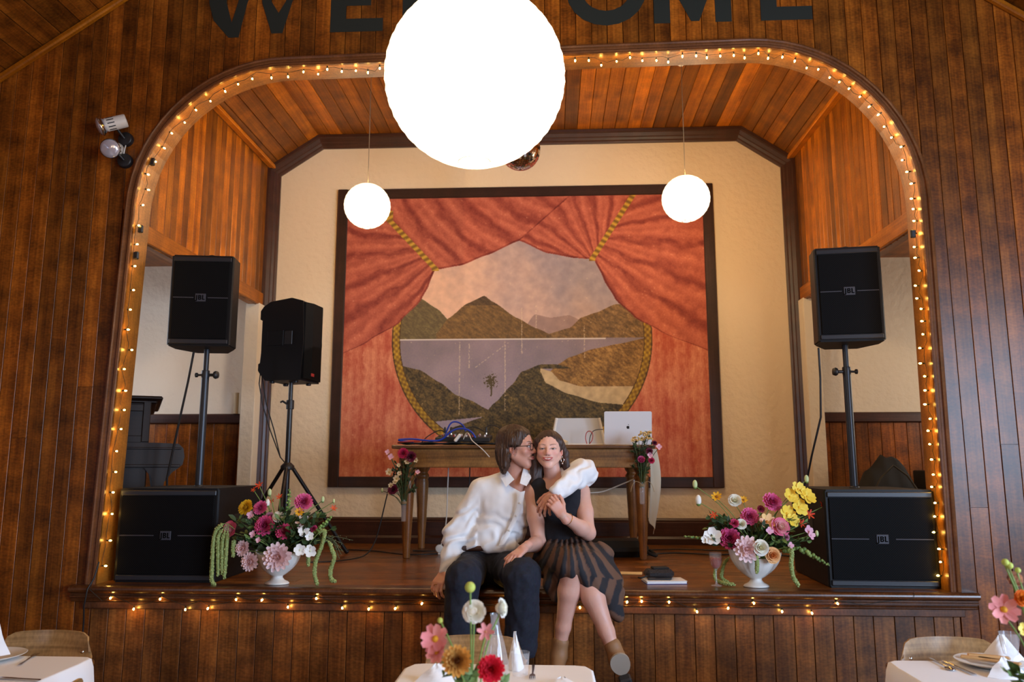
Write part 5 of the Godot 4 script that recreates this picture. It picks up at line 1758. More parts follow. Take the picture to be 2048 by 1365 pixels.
func build_flowers() -> void:
	var green := lin(62, 84, 40); var green2 := lin(112, 138, 70); var deep := lin(40, 56, 30)
	var left := [ ["yellow_pom", -1.597, 1.293, -0.070, 0.044], ["pink", -1.505, 1.290, -0.060, 0.042], ["white_bud", -1.470, 1.321, -0.070, 0.021], ["pink", -1.263, 1.323, -0.100, 0.051], ["hot", -1.457, 1.192, -0.010, 0.056], ["pinkred", -1.340, 1.161, 0.000, 0.046], ["white_cup", -1.389, 1.240, -0.040, 0.033], ["mauve", -1.447, 1.236, -0.050, 0.031], ["rose2", -1.671, 1.167, -0.040, 0.049], ["blush", -1.350, 1.025, 0.060, 0.078], ["blush", -1.574, 1.066, 0.000, 0.046], ["blush", -1.518, 0.995, 0.030, 0.052], ["star", -1.233, 1.207, -0.010, 0.041], ["white_pea", -1.221, 1.165, 0.010, 0.029], ["white_pea", -1.187, 1.137, 0.010, 0.023], ["white_pea", -1.233, 1.061, 0.030, 0.031], ["white_pea", -1.176, 1.055, 0.020, 0.031], ["pinkred", -1.181, 1.176, -0.040, 0.022], ["pale_pea", -1.551, 1.251, -0.030, 0.022], ["pale_pea", -1.515, 1.147, 0.020, 0.018], ["pale_pea", -1.476, 1.116, 0.030, 0.015], ["croco", -1.540, 1.421, -0.110, 0.023], ["croco", -1.573, 1.395, -0.110, 0.015], ["croco", -1.410, 1.355, -0.100, 0.018], ["croco", -1.455, 1.329, -0.100, 0.015], ["croco", -1.079, 1.290, -0.090, 0.018], ["green_bud", -1.149, 1.341, -0.100, 0.017], ["green_bud", -1.083, 1.332, -0.100, 0.012], ["green_bud", -1.472, 1.381, -0.100, 0.020], ["yellow_small", -1.277, 1.268, -0.070, 0.024]]
	var right := [ ["pink", 1.481, 1.330, -0.120, 0.053], ["pink", 1.345, 1.249, -0.100, 0.049], ["hot", 1.218, 1.131, -0.060, 0.057], ["glad", 1.634, 1.403, -0.120, 0.040], ["glad", 1.581, 1.360, -0.110, 0.044], ["glad", 1.683, 1.360, -0.120, 0.046], ["glad", 1.627, 1.301, -0.100, 0.047], ["glad", 1.551, 1.268, -0.080, 0.043], ["glad", 1.576, 1.231, -0.070, 0.035], ["green_bud", 1.690, 1.464, -0.130, 0.021], ["rose2", 1.497, 1.195, -0.040, 0.051], ["apricot_s", 1.429, 1.223, -0.050, 0.043], ["white_cup", 1.272, 1.337, -0.130, 0.037], ["white_bud", 1.061, 1.341, -0.120, 0.028], ["green_bud", 1.048, 1.432, -0.140, 0.023], ["yellow_small", 1.170, 1.359, -0.130, 0.028], ["white_cup", 1.287, 1.209, -0.060, 0.029], ["white_pea", 1.128, 1.140, -0.070, 0.045], ["white_pea", 1.085, 1.123, -0.070, 0.022], ["blush", 1.296, 1.079, 0.020, 0.071], ["white_rose", 1.364, 1.090, 0.040, 0.042], ["apricot", 1.431, 1.047, 0.020, 0.042], ["pale_pea", 1.665, 1.175, -0.080, 0.026], ["pale_pea", 1.677, 1.149, -0.070, 0.022], ["pale_pea", 1.427, 1.177, 0.000, 0.020], ["pinkred", 1.246, 1.214, -0.050, 0.026], ["croco", 1.688, 1.262, -0.110, 0.028], ["croco", 1.639, 1.212, -0.100, 0.024], ["croco", 1.774, 1.311, -0.130, 0.025], ["croco", 1.143, 1.257, -0.100, 0.021], ["croco", 1.618, 1.216, -0.100, 0.019], ["hotsmall", 1.419, 1.290, -0.130, 0.023], ["yellow_small", 1.322, 1.342, -0.130, 0.021], ["pale_pea", 1.534, 1.101, 0.020, 0.017], ["green_bud", 1.715, 1.159, -0.080, 0.016], ["mauve", 1.523, 1.142, -0.020, 0.020]]
	urn(Vector3(-1.388, S, -0.055), "white fluted footed urn holding the amaranth and dahlias", false)
	var t := thing("flower_arrangement", "full bouquet with yellow and pink dahlias and trailing green amaranth", "flowers", Vector3.ZERO)
	for f in left: bloom(f[0], Vector3(f[1], f[2], f[3]), f[4] * 1.13, Vector3((f[1] + 1.39) * 1.8, (f[2] - 1.1) * 1.6, 0.3), t)
	stems(t, left, Vector3(-1.388, 1.0, -0.05), green2)
	greenery(t, Vector3(-1.388, 1.03, -0.06), 56, Vector3(0.27, 0.25, 0.10), deep, green, 0.055)
	greenery(t, Vector3(-1.36, 1.03, -0.07), 22, Vector3(0.33, 0.24, 0.10), green, green2, 0.042)
	amaranth(t, [[Vector3(-1.633, 1.174, 0.000), Vector3(-1.687, 1.206, 0.000), Vector3(-1.738, 1.173, 0.000), Vector3(-1.753, 1.108, 0.000), Vector3(-1.754, 1.008, 0.000), Vector3(-1.754, 0.937, 0.000), Vector3(-1.751, 0.888, 0.000), Vector3(-1.730, 0.856, 0.000)],
		[Vector3(-1.686, 1.195, 0.000), Vector3(-1.724, 1.137, 0.000), Vector3(-1.723, 1.051, 0.000), Vector3(-1.715, 0.916, 0.000)],
		[Vector3(-1.679, 1.202, 0.000), Vector3(-1.700, 1.109, 0.000), Vector3(-1.697, 1.009, 0.000), Vector3(-1.692, 0.927, 0.000)],
		[Vector3(-1.671, 1.195, 0.000), Vector3(-1.674, 1.109, 0.000), Vector3(-1.676, 1.009, 0.000), Vector3(-1.678, 0.902, 0.000)],
		[Vector3(-1.630, 1.123, 0.000), Vector3(-1.635, 1.080, 0.000), Vector3(-1.633, 1.023, 0.000)],
		[Vector3(-1.195, 1.083, 0.000), Vector3(-1.138, 1.154, 0.000), Vector3(-1.102, 1.162, 0.000), Vector3(-1.117, 1.083, 0.000), Vector3(-1.147, 0.998, 0.000), Vector3(-1.152, 0.927, 0.000), Vector3(-1.135, 0.871, 0.000)],
		[Vector3(-1.152, 1.111, 0.000), Vector3(-1.085, 1.112, 0.000), Vector3(-1.053, 1.055, 0.000), Vector3(-1.041, 1.013, 0.000), Vector3(-1.060, 0.949, 0.000), Vector3(-1.055, 0.900, 0.000), Vector3(-1.032, 0.886, 0.000)],
		[Vector3(-1.210, 1.083, 0.000), Vector3(-1.193, 1.040, 0.000), Vector3(-1.191, 0.976, 0.000)]], 0.014)
	for s in [[Vector3(-1.36, 1.12, -0.09), Vector3(-1.347, 1.403, -0.09)], [Vector3(-1.22, 1.10, -0.05), Vector3(-1.074, 1.248, -0.05)]]:
		var b := MB.new()
		spike(b, s[0], s[1], 26, 0.013, lin(96, 130, 60), lin(150, 180, 96))
		put("green_spike", b, M.leaves, t)
	for k in 9:
		var b := MB.new()
		b.col = lin(96, 104, 70)
		var e := Vector3(-0.95 - rng.randf() * 0.10, 0.99 + rng.randf() * 0.12, -0.05 + rng.randf_range(-0.05, 0.05))
		var p := smooth([Vector3(-1.28, 1.05, -0.05), Vector3(-1.10, 1.10 + rng.randf() * 0.04, -0.05), e], 5)
		b.tube(p, 0.0012, 4)
		for j in 9: b.ball(p[mini(5 + j / 2, p.size() - 1)] + Vector3(rng.randf_range(-0.01, 0.01), rng.randf_range(-0.01, 0.01), 0), Vector3.ONE * 0.003, 3, 4)
		put("grass_stem", b, M.leaves, t)
	urn(Vector3(1.365, S, -0.095), "white shell-shaped footed urn beside the wine glass", true)
	t = thing("flower_arrangement", "loose bouquet with yellow gladiolus and pink dahlias", "flowers", Vector3.ZERO)
	for f in right: bloom(f[0], Vector3(f[1], f[2], f[3]), f[4] * 1.13, Vector3((f[1] - 1.37) * 1.8, (f[2] - 1.1) * 1.6, 0.3), t)
	stems(t, right, Vector3(1.365, 1.0, -0.09), green2)
	greenery(t, Vector3(1.365, 1.03, -0.10), 42, Vector3(0.25, 0.22, 0.09), deep, green, 0.052)
	greenery(t, Vector3(1.37, 1.03, -0.10), 16, Vector3(0.30, 0.26, 0.10), green, green2, 0.042)
	amaranth(t, [[Vector3(1.516, 1.115, 0.040), Vector3(1.534, 1.066, 0.040), Vector3(1.527, 1.001, 0.040), Vector3(1.535, 0.936, 0.040), Vector3(1.562, 0.888, 0.040)],
		[Vector3(1.332, 1.065, 0.040), Vector3(1.342, 1.016, 0.040), Vector3(1.337, 0.959, 0.040)]], 0.014)
	amaranth(t, [[Vector3(1.25, 1.03, -0.16), Vector3(1.21, 0.98, -0.18), Vector3(1.19, 0.90, -0.18), Vector3(1.22, 0.876, -0.15)], [Vector3(1.20, 1.02, -0.12), Vector3(1.165, 0.96, -0.19), Vector3(1.155, 0.89, -0.19), Vector3(1.19, 0.876, -0.12), Vector3(1.24, 0.874, -0.09)]], 0.012)
	for s in [[Vector3(1.20, 1.11, -0.1), Vector3(0.966, 1.137, -0.1)], [Vector3(1.50, 1.06, -0.02), Vector3(1.60, 1.088, -0.02)], [Vector3(1.58, 1.088, -0.02), Vector3(1.756, 0.987, -0.02)]]:
		var b := MB.new()
		spike(b, s[0], s[1], 24, 0.014, lin(80, 110, 54), lin(140, 160, 84))
		put("green_spike", b, M.leaves, t)
	# bunches tied to the table legs, in glass tubes
	for side in [-1.0, 1.0]:
		var list := [["magenta", -0.875, 1.624, -1.17, 0.044], ["purple", -0.819, 1.600, -1.17, 0.046], ["purple", -0.943, 1.364, -1.17, 0.042], ["cream_s", -0.976, 1.49, -1.18, 0.028], ["cream_s", -0.919, 1.443, -1.17, 0.026], ["cream_s", -0.93, 1.42, -1.17, 0.02], ["cream_s", -0.90, 1.48, -1.17, 0.018], ["pale_pea", -0.994, 1.635, -1.19, 0.02], ["pale_pea", -0.965, 1.60, -1.18, 0.024], ["cream_s", -0.84, 1.565, -1.16, 0.024], ["cream_s", -0.785, 1.575, -1.18, 0.02], ["cream_s", -0.96, 1.395, -1.17, 0.02], ["pale_pea", -0.77, 1.49, -1.2, 0.018], ["green_bud", -1.03, 1.36, -1.2, 0.016], ["cream_s", -0.97, 1.335, -1.18, 0.016], ["cream_s", -0.905, 1.54, -1.16, 0.016]]
		var root := Vector3(-0.885, 1.25, -1.292)
		if side > 0:
			list = [["yarrow", 0.888, 1.768, -1.2, 0.045], ["yarrow", 0.840, 1.73, -1.19, 0.040], ["yarrow", 0.905, 1.735, -1.19, 0.035], ["rose_pink", 0.851, 1.578, -1.16, 0.030], ["purple", 0.913, 1.640, -1.18, 0.028], ["magenta", 0.926, 1.574, -1.18, 0.026], ["pale_pea", 0.915, 1.61, -1.17, 0.022], ["pale_pea", 0.985, 1.672, -1.2, 0.022], ["cream_s", 0.80, 1.72, -1.2, 0.018], ["purple", 0.955, 1.70, -1.2, 0.020]]
			root = Vector3(0.866, 1.38, -1.292)
		t = thing("leg_posy", "posy of dark dahlias and dried white blooms tied to the table leg" if side < 0 else "posy of yarrow and a pink rose tied to the table leg", "flowers", Vector3.ZERO)
		for f in list: bloom(f[0], Vector3(f[1], f[2], f[3]), f[4], Vector3((f[1] - root.x) * 2.0, 0.1, 0.3), t)
		stems(t, list, root, lin(70, 90, 50))
		greenery(t, root + Vector3(0, 0.05, 0.01), 16, Vector3(0.09, 0.36, 0.05), lin(34, 46, 26), lin(74, 92, 50), 0.035)
		var v := thing("glass_tube", "slim glass tube of water fixed to the posy with white blooms" if side < 0 else "slim glass tube tied with twine under the pink rose", "vase", root - Vector3(0, 0.12, 0))
		var b := MB.new()
		b.lathe([[0.0, 0.0], [0.016, 0.0], [0.018, 0.01], [0.018, 0.15], [0.016, 0.16]], 16, Vector3.ZERO, false)
		put("tube_glass", b, M.thin_glass, v)
		b = MB.new()
		for k in 3:
			var p := []
			for j in 25: p.append(Vector3(0.020 * cos(TAU * j / 24), 0.13 + 0.006 * k, 0.020 * sin(TAU * j / 24)))
			b.tube(p, 0.0022, 5, false)
		if side > 0:
			for q in [-1.0, 1.0]:
				b.tube(smooth([Vector3(0, 0.14, 0.02), Vector3(q * 0.04, 0.165, 0.03), Vector3(q * 0.07, 0.14, 0.03), Vector3(q * 0.085, 0.09, 0.03)], 4), 0.002, 5)
		put("twine", b, M.twine, v).set_meta("kind", "stuff")
	# bouquets on the dining tables
	var mid := [ ["white_dahlia", -0.005, 1.145, 2.350, 0.033], ["white_dahlia", 0.068, 1.156, 2.350, 0.027], ["green_bud2", -0.017, 1.211, 2.350, 0.015], ["cosmos_pink", -0.103, 1.083, 2.400, 0.039], ["cosmos_pink", -0.100, 1.050, 2.400, 0.029], ["orange_dahlia", -0.038, 1.040, 2.450, 0.043], ["red_dahlia", 0.051, 1.025, 2.470, 0.037], ["alstro", 0.031, 1.103, 2.400, 0.024], ["green_bud2", -0.099, 1.122, 2.350, 0.008]]
	var far := [ ["cosmos_pink", 1.493, 1.139, 2.200, 0.040], ["peach", 1.537, 1.219, 2.180, 0.024], ["orange_zinnia", 1.537, 1.173, 2.220, 0.025], ["green_bud2", 1.510, 1.270, 2.200, 0.010], ["green_bud2", 1.521, 1.261, 2.200, 0.010], ["yellow_p", 1.517, 1.094, 2.250, 0.019], ["green_bud2", 1.543, 1.248, 2.200, 0.008]]
	for q in [[mid, Vector3(-0.005, 0.752, 2.40), "bouquet of red, amber and white dahlias on the dining table before the couple"], [far, Vector3(1.58, 0.752, 2.22), "bouquet of pink cosmos, peach and orange blooms beside the cut-glass goblet"]]:
		var base: Vector3 = q[1]
		t = thing("table_bouquet", q[2], "flowers", Vector3.ZERO)
		for f in q[0]: bloom(f[0], Vector3(f[1], f[2], f[3]), f[4], Vector3((f[1] - base.x) * 3.0, 0.2, 0.4) if f[0] != "white_dahlia" or f[1] < 0.05 else Vector3(3.0, 0.3, 0.0), t)
		stems(t, q[0], base + Vector3(0, 0.10, 0), lin(120, 150, 70))
		greenery(t, base + Vector3(0, 0.14, -0.03), 7, Vector3(0.09, 0.16, 0.06), lin(70, 96, 44), lin(130, 156, 84), 0.035)
		var v := thing("bud_vase", "small glass vase under the red and amber dahlias" if base.x < 1 else "small glass vase under the pink cosmos", "vase", base)
		var b := MB.new()
		b.lathe([[0.0, 0.0], [0.036, 0.0], [0.040, 0.01], [0.042, 0.06], [0.030, 0.10], [0.024, 0.13], [0.028, 0.15]], 20, Vector3.ZERO, false)
		put("vase_glass", b, M.thin_glass, v)


# ---------------------------------------------------------------- dining tables in the hall, small things on the stage
func dining_table(at: Vector3, w: float, len: float, label: String, cloth_label: String) -> void:
	# at: middle of the far edge of the top; the table runs from there along +z
	var t := thing("dining_table", label, "table", Vector3(at.x, 0, at.z + len / 2), 0.0, "dining tables")
	put("tabletop", cbox(Vector3(0, 0.730, 0), Vector3(w - 0.02, 0.024, len - 0.02), 0.006, 2), M_floor[0], t)
	for sx in [-1.0, 1.0]:
		for sz in [-1.0, 1.0]:
			put("leg", cbox(Vector3(sx * (w / 2 - 0.06), 0.359, sz * (len / 2 - 0.08)), Vector3(0.045, 0.718, 0.045), 0.004), M_floor[0], t)
	# the cloth: flat on top, rounded over the edge, hanging in soft folds
	var b := MB.new()
	var g := []
	var n := 120
	var rc := 0.07
	for i in 12:
		var row := []
		for k in n + 1:
			var a := TAU * k / n
			# walk round a rounded rectangle
			var c := Vector2(cos(a), sin(a))
			var m := maxf(absf(c.x) / (w / 2), absf(c.y) / (len / 2))
			var p := c / m
			var ex := clampf(p.x, -w / 2 + rc, w / 2 - rc); var ez := clampf(p.y, -len / 2 + rc, len / 2 - rc)
			var d := p - Vector2(ex, ez)
			var q := Vector2(ex, ez) + (d.normalized() * rc if d.length() > 1e-6 else Vector2.ZERO)
			var o := (d.normalized() if d.length() > 1e-6 else Vector2.ZERO)
			var y := 0.750
			var v := i / 11.0
			if i == 0: q = Vector2(0, 0)
			elif i == 1: q = q - o * 0.014
			elif i == 2:
				q = q - o * 0.003
				y = 0.747
			else:
				var h := (v - 0.18) / 0.82
				y = 0.742 - h * 0.24
				q += o * (0.004 + 0.030 * h * (0.6 + 0.4 * sin(a * 23.0 + at.x * 5.0)))
			row.append(Vector3(q.x, y, q.y))
		row.reverse()
		g.append(row)
	for i in g.size(): g[i].reverse()
	b.sheet(g, 0.0015)
	var c := put("tablecloth", b, M.linen)
	c.position = Vector3(at.x, 0.001, at.z + len / 2)
	tag(c, cloth_label, "tablecloth", "white tablecloths")


func school_chair(at: Vector3, turn: float, label: String) -> void:
	var t := thing("plywood_chair", label, "chair", at, turn, "plywood chairs at the dining tables")
	# back: bent plywood, facing +z
	var w := 0.43
	var b := MB.new()
	var R := 9; var Cn := 17
	var outl := []
	for i in R:
		var row := []
		for j in Cn:
			var u := j / (Cn - 1.0) * 2.0 - 1.0
			var v := i / (R - 1.0)
			var lift := 1.0 - pow(absf(u), 11.0) * 0.34
			var y := 0.60 + 0.205 * lerpf(1.0 - lift, lift, v) + (0.008 * (1.0 - u * u) * v)
			row.append(Vector3(u * w / 2 * (1.0 - 0.04 * pow(absf(v * 2 - 1), 4.0)), y, 0.045 * u * u - 0.03 * v))
		outl.append(row)
	b.grain = 0
	b.sheet(outl, 0.010)
	var bk := put("backrest", b, M.plywood, t)
	for s in [-1.0, 1.0]:
		var rv := MB.new()
		rv.xf = Transform3D(Basis(Vector3.RIGHT, PI / 2), Vector3(s * 0.165, 0.728, 0.006))
		rv.lathe([[0.0, 0.006], [0.007, 0.005], [0.008, 0.0]], 12, Vector3.ZERO, false)
		rv.lathe([[0.0085, 0.0], [0.006, 0.005], [0.0, 0.007]], 12)
		put("rivet", rv, M.silver, bk)
	g_seat(t)
	for s in [-1.0, 1.0]:
		b = MB.new()
		b.tube(smooth([Vector3(s * 0.165, 0.76, -0.012), Vector3(s * 0.165, 0.55, 0.0), Vector3(s * 0.17, 0.44, 0.03), Vector3(s * 0.18, 0.42, 0.12)], 4), 0.0105, 8)
		put("back_tube", b, M.steel_tube, t)
		b = MB.new()
		b.tube([Vector3(s * 0.17, 0.425, 0.06), Vector3(s * 0.19, 0.0, -0.05)], 0.0105, 8)
		put("leg", b, M.steel_tube, t)
		b = MB.new()
		b.tube([Vector3(s * 0.17, 0.425, 0.36), Vector3(s * 0.19, 0.0, 0.40)], 0.0105, 8)
		put("leg", b, M.steel_tube, t)


func g_seat(t: Node3D) -> void:
	var b := MB.new()
	var g := []
	for i in 7:
		var row := []
		for j in 9:
			var u := j / 8.0 * 2 - 1; var v := i / 6.0
			row.append(Vector3(u * 0.20 * (0.92 + 0.08 * sin(v * PI)), 0.447 + 0.012 * u * u - 0.016 * pow(maxf(0.0, v - 0.7) / 0.3, 2.0), 0.43 - 0.39 * (1.0 - v)))
		g.append(row)
	for i in g.size(): g[i].reverse()
	b.sheet(g, 0.010)
	put("seat", b, M.plywood, t)


func cutlery(kind: String, at: Vector3, turn: float, label: String) -> void:
	var t := thing(kind, label, kind, at, turn)
	var b := MB.new()
	if kind == "knife":
		b.plate(PackedVector2Array([Vector2(-0.006, -0.11), Vector2(0.006, -0.11), Vector2(0.007, -0.01), Vector2(0.009, 0.0), Vector2(0.010, 0.08), Vector2(0.002, 0.115), Vector2(-0.006, 0.10), Vector2(-0.006, -0.01)]), -0.0015, 0.0015)
	elif kind == "spoon":
		b.plate(PackedVector2Array([Vector2(-0.006, -0.10), Vector2(0.006, -0.10), Vector2(0.0035, -0.02), Vector2(0.003, 0.04), Vector2(-0.003, 0.04), Vector2(-0.0035, -0.02)]), -0.001, 0.002)
	else:
		b.plate(PackedVector2Array([Vector2(-0.006, -0.10), Vector2(0.006, -0.10), Vector2(0.0035, -0.02), Vector2(0.003, 0.03), Vector2(0.011, 0.05), Vector2(0.011, 0.10), Vector2(0.008, 0.10), Vector2(0.007, 0.062), Vector2(0.0045, 0.062), Vector2(0.004, 0.10), Vector2(0.001, 0.10), Vector2(0.0008, 0.062), Vector2(-0.0025, 0.062), Vector2(-0.003, 0.10), Vector2(-0.006, 0.10), Vector2(-0.0065, 0.062), Vector2(-0.009, 0.062), Vector2(-0.0095, 0.10), Vector2(-0.011, 0.10), Vector2(-0.011, 0.05), Vector2(-0.003, 0.03)]), -0.001, 0.001)
	var m := put("handle" if kind == "spoon" else "blade" if kind == "knife" else "tines", b, M.cutlery, t)
	m.rotation.x = -PI / 2
	m.position.y = 0.004
	if kind == "spoon":
		b = MB.new()
		b.ball(Vector3(0, 0.004, -0.062), Vector3(0.019, 0.005, 0.028), 6, 12)
		put("bowl", b, M.cutlery, t)


func napkin(at: Vector3, turn: float, h: float, label: String, half := 0.085) -> void:
	# a folded napkin standing as a loose tent
	var b := MB.new()
	var g := []
	for i in 7:
		var row := []
		for j in 7:
			var u := j / 6.0 * 2 - 1; var v := i / 6.0
			var wd := half * (1.0 - v * 0.92)
			row.append(Vector3(u * wd, v * h, 0.05 * (1.0 - v) * (1.0 - u * u) + 0.006 * sin(u * 5 + v * 7) - 0.02 * v))
		g.append(row)
	b.sheet(g, 0.003)
	var o := put("napkin", b, M.napkin)
	o.position = at
	o.rotation.y = turn
	tag(o, label, "napkin", "folded white napkins")


func plate(at: Vector3, label: String) -> void:
	var b := MB.new()
	b.lathe([[0.0, 0.0], [0.07, 0.0], [0.08, 0.006], [0.125, 0.018], [0.130, 0.021], [0.127, 0.022], [0.082, 0.012], [0.07, 0.006], [0.0, 0.005]], 48)
	var o := put("dinner_plate", b, M.porcelain)
	o.position = at
	tag(o, label, "plate", "white dinner plates")


func build_tables() -> void:
	dining_table(Vector3(-0.005, 0, 1.262), 0.75, 1.85, "dining table before the seated couple, under a white cloth", "white cloth on the table with the red and amber dahlias")
	dining_table(Vector3(-2.09, 0, 1.225), 0.80, 1.85, "dining table standing below the piano side of the stage, under a white cloth", "white cloth on the table below the piano side of the stage")
	dining_table(Vector3(1.965, 0, 1.110), 0.80, 1.85, "dining table with the cut-glass goblet, under a white cloth", "white cloth under the cut-glass goblet and pink cosmos")
	school_chair(Vector3(-0.12, 0, 1.05), 0.0, "curved plywood chair tucked in behind the red dahlia bouquet")
	school_chair(Vector3(-2.03, 0, 1.05), 0.02, "curved plywood chair at the table below the piano side")
	school_chair(Vector3(1.90, 0, 0.98), 0.0, "curved plywood chair behind the plate and goblet")
	school_chair(Vector3(-1.455, 0, 1.925), -PI / 2, "plywood chair drawn up to the long side of the table below the piano")
	var y := 0.7525
	cutlery("fork", Vector3(0.132, y, 1.40), PI, "steel fork lying beside the glass tumbler")
	cutlery("spoon", Vector3(1.765, y, 1.205), PI + 0.0, "steel spoon lying beside the knife on white linen")
	cutlery("knife", Vector3(1.806, y, 1.245), 0.10, "steel knife between spoon and dinner plate")
	cutlery("fork", Vector3(-1.942, y, 1.305), 0.28, "steel fork by the plate on the table below the piano side")
	cutlery("knife", Vector3(-1.80, y, 1.60), 1.45, "steel knife lying across the table below the piano side")
	plate(Vector3(1.955, y, 1.20), "white dinner plate holding the pale card strips")
	plate(Vector3(-2.10, y, 1.31), "white dinner plate under a tall folded napkin")
	napkin(Vector3(1.935, y, 1.36), 0.1, 0.065, "white napkin folded to a low point before the dinner plate")
	napkin(Vector3(-2.10, y + 0.022, 1.33), 0.15, 0.155, "tall white napkin standing on the plate")
	napkin(Vector3(2.03, y + 0.01, 1.16), -0.5, 0.10, "white napkin leaning behind the cut-glass goblet")
	napkin(Vector3(0.062, y, 1.34), 0.1, 0.135, "white napkin folded upright beside the carafe", 0.035)
	napkin(Vector3(-0.22, y, 1.53), 0.2, 0.055, "low folded white napkin beside the amber dahlia")
	napkin(Vector3(0.24, y, 1.56), -0.2, 0.02, "flat folded white napkin near the fork")
	for q in [[Vector3(1.93, 0.778, 1.19), 0.5], [Vector3(1.965, 0.783, 1.175), 0.35], [Vector3(1.975, 0.778, 1.23), 0.75]]:
		var o := put("card_strip", cbox(Vector3.ZERO, Vector3(0.15, 0.010, 0.028), 0.003), M.kraft)
		o.position = q[0]
		o.rotation.y = -q[1]
		tag(o, "pale brown card strip lying on the dinner plate", "card", "card strips on the dinner plate")
	# cut-glass goblet, tumbler and carafe
	var gb := thing("goblet", "cut-glass goblet standing by the dinner plate", "glass", Vector3(1.985, y, 1.30))
	var b := MB.new()
	b.lathe([[0.0, 0.0], [0.034, 0.0], [0.033, 0.003], [0.008, 0.010], [0.006, 0.03], [0.007, 0.052], [0.012, 0.060]], 24, Vector3.ZERO, false)
	put("stem", b, M.thin_glass, gb)
	b = MB.new()
	b.lathe([[0.012, 0.060], [0.024, 0.068], [0.030, 0.10], [0.036, 0.148]], 24, Vector3.ZERO, false, 0.035, 12)
	put("bowl", b, M.thin_glass, gb)
	var tm := thing("tumbler", "plain glass tumbler beside the upright napkin", "glass", Vector3(0.085, y, 1.44))
	b = MB.new()
	b.lathe([[0.0, 0.004], [0.028, 0.0], [0.030, 0.004], [0.036, 0.085]], 24, Vector3.ZERO, false)
	put("tumbler_glass", b, M.thin_glass, tm)
	var ca := thing("carafe", "clear glass carafe behind the red dahlia", "carafe", Vector3(-0.012, y, 1.44))
	b = MB.new()
	b.lathe([[0.0, 0.004], [0.050, 0.0], [0.054, 0.01], [0.052, 0.05], [0.036, 0.12], [0.020, 0.17], [0.016, 0.20], [0.020, 0.225]], 28, Vector3.ZERO, false)
	put("carafe_glass", b, M.thin_glass, ca)
	# wine glass and papers on the stage edge
	var wg := thing("wine_glass", "stemmed glass of rosé wine standing on the stage edge", "glass", Vector3(1.147, S, -0.12))
	b = MB.new()
	b.lathe([[0.0, 0.0], [0.032, 0.0], [0.031, 0.003], [0.007, 0.010], [0.0042, 0.03], [0.0042, 0.085], [0.010, 0.095]], 24, Vector3.ZERO, false)
	put("stem", b, M.thin_glass, wg)
	b = MB.new()
	b.lathe([[0.010, 0.095], [0.022, 0.105], [0.031, 0.125], [0.035, 0.15], [0.034, 0.187]], 28, Vector3.ZERO, false)
	put("bowl", b, M.thin_glass, wg)
	b = MB.new()
	b.lathe([[0.0, 0.0965], [0.008, 0.0965], [0.020, 0.106], [0.0295, 0.126], [0.0335, 0.150], [0.0335, 0.158], [0.0, 0.158]], 28, Vector3.ZERO, false)
	put("wine", b, M.wine, wg)
	var pc := put("paper_card", cbox(Vector3.ZERO, Vector3(0.16, 0.003, 0.12), 0.001), M.card_cream)
	pc.position = Vector3(0.70, S + 0.002, -0.62)
	pc.rotation.y = -0.12
	tag(pc, "cream card lying on the stage floor by the skirt", "card")
	var nb := thing("notebook", "thin white notebook under the black clutch purse", "notebook", Vector3(0.865, S, -0.24), 0.10)
	put("pages", cbox(Vector3(0, 0.008, 0), Vector3(0.235, 0.013, 0.15), 0.003), M.paper, nb)
	put("cover", cbox(Vector3(0, 0.0165, 0.0), Vector3(0.24, 0.003, 0.155), 0.001), M.paper, nb)
	put("cover", cbox(Vector3(0, 0.0012, 0.0), Vector3(0.24, 0.0024, 0.155), 0.001), M.notebook_blue, nb)
	var cp := thing("clutch_purse", "black clutch purse with a dark folded scarf lying on the notebook", "purse", Vector3(0.84, S + 0.019, -0.27), 0.12)
	b = MB.new()
	b.box(Vector3(0, 0.028, 0), Vector3(0.17, 0.056, 0.10), 0.020)
	put("purse_body", b, M.beaded, cp)
	b = MB.new()
	b.box(Vector3(0.01, 0.060, -0.01), Vector3(0.10, 0.012, 0.07), 0.005)
	put("flap", b, M.bag_black, cp)
	b = MB.new()
	b.tube(smooth([Vector3(-0.08, 0.02, 0.04), Vector3(-0.12, 0.012, 0.06), Vector3(-0.13, 0.010, 0.03)], 4), 0.005, 6)
	put("wrist_strap", b, M.bag_black, cp)
	var pn := thing("pen", "dark pen lying along the front of the notebook", "pen", Vector3(0.835, S + 0.0245, -0.195), 0.05)
	b = MB.new()
	b.xf = Transform3D(Basis(Vector3(0, 0, 1), PI / 2), Vector3.ZERO)
	b.lathe([[0.0015, -0.07], [0.005, -0.06], [0.005, 0.065], [0.004, 0.07]], 10)
	put("barrel", b, M.black_plastic, pn)
	b = MB.new()
	b.box(Vector3(-0.045, 0.0065, 0), Vector3(0.04, 0.002, 0.003), 0.0005)
	put("clip", b, M.silver, pn)


# ---------------------------------------------------------------- people: distance fields meshed as surface nets
func cap(a: Vector3, b: Vector3, ra: float, rb: float, k := 0.02, op := 1) -> Array:
	return [0, a, b, ra, rb, k, op]


func ell(c: Vector3, r: Vector3, k := 0.02, op := 1, turn := Basis()) -> Array:
	return [1, c, r, turn, 0.0, k, op]


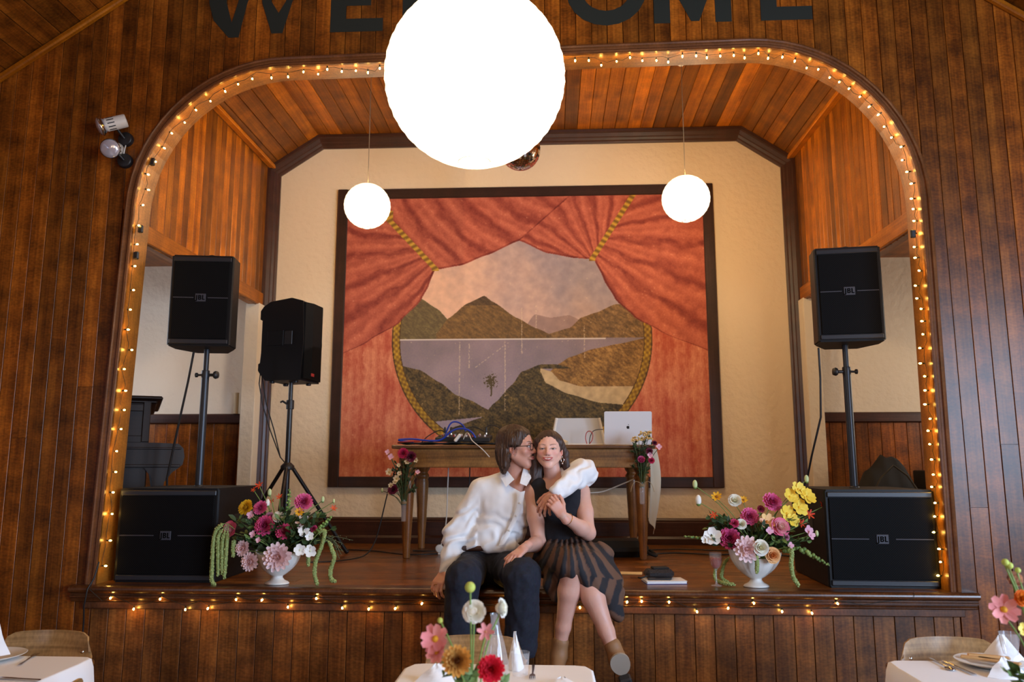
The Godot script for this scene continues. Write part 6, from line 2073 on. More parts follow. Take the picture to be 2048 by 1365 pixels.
func net(mb: MB, prims: Array, cell: float, shade: Callable, warp = null) -> void:
	var lo := Vector3.INF
	var hi := -Vector3.INF
	for p in prims:
		if p[6] < 0: continue
		if p[0] == 0:
			var r: float = maxf(p[3], p[4]) + p[5] * 0.5 + cell * 3
			lo = lo.min(p[1].min(p[2]) - Vector3.ONE * r); hi = hi.max(p[1].max(p[2]) + Vector3.ONE * r)
		else:
			var rr: float = maxf(p[2].x, maxf(p[2].y, p[2].z)) + p[5] * 0.5 + cell * 3
			var ext := Vector3.ONE * rr
			if p[3] == Basis(): ext = p[2] + Vector3.ONE * (p[5] * 0.5 + cell * 3)
			lo = lo.min(p[1] - ext); hi = hi.max(p[1] + ext)
	var nx := int(ceil((hi.x - lo.x) / cell)) + 1
	var ny := int(ceil((hi.y - lo.y) / cell)) + 1
	var nz := int(ceil((hi.z - lo.z) / cell)) + 1
	var F := PackedFloat32Array()
	F.resize(nx * ny * nz)
	F.fill(1.0)
	for p in prims:
		var A: Vector3; var B: Vector3
		var kk: float = p[5]
		var pad := kk + cell * 2.5
		var kind: int = p[0]
		var c: Vector3 = p[1]
		var ba := Vector3.ZERO
		var inv := 0.0
		var ra := 0.0; var rb := 0.0
		var rv := Vector3.ONE
		var tb := Basis()
		var turned := false
		if kind == 0:
			ra = p[3]; rb = p[4]
			var r := maxf(ra, rb) + pad
			A = c.min(p[2]) - Vector3.ONE * r; B = c.max(p[2]) + Vector3.ONE * r
			ba = p[2] - c
			inv = 1.0 / maxf(ba.length_squared(), 1e-9)
		else:
			rv = p[2]
			turned = p[3] != Basis()
			tb = p[3].transposed()
			var ext: Vector3 = rv + Vector3.ONE * pad
			if turned: ext = Vector3.ONE * (maxf(rv.x, maxf(rv.y, rv.z)) + pad)
			A = c - ext; B = c + ext
		var x0 := maxi(0, int((A.x - lo.x) / cell)); var x1 := mini(nx - 1, int((B.x - lo.x) / cell) + 1)
		var y0 := maxi(0, int((A.y - lo.y) / cell)); var y1 := mini(ny - 1, int((B.y - lo.y) / cell) + 1)
		var z0 := maxi(0, int((A.z - lo.z) / cell)); var z1 := mini(nz - 1, int((B.z - lo.z) / cell) + 1)
		var rinv := Vector3(1.0 / rv.x, 1.0 / rv.y, 1.0 / rv.z)
		var op: int = p[6]
		var k2 := maxf(kk, 1e-5)
		for z in range(z0, z1 + 1):
			for y in range(y0, y1 + 1):
				var idx := x0 + nx * (y + ny * z)
				var q := Vector3(lo.x + x0 * cell, lo.y + y * cell, lo.z + z * cell) - c
				for x in range(x0, x1 + 1):
					var d: float
					if kind == 0:
						var t := clampf(q.dot(ba) * inv, 0.0, 1.0)
						d = (q - ba * t).length() - (ra + (rb - ra) * t)
					else:
						var s := (tb * q if turned else q) * rinv
						var k0 := s.length()
						d = k0 * (k0 - 1.0) / maxf((s * rinv).length(), 1e-6)
					var e := F[idx]
					if op > 0:
						var h := clampf(0.5 + 0.5 * (e - d) / k2, 0.0, 1.0)
						F[idx] = e + (d - e) * h - k2 * h * (1.0 - h)
					else:
						d = -d
						var h := clampf(0.5 - 0.5 * (e - d) / k2, 0.0, 1.0)
						F[idx] = e + (d - e) * h + k2 * h * (1.0 - h)
					idx += 1
					q.x += cell
	if warp != null:
		for z in nz:
			for y in ny:
				var idx := nx * (y + ny * z)
				for x in nx:
					if absf(F[idx]) < cell * 3.0:
						F[idx] += warp.call(lo + Vector3(x, y, z) * cell)
					idx += 1
	var I := PackedInt32Array()
	I.resize(nx * ny * nz)
	I.fill(-1)
	var V := PackedVector3Array()
	var sy := nx
	var sz := nx * ny
	var off := [0, 1, sy, sy + 1, sz, sz + 1, sz + sy, sz + sy + 1]
	var cor := [Vector3(0, 0, 0), Vector3(1, 0, 0), Vector3(0, 1, 0), Vector3(1, 1, 0), Vector3(0, 0, 1), Vector3(1, 0, 1), Vector3(0, 1, 1), Vector3(1, 1, 1)]
	var edges := [[0, 1], [2, 3], [4, 5], [6, 7], [0, 2], [1, 3], [4, 6], [5, 7], [0, 4], [1, 5], [2, 6], [3, 7]]
	for z in nz - 1:
		for y in ny - 1:
			var idx := nx * (y + ny * z) - 1
			for x in nx - 1:
				idx += 1
				if absf(F[idx]) > cell * 2.6: continue
				var mask := 0
				for k in 8:
					if F[idx + off[k]] < 0.0: mask += 1
				if mask == 0 or mask == 8: continue
				var sum := Vector3.ZERO
				var cnt := 0
				for e in edges:
					var fa := F[idx + off[e[0]]]; var fb := F[idx + off[e[1]]]
					if (fa < 0.0) != (fb < 0.0):
						sum += cor[e[0]].lerp(cor[e[1]], fa / (fa - fb))
						cnt += 1
				I[idx] = V.size()
				V.append(lo + (Vector3(x, y, z) + sum / cnt) * cell)
	var Q := PackedInt32Array()
	for z in range(1, nz - 1):
		for y in range(1, ny - 1):
			var idx := nx * (y + ny * z)
			for x in range(1, nx - 1):
				idx += 1
				if I[idx] < 0: continue
				var f := F[idx] < 0.0
				if f != (F[idx + 1] < 0.0): quad_of(Q, f, I[idx - sy - sz], I[idx - sz], I[idx], I[idx - sy])
				if f != (F[idx + sy] < 0.0): quad_of(Q, f, I[idx - 1 - sz], I[idx - 1], I[idx], I[idx - sz])
				if f != (F[idx + sz] < 0.0): quad_of(Q, f, I[idx - 1 - sy], I[idx - sy], I[idx], I[idx - 1])
	var N := PackedVector3Array()
	N.resize(V.size())
	for k in range(0, Q.size(), 4):
		var f := (V[Q[k + 2]] - V[Q[k]]).cross(V[Q[k + 3]] - V[Q[k + 1]])
		for j in 4: N[Q[k + j]] += f
	var C := PackedColorArray()
	C.resize(V.size())
	for k in V.size():
		N[k] = N[k].normalized()
		C[k] = shade.call(V[k], N[k])
	for k in range(0, Q.size(), 4):
		for j in [0, 2, 1, 0, 3, 2]:
			var i := Q[k + j]
			mb.v.append(mb.xf * V[i]); mb.n.append((mb.xf.basis * N[i]).normalized()); mb.c.append(C[i]); mb.uv.append(Vector2(V[i].x, V[i].y))


func quad_of(Q: PackedInt32Array, f: bool, a: int, b: int, c: int, d: int) -> void:
	if a < 0 or b < 0 or c < 0 or d < 0: return
	if f: Q.append_array(PackedInt32Array([a, b, c, d]))
	else: Q.append_array(PackedInt32Array([d, c, b, a]))


func lin(r: int, g: int, b: int) -> Color:
	return Color8(r, g, b).srgb_to_linear()


# a hand from the wrist: d points to the knuckles, n out of the back of the hand, side towards the thumb
func hand(wrist: Vector3, d: Vector3, n: Vector3, thumb: float, curl: Array, k := 1.0, tcurl := 0.5) -> Array:
	d = d.normalized()
	n = (n - d * n.dot(d)).normalized()
	var side := d.cross(n) * thumb
	var out := []
	out.append(cap(wrist - d * 0.03, wrist + d * 0.012, 0.0265 * k, 0.026 * k, 0.02))
	var seg := [[0.040, 0.025, 0.020], [0.044, 0.028, 0.021], [0.041, 0.026, 0.020], [0.032, 0.020, 0.018]]
	for f in 4:
		var o: float = (1.5 - f) * 0.0185 * k
		var kn := wrist + d * (0.088 - absf(f - 1) * 0.004) * k + side * o + n * (0.002 - absf(f - 1.4) * 0.002)
		out.append(cap(wrist + d * 0.016 * k + side * o * 0.7, kn, 0.0135 * k, 0.0112 * k, 0.012))
		var dir := (d + side * (1.5 - f) * 0.07).normalized()
		var bend: float = curl[f]
		var p := kn
		var axis := d.cross(n).normalized()
		for s in 3:
			dir = dir.rotated(axis, -bend * (0.75 if s == 0 else 1.0 if s == 1 else 0.7))
			var q: Vector3 = p + dir * (seg[f][s] * k)
			out.append(cap(p, q, (0.0098 - s * 0.0012) * k, (0.0090 - s * 0.0012) * k, 0.004))
			p = q
	var tp := wrist + d * 0.022 * k + side * 0.022 * k - n * 0.006
	var td := (d * 0.72 + side * 0.62 - n * 0.25).normalized()
	var lens := [0.040, 0.030, 0.024]
	for s in 3:
		var q: Vector3 = tp + td * (lens[s] * k)
		out.append(cap(tp, q, (0.0150 - s * 0.0022) * k, (0.0125 - s * 0.0016) * k, 0.008 if s == 0 else 0.004))
		tp = q
		td = (td + (d * 0.5 - side * 0.35 - n * 0.15) * tcurl).normalized()
	return out


func head_prims(smile: float, male: bool) -> Array:
	var p := [
		ell(Vector3(0, 0.037, -0.014), Vector3(0.075, 0.084, 0.096), 0.02),
		ell(Vector3(0, -0.022, 0.026), Vector3(0.063, 0.085, 0.066), 0.03),
		cap(Vector3(0, -0.094, 0.058), Vector3(0, -0.100, 0.062), 0.018, 0.016, 0.022),
		cap(Vector3(-0.038, 0.027, 0.068), Vector3(0.038, 0.027, 0.068), 0.013, 0.013, 0.02),
		cap(Vector3(0, 0.020, 0.084), Vector3(0, -0.022, 0.106), 0.0075, 0.0105, 0.012),
		ell(Vector3(0, -0.028, 0.102), Vector3(0.011, 0.009, 0.010), 0.008),
		cap(Vector3(-0.020, -0.058, 0.082), Vector3(0.020, -0.058, 0.082), 0.010, 0.010, 0.012),
	]
	for s in [-1.0, 1.0]:
		p.append(cap(Vector3(s * 0.056, -0.045, -0.004), Vector3(s * 0.012, -0.098, 0.056), 0.020 if not male else 0.023, 0.016, 0.025))
		p.append(ell(Vector3(s * 0.042, -0.022 + 0.004 * smile, 0.060), Vector3(0.021, 0.018, 0.018), 0.02))
		p.append(ell(Vector3(s * 0.0115, -0.030, 0.095), Vector3(0.0085, 0.0075, 0.0095), 0.006))
		p.append(ell(Vector3(s * 0.032, 0.009, 0.099), Vector3(0.017, 0.011, 0.016), 0.010, -1))
		p.append(ell(Vector3(s * 0.032, 0.006, 0.0755), Vector3(0.0145, 0.0118, 0.0135), 0.003))
		p.append(cap(Vector3(s * 0.018, 0.010, 0.084), Vector3(s * 0.046, 0.010, 0.078), 0.0036, 0.0036, 0.004))
		p.append(ell(Vector3(s * 0.077, -0.006, -0.010), Vector3(0.009, 0.031, 0.018), 0.006, 1, Basis(Vector3.UP, s * 0.35)))
		p.append(ell(Vector3(s * 0.086, -0.002, -0.006), Vector3(0.005, 0.018, 0.009), 0.004, -1))
	# lips follow the mouth's curve
	var up := 0.005 * smile
	for k in 4:
		var x0 := lerpf(-0.024, 0.024, k / 4.0); var x1 := lerpf(-0.024, 0.024, (k + 1) / 4.0)
		var y0 := -0.059 + up * pow(absf(x0) / 0.024, 2.0); var y1 := -0.059 + up * pow(absf(x1) / 0.024, 2.0)
		var z0 := 0.0915 - 14.0 * x0 * x0 + (0.005 if male else 0.0); var z1 := 0.0915 - 14.0 * x1 * x1 + (0.005 if male else 0.0)
		p.append(cap(Vector3(x0, y0 + 0.0035, z0), Vector3(x1, y1 + 0.0035, z1), 0.0042, 0.0042, 0.004))
		p.append(cap(Vector3(x0 * 0.9, y0 - 0.0062, z0 - 0.001), Vector3(x1 * 0.9, y1 - 0.0062, z1 - 0.001), 0.0056, 0.0056, 0.004))
	return p


func inside(v: float, soft := 0.25) -> float:
	# 1 where v < 1, falling to 0 just beyond
	return 1.0 - smoothstep(1.0 - soft, 1.0 + soft, v)


func face_colour(p: Vector3, _nrm: Vector3, male: bool) -> Color:
	var skin := lin(196, 142, 120) if male else lin(222, 172, 152)
	var rosy := lin(190, 112, 96) if male else lin(222, 138, 124)
	var c := skin
	var ax := absf(p.x)
	var grain := crease.get_noise_3d(p.x * 260, p.y * 260, p.z * 260)
	if p.z > 0.03:
		c = c.lerp(rosy, 0.55 * exp(-(pow((ax - 0.040) / 0.018, 2.0) + pow((p.y + 0.022) / 0.014, 2.0))))
		c = c.lerp(rosy, 0.45 * exp(-(pow(ax / 0.012, 2.0) + pow((p.y + 0.026) / 0.012, 2.0))))
		if male:
			# a moustache
			var mo := pow((ax - 0.012) / 0.021, 2.0) + pow((p.y + 0.047 + ax * 0.25) / 0.0075, 2.0)
			c = c.lerp(lin(104, 68, 48), 0.75 * inside(mo, 0.5))
		var my := -0.059 + (0.0 if male else 0.006) * pow(ax / 0.024, 2.0)
		var dy := p.y - my
		if p.z > 0.066:
			var half := 0.024 if male else 0.031
			var lip := pow(ax / half, 2.0) + pow((dy + 0.0018) / (0.0095 if dy > -0.0018 else 0.0105), 2.0)
			c = c.lerp(lin(170, 98, 90) if male else lin(170, 66, 64), inside(lip, 0.22))
			if male: c = c.lerp(lin(110, 54, 50), inside(pow(ax / 0.022, 2.0) + pow(dy / 0.0018, 2.0), 0.5))
			else: c = c.lerp(lin(236, 226, 214), 0.95 * inside(pow(ax / 0.018, 2.0) + pow((dy + 0.0008) / 0.0027, 2.0), 0.35))
		# brows
		var along := clampf((ax - 0.014) / 0.038, 0, 1)
		var by := 0.0275 + 0.006 * sin(along * PI * 0.8)
		var thick := (0.0040 if male else 0.0030) * (1.0 - 0.5 * along)
		c = c.lerp(lin(78, 50, 38), (0.85 if male else 0.85) * inside(absf(p.y - by) / thick, 0.4) * smoothstep(0.010, 0.016, ax) * (1.0 - smoothstep(0.046, 0.054, ax)))
		# eyes
		if p.z > 0.055:
			var ex := (ax - 0.032) / 0.0145; var ey := (p.y - 0.0050 - 0.001 * ex) / (0.0056 if male else 0.0044)
			var er := ex * ex + ey * ey
			c = c.lerp(lin(150, 96, 84), 0.45 * inside(er / 2.6, 0.4))
			c = c.lerp(lin(206, 194, 186), inside(er, 0.3))
			c = c.lerp(lin(62, 56, 50), inside((pow(ax - 0.0315, 2.0) + pow(p.y - 0.0060, 2.0)) / 0.000046, 0.4) * inside(er, 0.3))
			c = c.lerp(lin(54, 34, 28), 0.9 * inside(absf(ey - 0.85 * sqrt(maxf(0.0, 1.0 - ex * ex * 0.75))) / 0.50, 0.5) * inside(absf(ex) / 1.15, 0.2))
		# nostrils
		c = c.lerp(lin(120, 66, 56), 0.7 * inside((pow(ax - 0.0075, 2.0) + pow(p.y + 0.0365, 2.0)) / 0.000010, 0.5) * smoothstep(0.085, 0.092, p.z))
	if ax > 0.066 and p.z < 0.02 and p.z > -0.04 and absf(p.y) < 0.04: c = c.lerp(rosy, 0.5)
	if male:
		var sb := pow((p.z - 0.010) / 0.014, 2.0) + pow((p.y + 0.010) / 0.040, 2.0)
		if ax > 0.045: c = c.lerp(lin(92, 60, 44), (0.55 + grain * 0.5) * inside(sb, 0.5))
	return c


var strand: FastNoiseLite


func hair_colour(p: Vector3, dark: Color, light: Color) -> Color:
	var a := atan2(p.x, p.z + 0.02)
	var s := strand.get_noise_3d(a * 22.0, p.y * 9.0, 0.0) * 0.5 + strand.get_noise_3d(a * 55.0, p.y * 12.0, 9.0) * 0.5
	return dark.lerp(light, clampf(0.38 + s * 1.1, 0.0, 1.0))


func hair_warp(p: Vector3) -> float:
	var a := atan2(p.x, p.z + 0.02)
	return strand.get_noise_3d(a * 20.0, p.y * 8.0, 3.0) * 0.005


var crease: FastNoiseLite


func shirt_fold(p: Vector3) -> float:
	# long soft folds: across the sleeves, fanning from the placket on the trunk
	var q := p
	var f := 0.0
	if p.x < -0.22 and p.y < 1.42: f = sin(p.y * 95.0 - p.x * 60.0 + crease.get_noise_3d(p.x * 14, p.y * 14, p.z * 14) * 5.0) * 0.0062 * smoothstep(1.42, 1.2, p.y)
	elif p.x > 0.16: f = sin((p.x - p.y) * 70.0 + crease.get_noise_3d(p.x * 16, p.y * 16, p.z * 16) * 5.0) * 0.0055
	else: f = sin(p.y * 60.0 + p.x * 38.0 + crease.get_noise_3d(p.x * 12, p.y * 12, p.z * 12) * 6.0) * 0.0075 * smoothstep(1.36, 1.12, p.y)
	return f + crease.get_noise_3d(q.x * 26, q.y * 20, q.z * 26) * 0.005


func build_man() -> void:
	var t := thing("person", "person in a white shirt and navy trousers kissing the companion's cheek", "person")
	var HX := Transform3D(Basis(Vector3.UP, deg_to_rad(72)) * Basis(Vector3.BACK, 0.05), Vector3(0.012, 1.645, -0.004))
	var skin := func(_p, _n): return lin(192, 138, 116)
	var b := MB.new()
	b.xf = HX
	net(b, head_prims(0.0, true), 0.0030, func(p, n): return face_colour(p, n, true))
	b.xf = Transform3D()
	net(b, [cap(Vector3(-0.006, 1.585, -0.030), Vector3(-0.022, 1.44, -0.085), 0.055, 0.062, 0.03), ell(Vector3(0.006, 1.40, -0.062), Vector3(0.065, 0.09, 0.055), 0.04), ell(Vector3(-0.08, 1.28, -0.09), Vector3(0.14, 0.2, 0.09), 0.05), ell(Vector3(-0.16, 1.02, -0.09), Vector3(0.14, 0.12, 0.10), 0.05),
		cap(Vector3(-0.205, 1.40, -0.08), Vector3(-0.347, 1.144, -0.05), 0.045, 0.04), cap(Vector3(-0.347, 1.144, -0.05), Vector3(-0.380, 0.945, 0.055), 0.04, 0.026), cap(Vector3(0.104, 1.44, -0.13), Vector3(0.405, 1.50, -0.06), 0.045, 0.04), cap(Vector3(0.405, 1.50, -0.06), Vector3(0.235, 1.395, 0.155), 0.04, 0.026),
		cap(Vector3(-0.24, 0.97, -0.05), Vector3(-0.26, 0.965, 0.34), 0.07, 0.055), cap(Vector3(-0.26, 0.955, 0.34), Vector3(-0.29, 0.54, 0.28), 0.05, 0.035), cap(Vector3(-0.065, 0.97, -0.05), Vector3(0.055, 0.985, 0.34), 0.07, 0.055), cap(Vector3(0.055, 0.97, 0.34), Vector3(0.042, 0.53, 0.28), 0.05, 0.035)], 0.011, skin)
	var hskin := func(_p, _n): return lin(204, 148, 124)
	net(b, hand(Vector3(-0.392, 0.950, 0.060), Vector3(-0.34, -0.55, 0.62), Vector3(-0.35, 0.6, 0.75), -1.0, [0.75, 0.75, 0.75, 0.8], 1.0, 0.4), 0.0028, hskin)
	net(b, hand(Vector3(0.238, 1.398, 0.152), Vector3(-0.62, -0.66, 0.40), Vector3(-0.3, 0.45, 0.9), 1.0, [0.55, 0.55, 0.6, 0.65], 1.0, 0.6), 0.0028, hskin)
	put("body", b, M.skin, t)
	# hair
	b = MB.new()
	b.xf = HX
	var hp := [ell(Vector3(0, 0.048, -0.024), Vector3(0.088, 0.086, 0.106), 0.02), ell(Vector3(0, -0.035, -0.072), Vector3(0.084, 0.105, 0.054), 0.03)]
	for s in [-1.0, 1.0]:
		hp.append(cap(Vector3(s * 0.062, 0.085, 0.035), Vector3(s * 0.080, 0.020, 0.030), 0.020, 0.012, 0.02))
		hp.append(cap(Vector3(s * 0.078, 0.045, 0.0), Vector3(s * 0.084, -0.10, -0.048), 0.022, 0.018, 0.025))
		hp.append(cap(Vector3(s * 0.060, -0.02, -0.075), Vector3(s * 0.066, -0.135, -0.062), 0.035, 0.018, 0.03))
	hp.append(ell(Vector3(0, -0.035, 0.088), Vector3(0.086, 0.108, 0.066), 0.012, -1))
	hp.append(ell(Vector3(-0.098, -0.012, -0.006), Vector3(0.022, 0.026, 0.022), 0.008, -1))
	net(b, hp, 0.0042, func(p, _n): return hair_colour(p, lin(34, 22, 16), lin(90, 61, 41)), hair_warp)
	put("hair", b, M.hair, t)
	# round glasses
	var gl := MB.new()
	gl.xf = HX
	for s in [-1.0, 1.0]:
		var ring := []
		for k in 21: ring.append(Vector3(s * 0.034 + 0.0215 * cos(TAU * k / 20), 0.004 + 0.020 * sin(TAU * k / 20), 0.103 - absf(s * 0.034 + 0.0215 * cos(TAU * k / 20)) * 0.10))
		gl.tube(ring, 0.0020, 6, false)
		gl.tube([Vector3(s * 0.0555, 0.010, 0.098), Vector3(s * 0.072, 0.010, 0.085), Vector3(s * 0.083, 0.008, 0.03), Vector3(s * 0.087, 0.006, -0.012)], 0.0020, 6)
	gl.tube([Vector3(-0.013, 0.008, 0.103), Vector3(0, 0.012, 0.106), Vector3(0.013, 0.008, 0.103)], 0.0018, 6)
	put("glasses", gl, M.glasses, t)
	# shirt
	b = MB.new()
	var cloth := func(_p, _n): return Color(0.80, 0.80, 0.80)
	net(b, [ell(Vector3(-0.150, 1.115, -0.075), Vector3(0.172, 0.115, 0.130), 0.06), ell(Vector3(-0.075, 1.29, -0.085), Vector3(0.172, 0.185, 0.128), 0.08),
		cap(Vector3(-0.195, 1.400, -0.08), Vector3(-0.035, 1.462, -0.10), 0.062, 0.056, 0.05), cap(Vector3(0.104, 1.435, -0.12), Vector3(-0.02, 1.46, -0.11), 0.065, 0.056, 0.05),
		cap(Vector3(-0.205, 1.395, -0.08), Vector3(-0.347, 1.144, -0.05), 0.068, 0.072, 0.035), cap(Vector3(-0.347, 1.144, -0.05), Vector3(-0.378, 0.975, 0.040), 0.070, 0.048, 0.03), cap(Vector3(-0.377, 0.99, 0.035), Vector3(-0.383, 0.950, 0.058), 0.045, 0.041, 0.006),
		cap(Vector3(0.104, 1.435, -0.12), Vector3(0.395, 1.500, -0.06), 0.070, 0.072, 0.035), cap(Vector3(0.395, 1.500, -0.06), Vector3(0.262, 1.415, 0.125), 0.074, 0.052, 0.03), cap(Vector3(0.272, 1.42, 0.11), Vector3(0.240, 1.40, 0.148), 0.049, 0.044, 0.006),
		ell(Vector3(-0.13, 1.085, -0.02), Vector3(0.165, 0.035, 0.085), 0.03),
		cap(Vector3(-0.005, 1.58, -0.03), Vector3(-0.012, 1.50, -0.07), 0.060, 0.064, 0.008, -1), cap(Vector3(0.010, 1.495, 0.015), Vector3(0.036, 1.405, 0.070), 0.030, 0.007, 0.010, -1)],
		0.0075, cloth, func(p: Vector3) -> float: return shirt_fold(p))
	var sh := put("shirt", b, M.shirt, t)
	# collar points, placket and buttons
	var zc := 0.062
	for f in [[Vector3(-0.094, 1.522, -0.045), Vector3(-0.062, 1.528, -0.010), Vector3(-0.028, 1.490, 0.020), Vector3(-0.004, 1.462, 0.040), Vector3(-0.050, 1.420, 0.062), Vector3(-0.082, 1.468, 0.022)], [Vector3(0.046, 1.525, -0.020), Vector3(0.080, 1.512, -0.030), Vector3(0.092, 1.470, 0.020), Vector3(0.066, 1.425, 0.052), Vector3(0.028, 1.440, 0.054), Vector3(0.036, 1.480, 0.022)]]:
		var m := MB.new()
		var cen := Vector3.ZERO
		for q in f: cen += q / f.size()
		for k in f.size():
			var a: Vector3 = f[k]; var d: Vector3 = f[(k + 1) % f.size()]
			var nn := (d - a).cross(cen - a)
			if nn.z < 0:
				var w := a; a = d; d = w
			m.tri(a, d, cen + Vector3(0, 0, 0.006))
			m.tri(d - Vector3(0, 0, 0.006), a - Vector3(0, 0, 0.006), cen - Vector3(0, 0, 0.002))
			m.quad(a - Vector3(0, 0, 0.006), d - Vector3(0, 0, 0.006), d, a)
		m.col = Color(0.82, 0.82, 0.82)
		put("collar_flap", m, M.shirt_plain, sh)
	var pk := []
	var line := [Vector3(0.042, 1.395, 0.072), Vector3(0.030, 1.33, 0.070), Vector3(0.008, 1.26, 0.062), Vector3(-0.030, 1.18, 0.066), Vector3(-0.075, 1.10, 0.084)]
	for q in smooth(line, 3): pk.append([q + Vector3(0.016, 0.004, -0.004), q + Vector3(0, 0, 0.004), q + Vector3(-0.016, -0.004, -0.002)])
	var pm := MB.new()
	var rev := []
	for row in pk: rev.append([row[2], row[1], row[0]])
	rev.reverse()
	pm.sheet(rev, 0.004)
	put("placket", pm, M.shirt_plain, sh)
	for q in [line[1], line[2], line[3]]:
		var bt := MB.new()
		bt.xf = Transform3D(Basis(Vector3.RIGHT, PI / 2), q + Vector3(0, 0, 0.005))
		bt.lathe([[0.0, 0.0], [0.006, 0.0], [0.006, 0.002], [0.0, 0.003]], 10)
		put("button", bt, M.button, sh)
	# trousers, belt, shoes
	b = MB.new()
	var navy := func(p: Vector3, _n): return Color(0.0105, 0.0125, 0.0225) * (1.0 + 0.5 * crease.get_noise_3d(p.x * 900.0, p.y * 900.0, p.z * 900.0))
	net(b, [ell(Vector3(-0.158, 0.985, -0.09), Vector3(0.190, 0.125, 0.155), 0.05),
		cap(Vector3(-0.240, 0.962, -0.04), Vector3(-0.260, 0.958, 0.33), 0.100, 0.088, 0.03), cap(Vector3(-0.260, 0.950, 0.335), Vector3(-0.290, 0.60, 0.280), 0.090, 0.084, 0.03),
		cap(Vector3(-0.070, 0.962, -0.04), Vector3(0.052, 0.972, 0.33), 0.102, 0.092, 0.03), cap(Vector3(0.052, 0.962, 0.335), Vector3(0.042, 0.60, 0.275), 0.094, 0.088, 0.03),
		ell(Vector3(-0.290, 0.50, 0.28), Vector3(0.14, 0.065, 0.14), 0.004, -1), ell(Vector3(0.042, 0.50, 0.28), Vector3(0.14, 0.065, 0.14), 0.004, -1)],
		0.0085, navy, func(p: Vector3) -> float: return crease.get_noise_3d(p.x * 40.0, p.y * 26.0, p.z * 40.0) * 0.009)
	put("trousers", b, M.trousers, t)
	var bl := []
	for k in 25:
		var a := TAU * k / 24
		bl.append(Vector3(-0.150 + 0.172 * cos(a), 1.082 + 0.010 * cos(a), -0.078 + 0.128 * sin(a)))
	b = MB.new()
	b.tube(bl, 0.017, 8, false)
	put("belt", b, M.belt, t)
	for q in [[Vector3(-0.290, 0.52, 0.285), -0.25], [Vector3(0.042, 0.515, 0.28), 0.15]]:
		b = MB.new()
		var o: Vector3 = q[0]
		var f := Vector3(sin(q[1]), -0.35, cos(q[1])).normalized()
		var shoe := func(_p, _n): return Color(0.016, 0.013, 0.011)
		net(b, [cap(o + Vector3(0, 0.02, -0.02), o - Vector3(0, 0.02, 0.02), 0.045, 0.044, 0.02), cap(o + Vector3(0, -0.03, -0.01), o + f * 0.17 + Vector3(0, -0.03, 0), 0.042, 0.036, 0.03)], 0.008, shoe)
		put("shoe", b, M.leather, t)
	var rg := MB.new()
	var rp := []
	var kc := Vector3(-0.432, 0.886, 0.128)
	for k in 13: rp.append(kc + Vector3(0.0105 * cos(TAU * k / 12), 0.0105 * sin(TAU * k / 12) * 0.8, 0.008 * sin(TAU * k / 12)))
	rg.tube(rp, 0.0018, 6, false)
	put("ring", rg, M.gold, t)


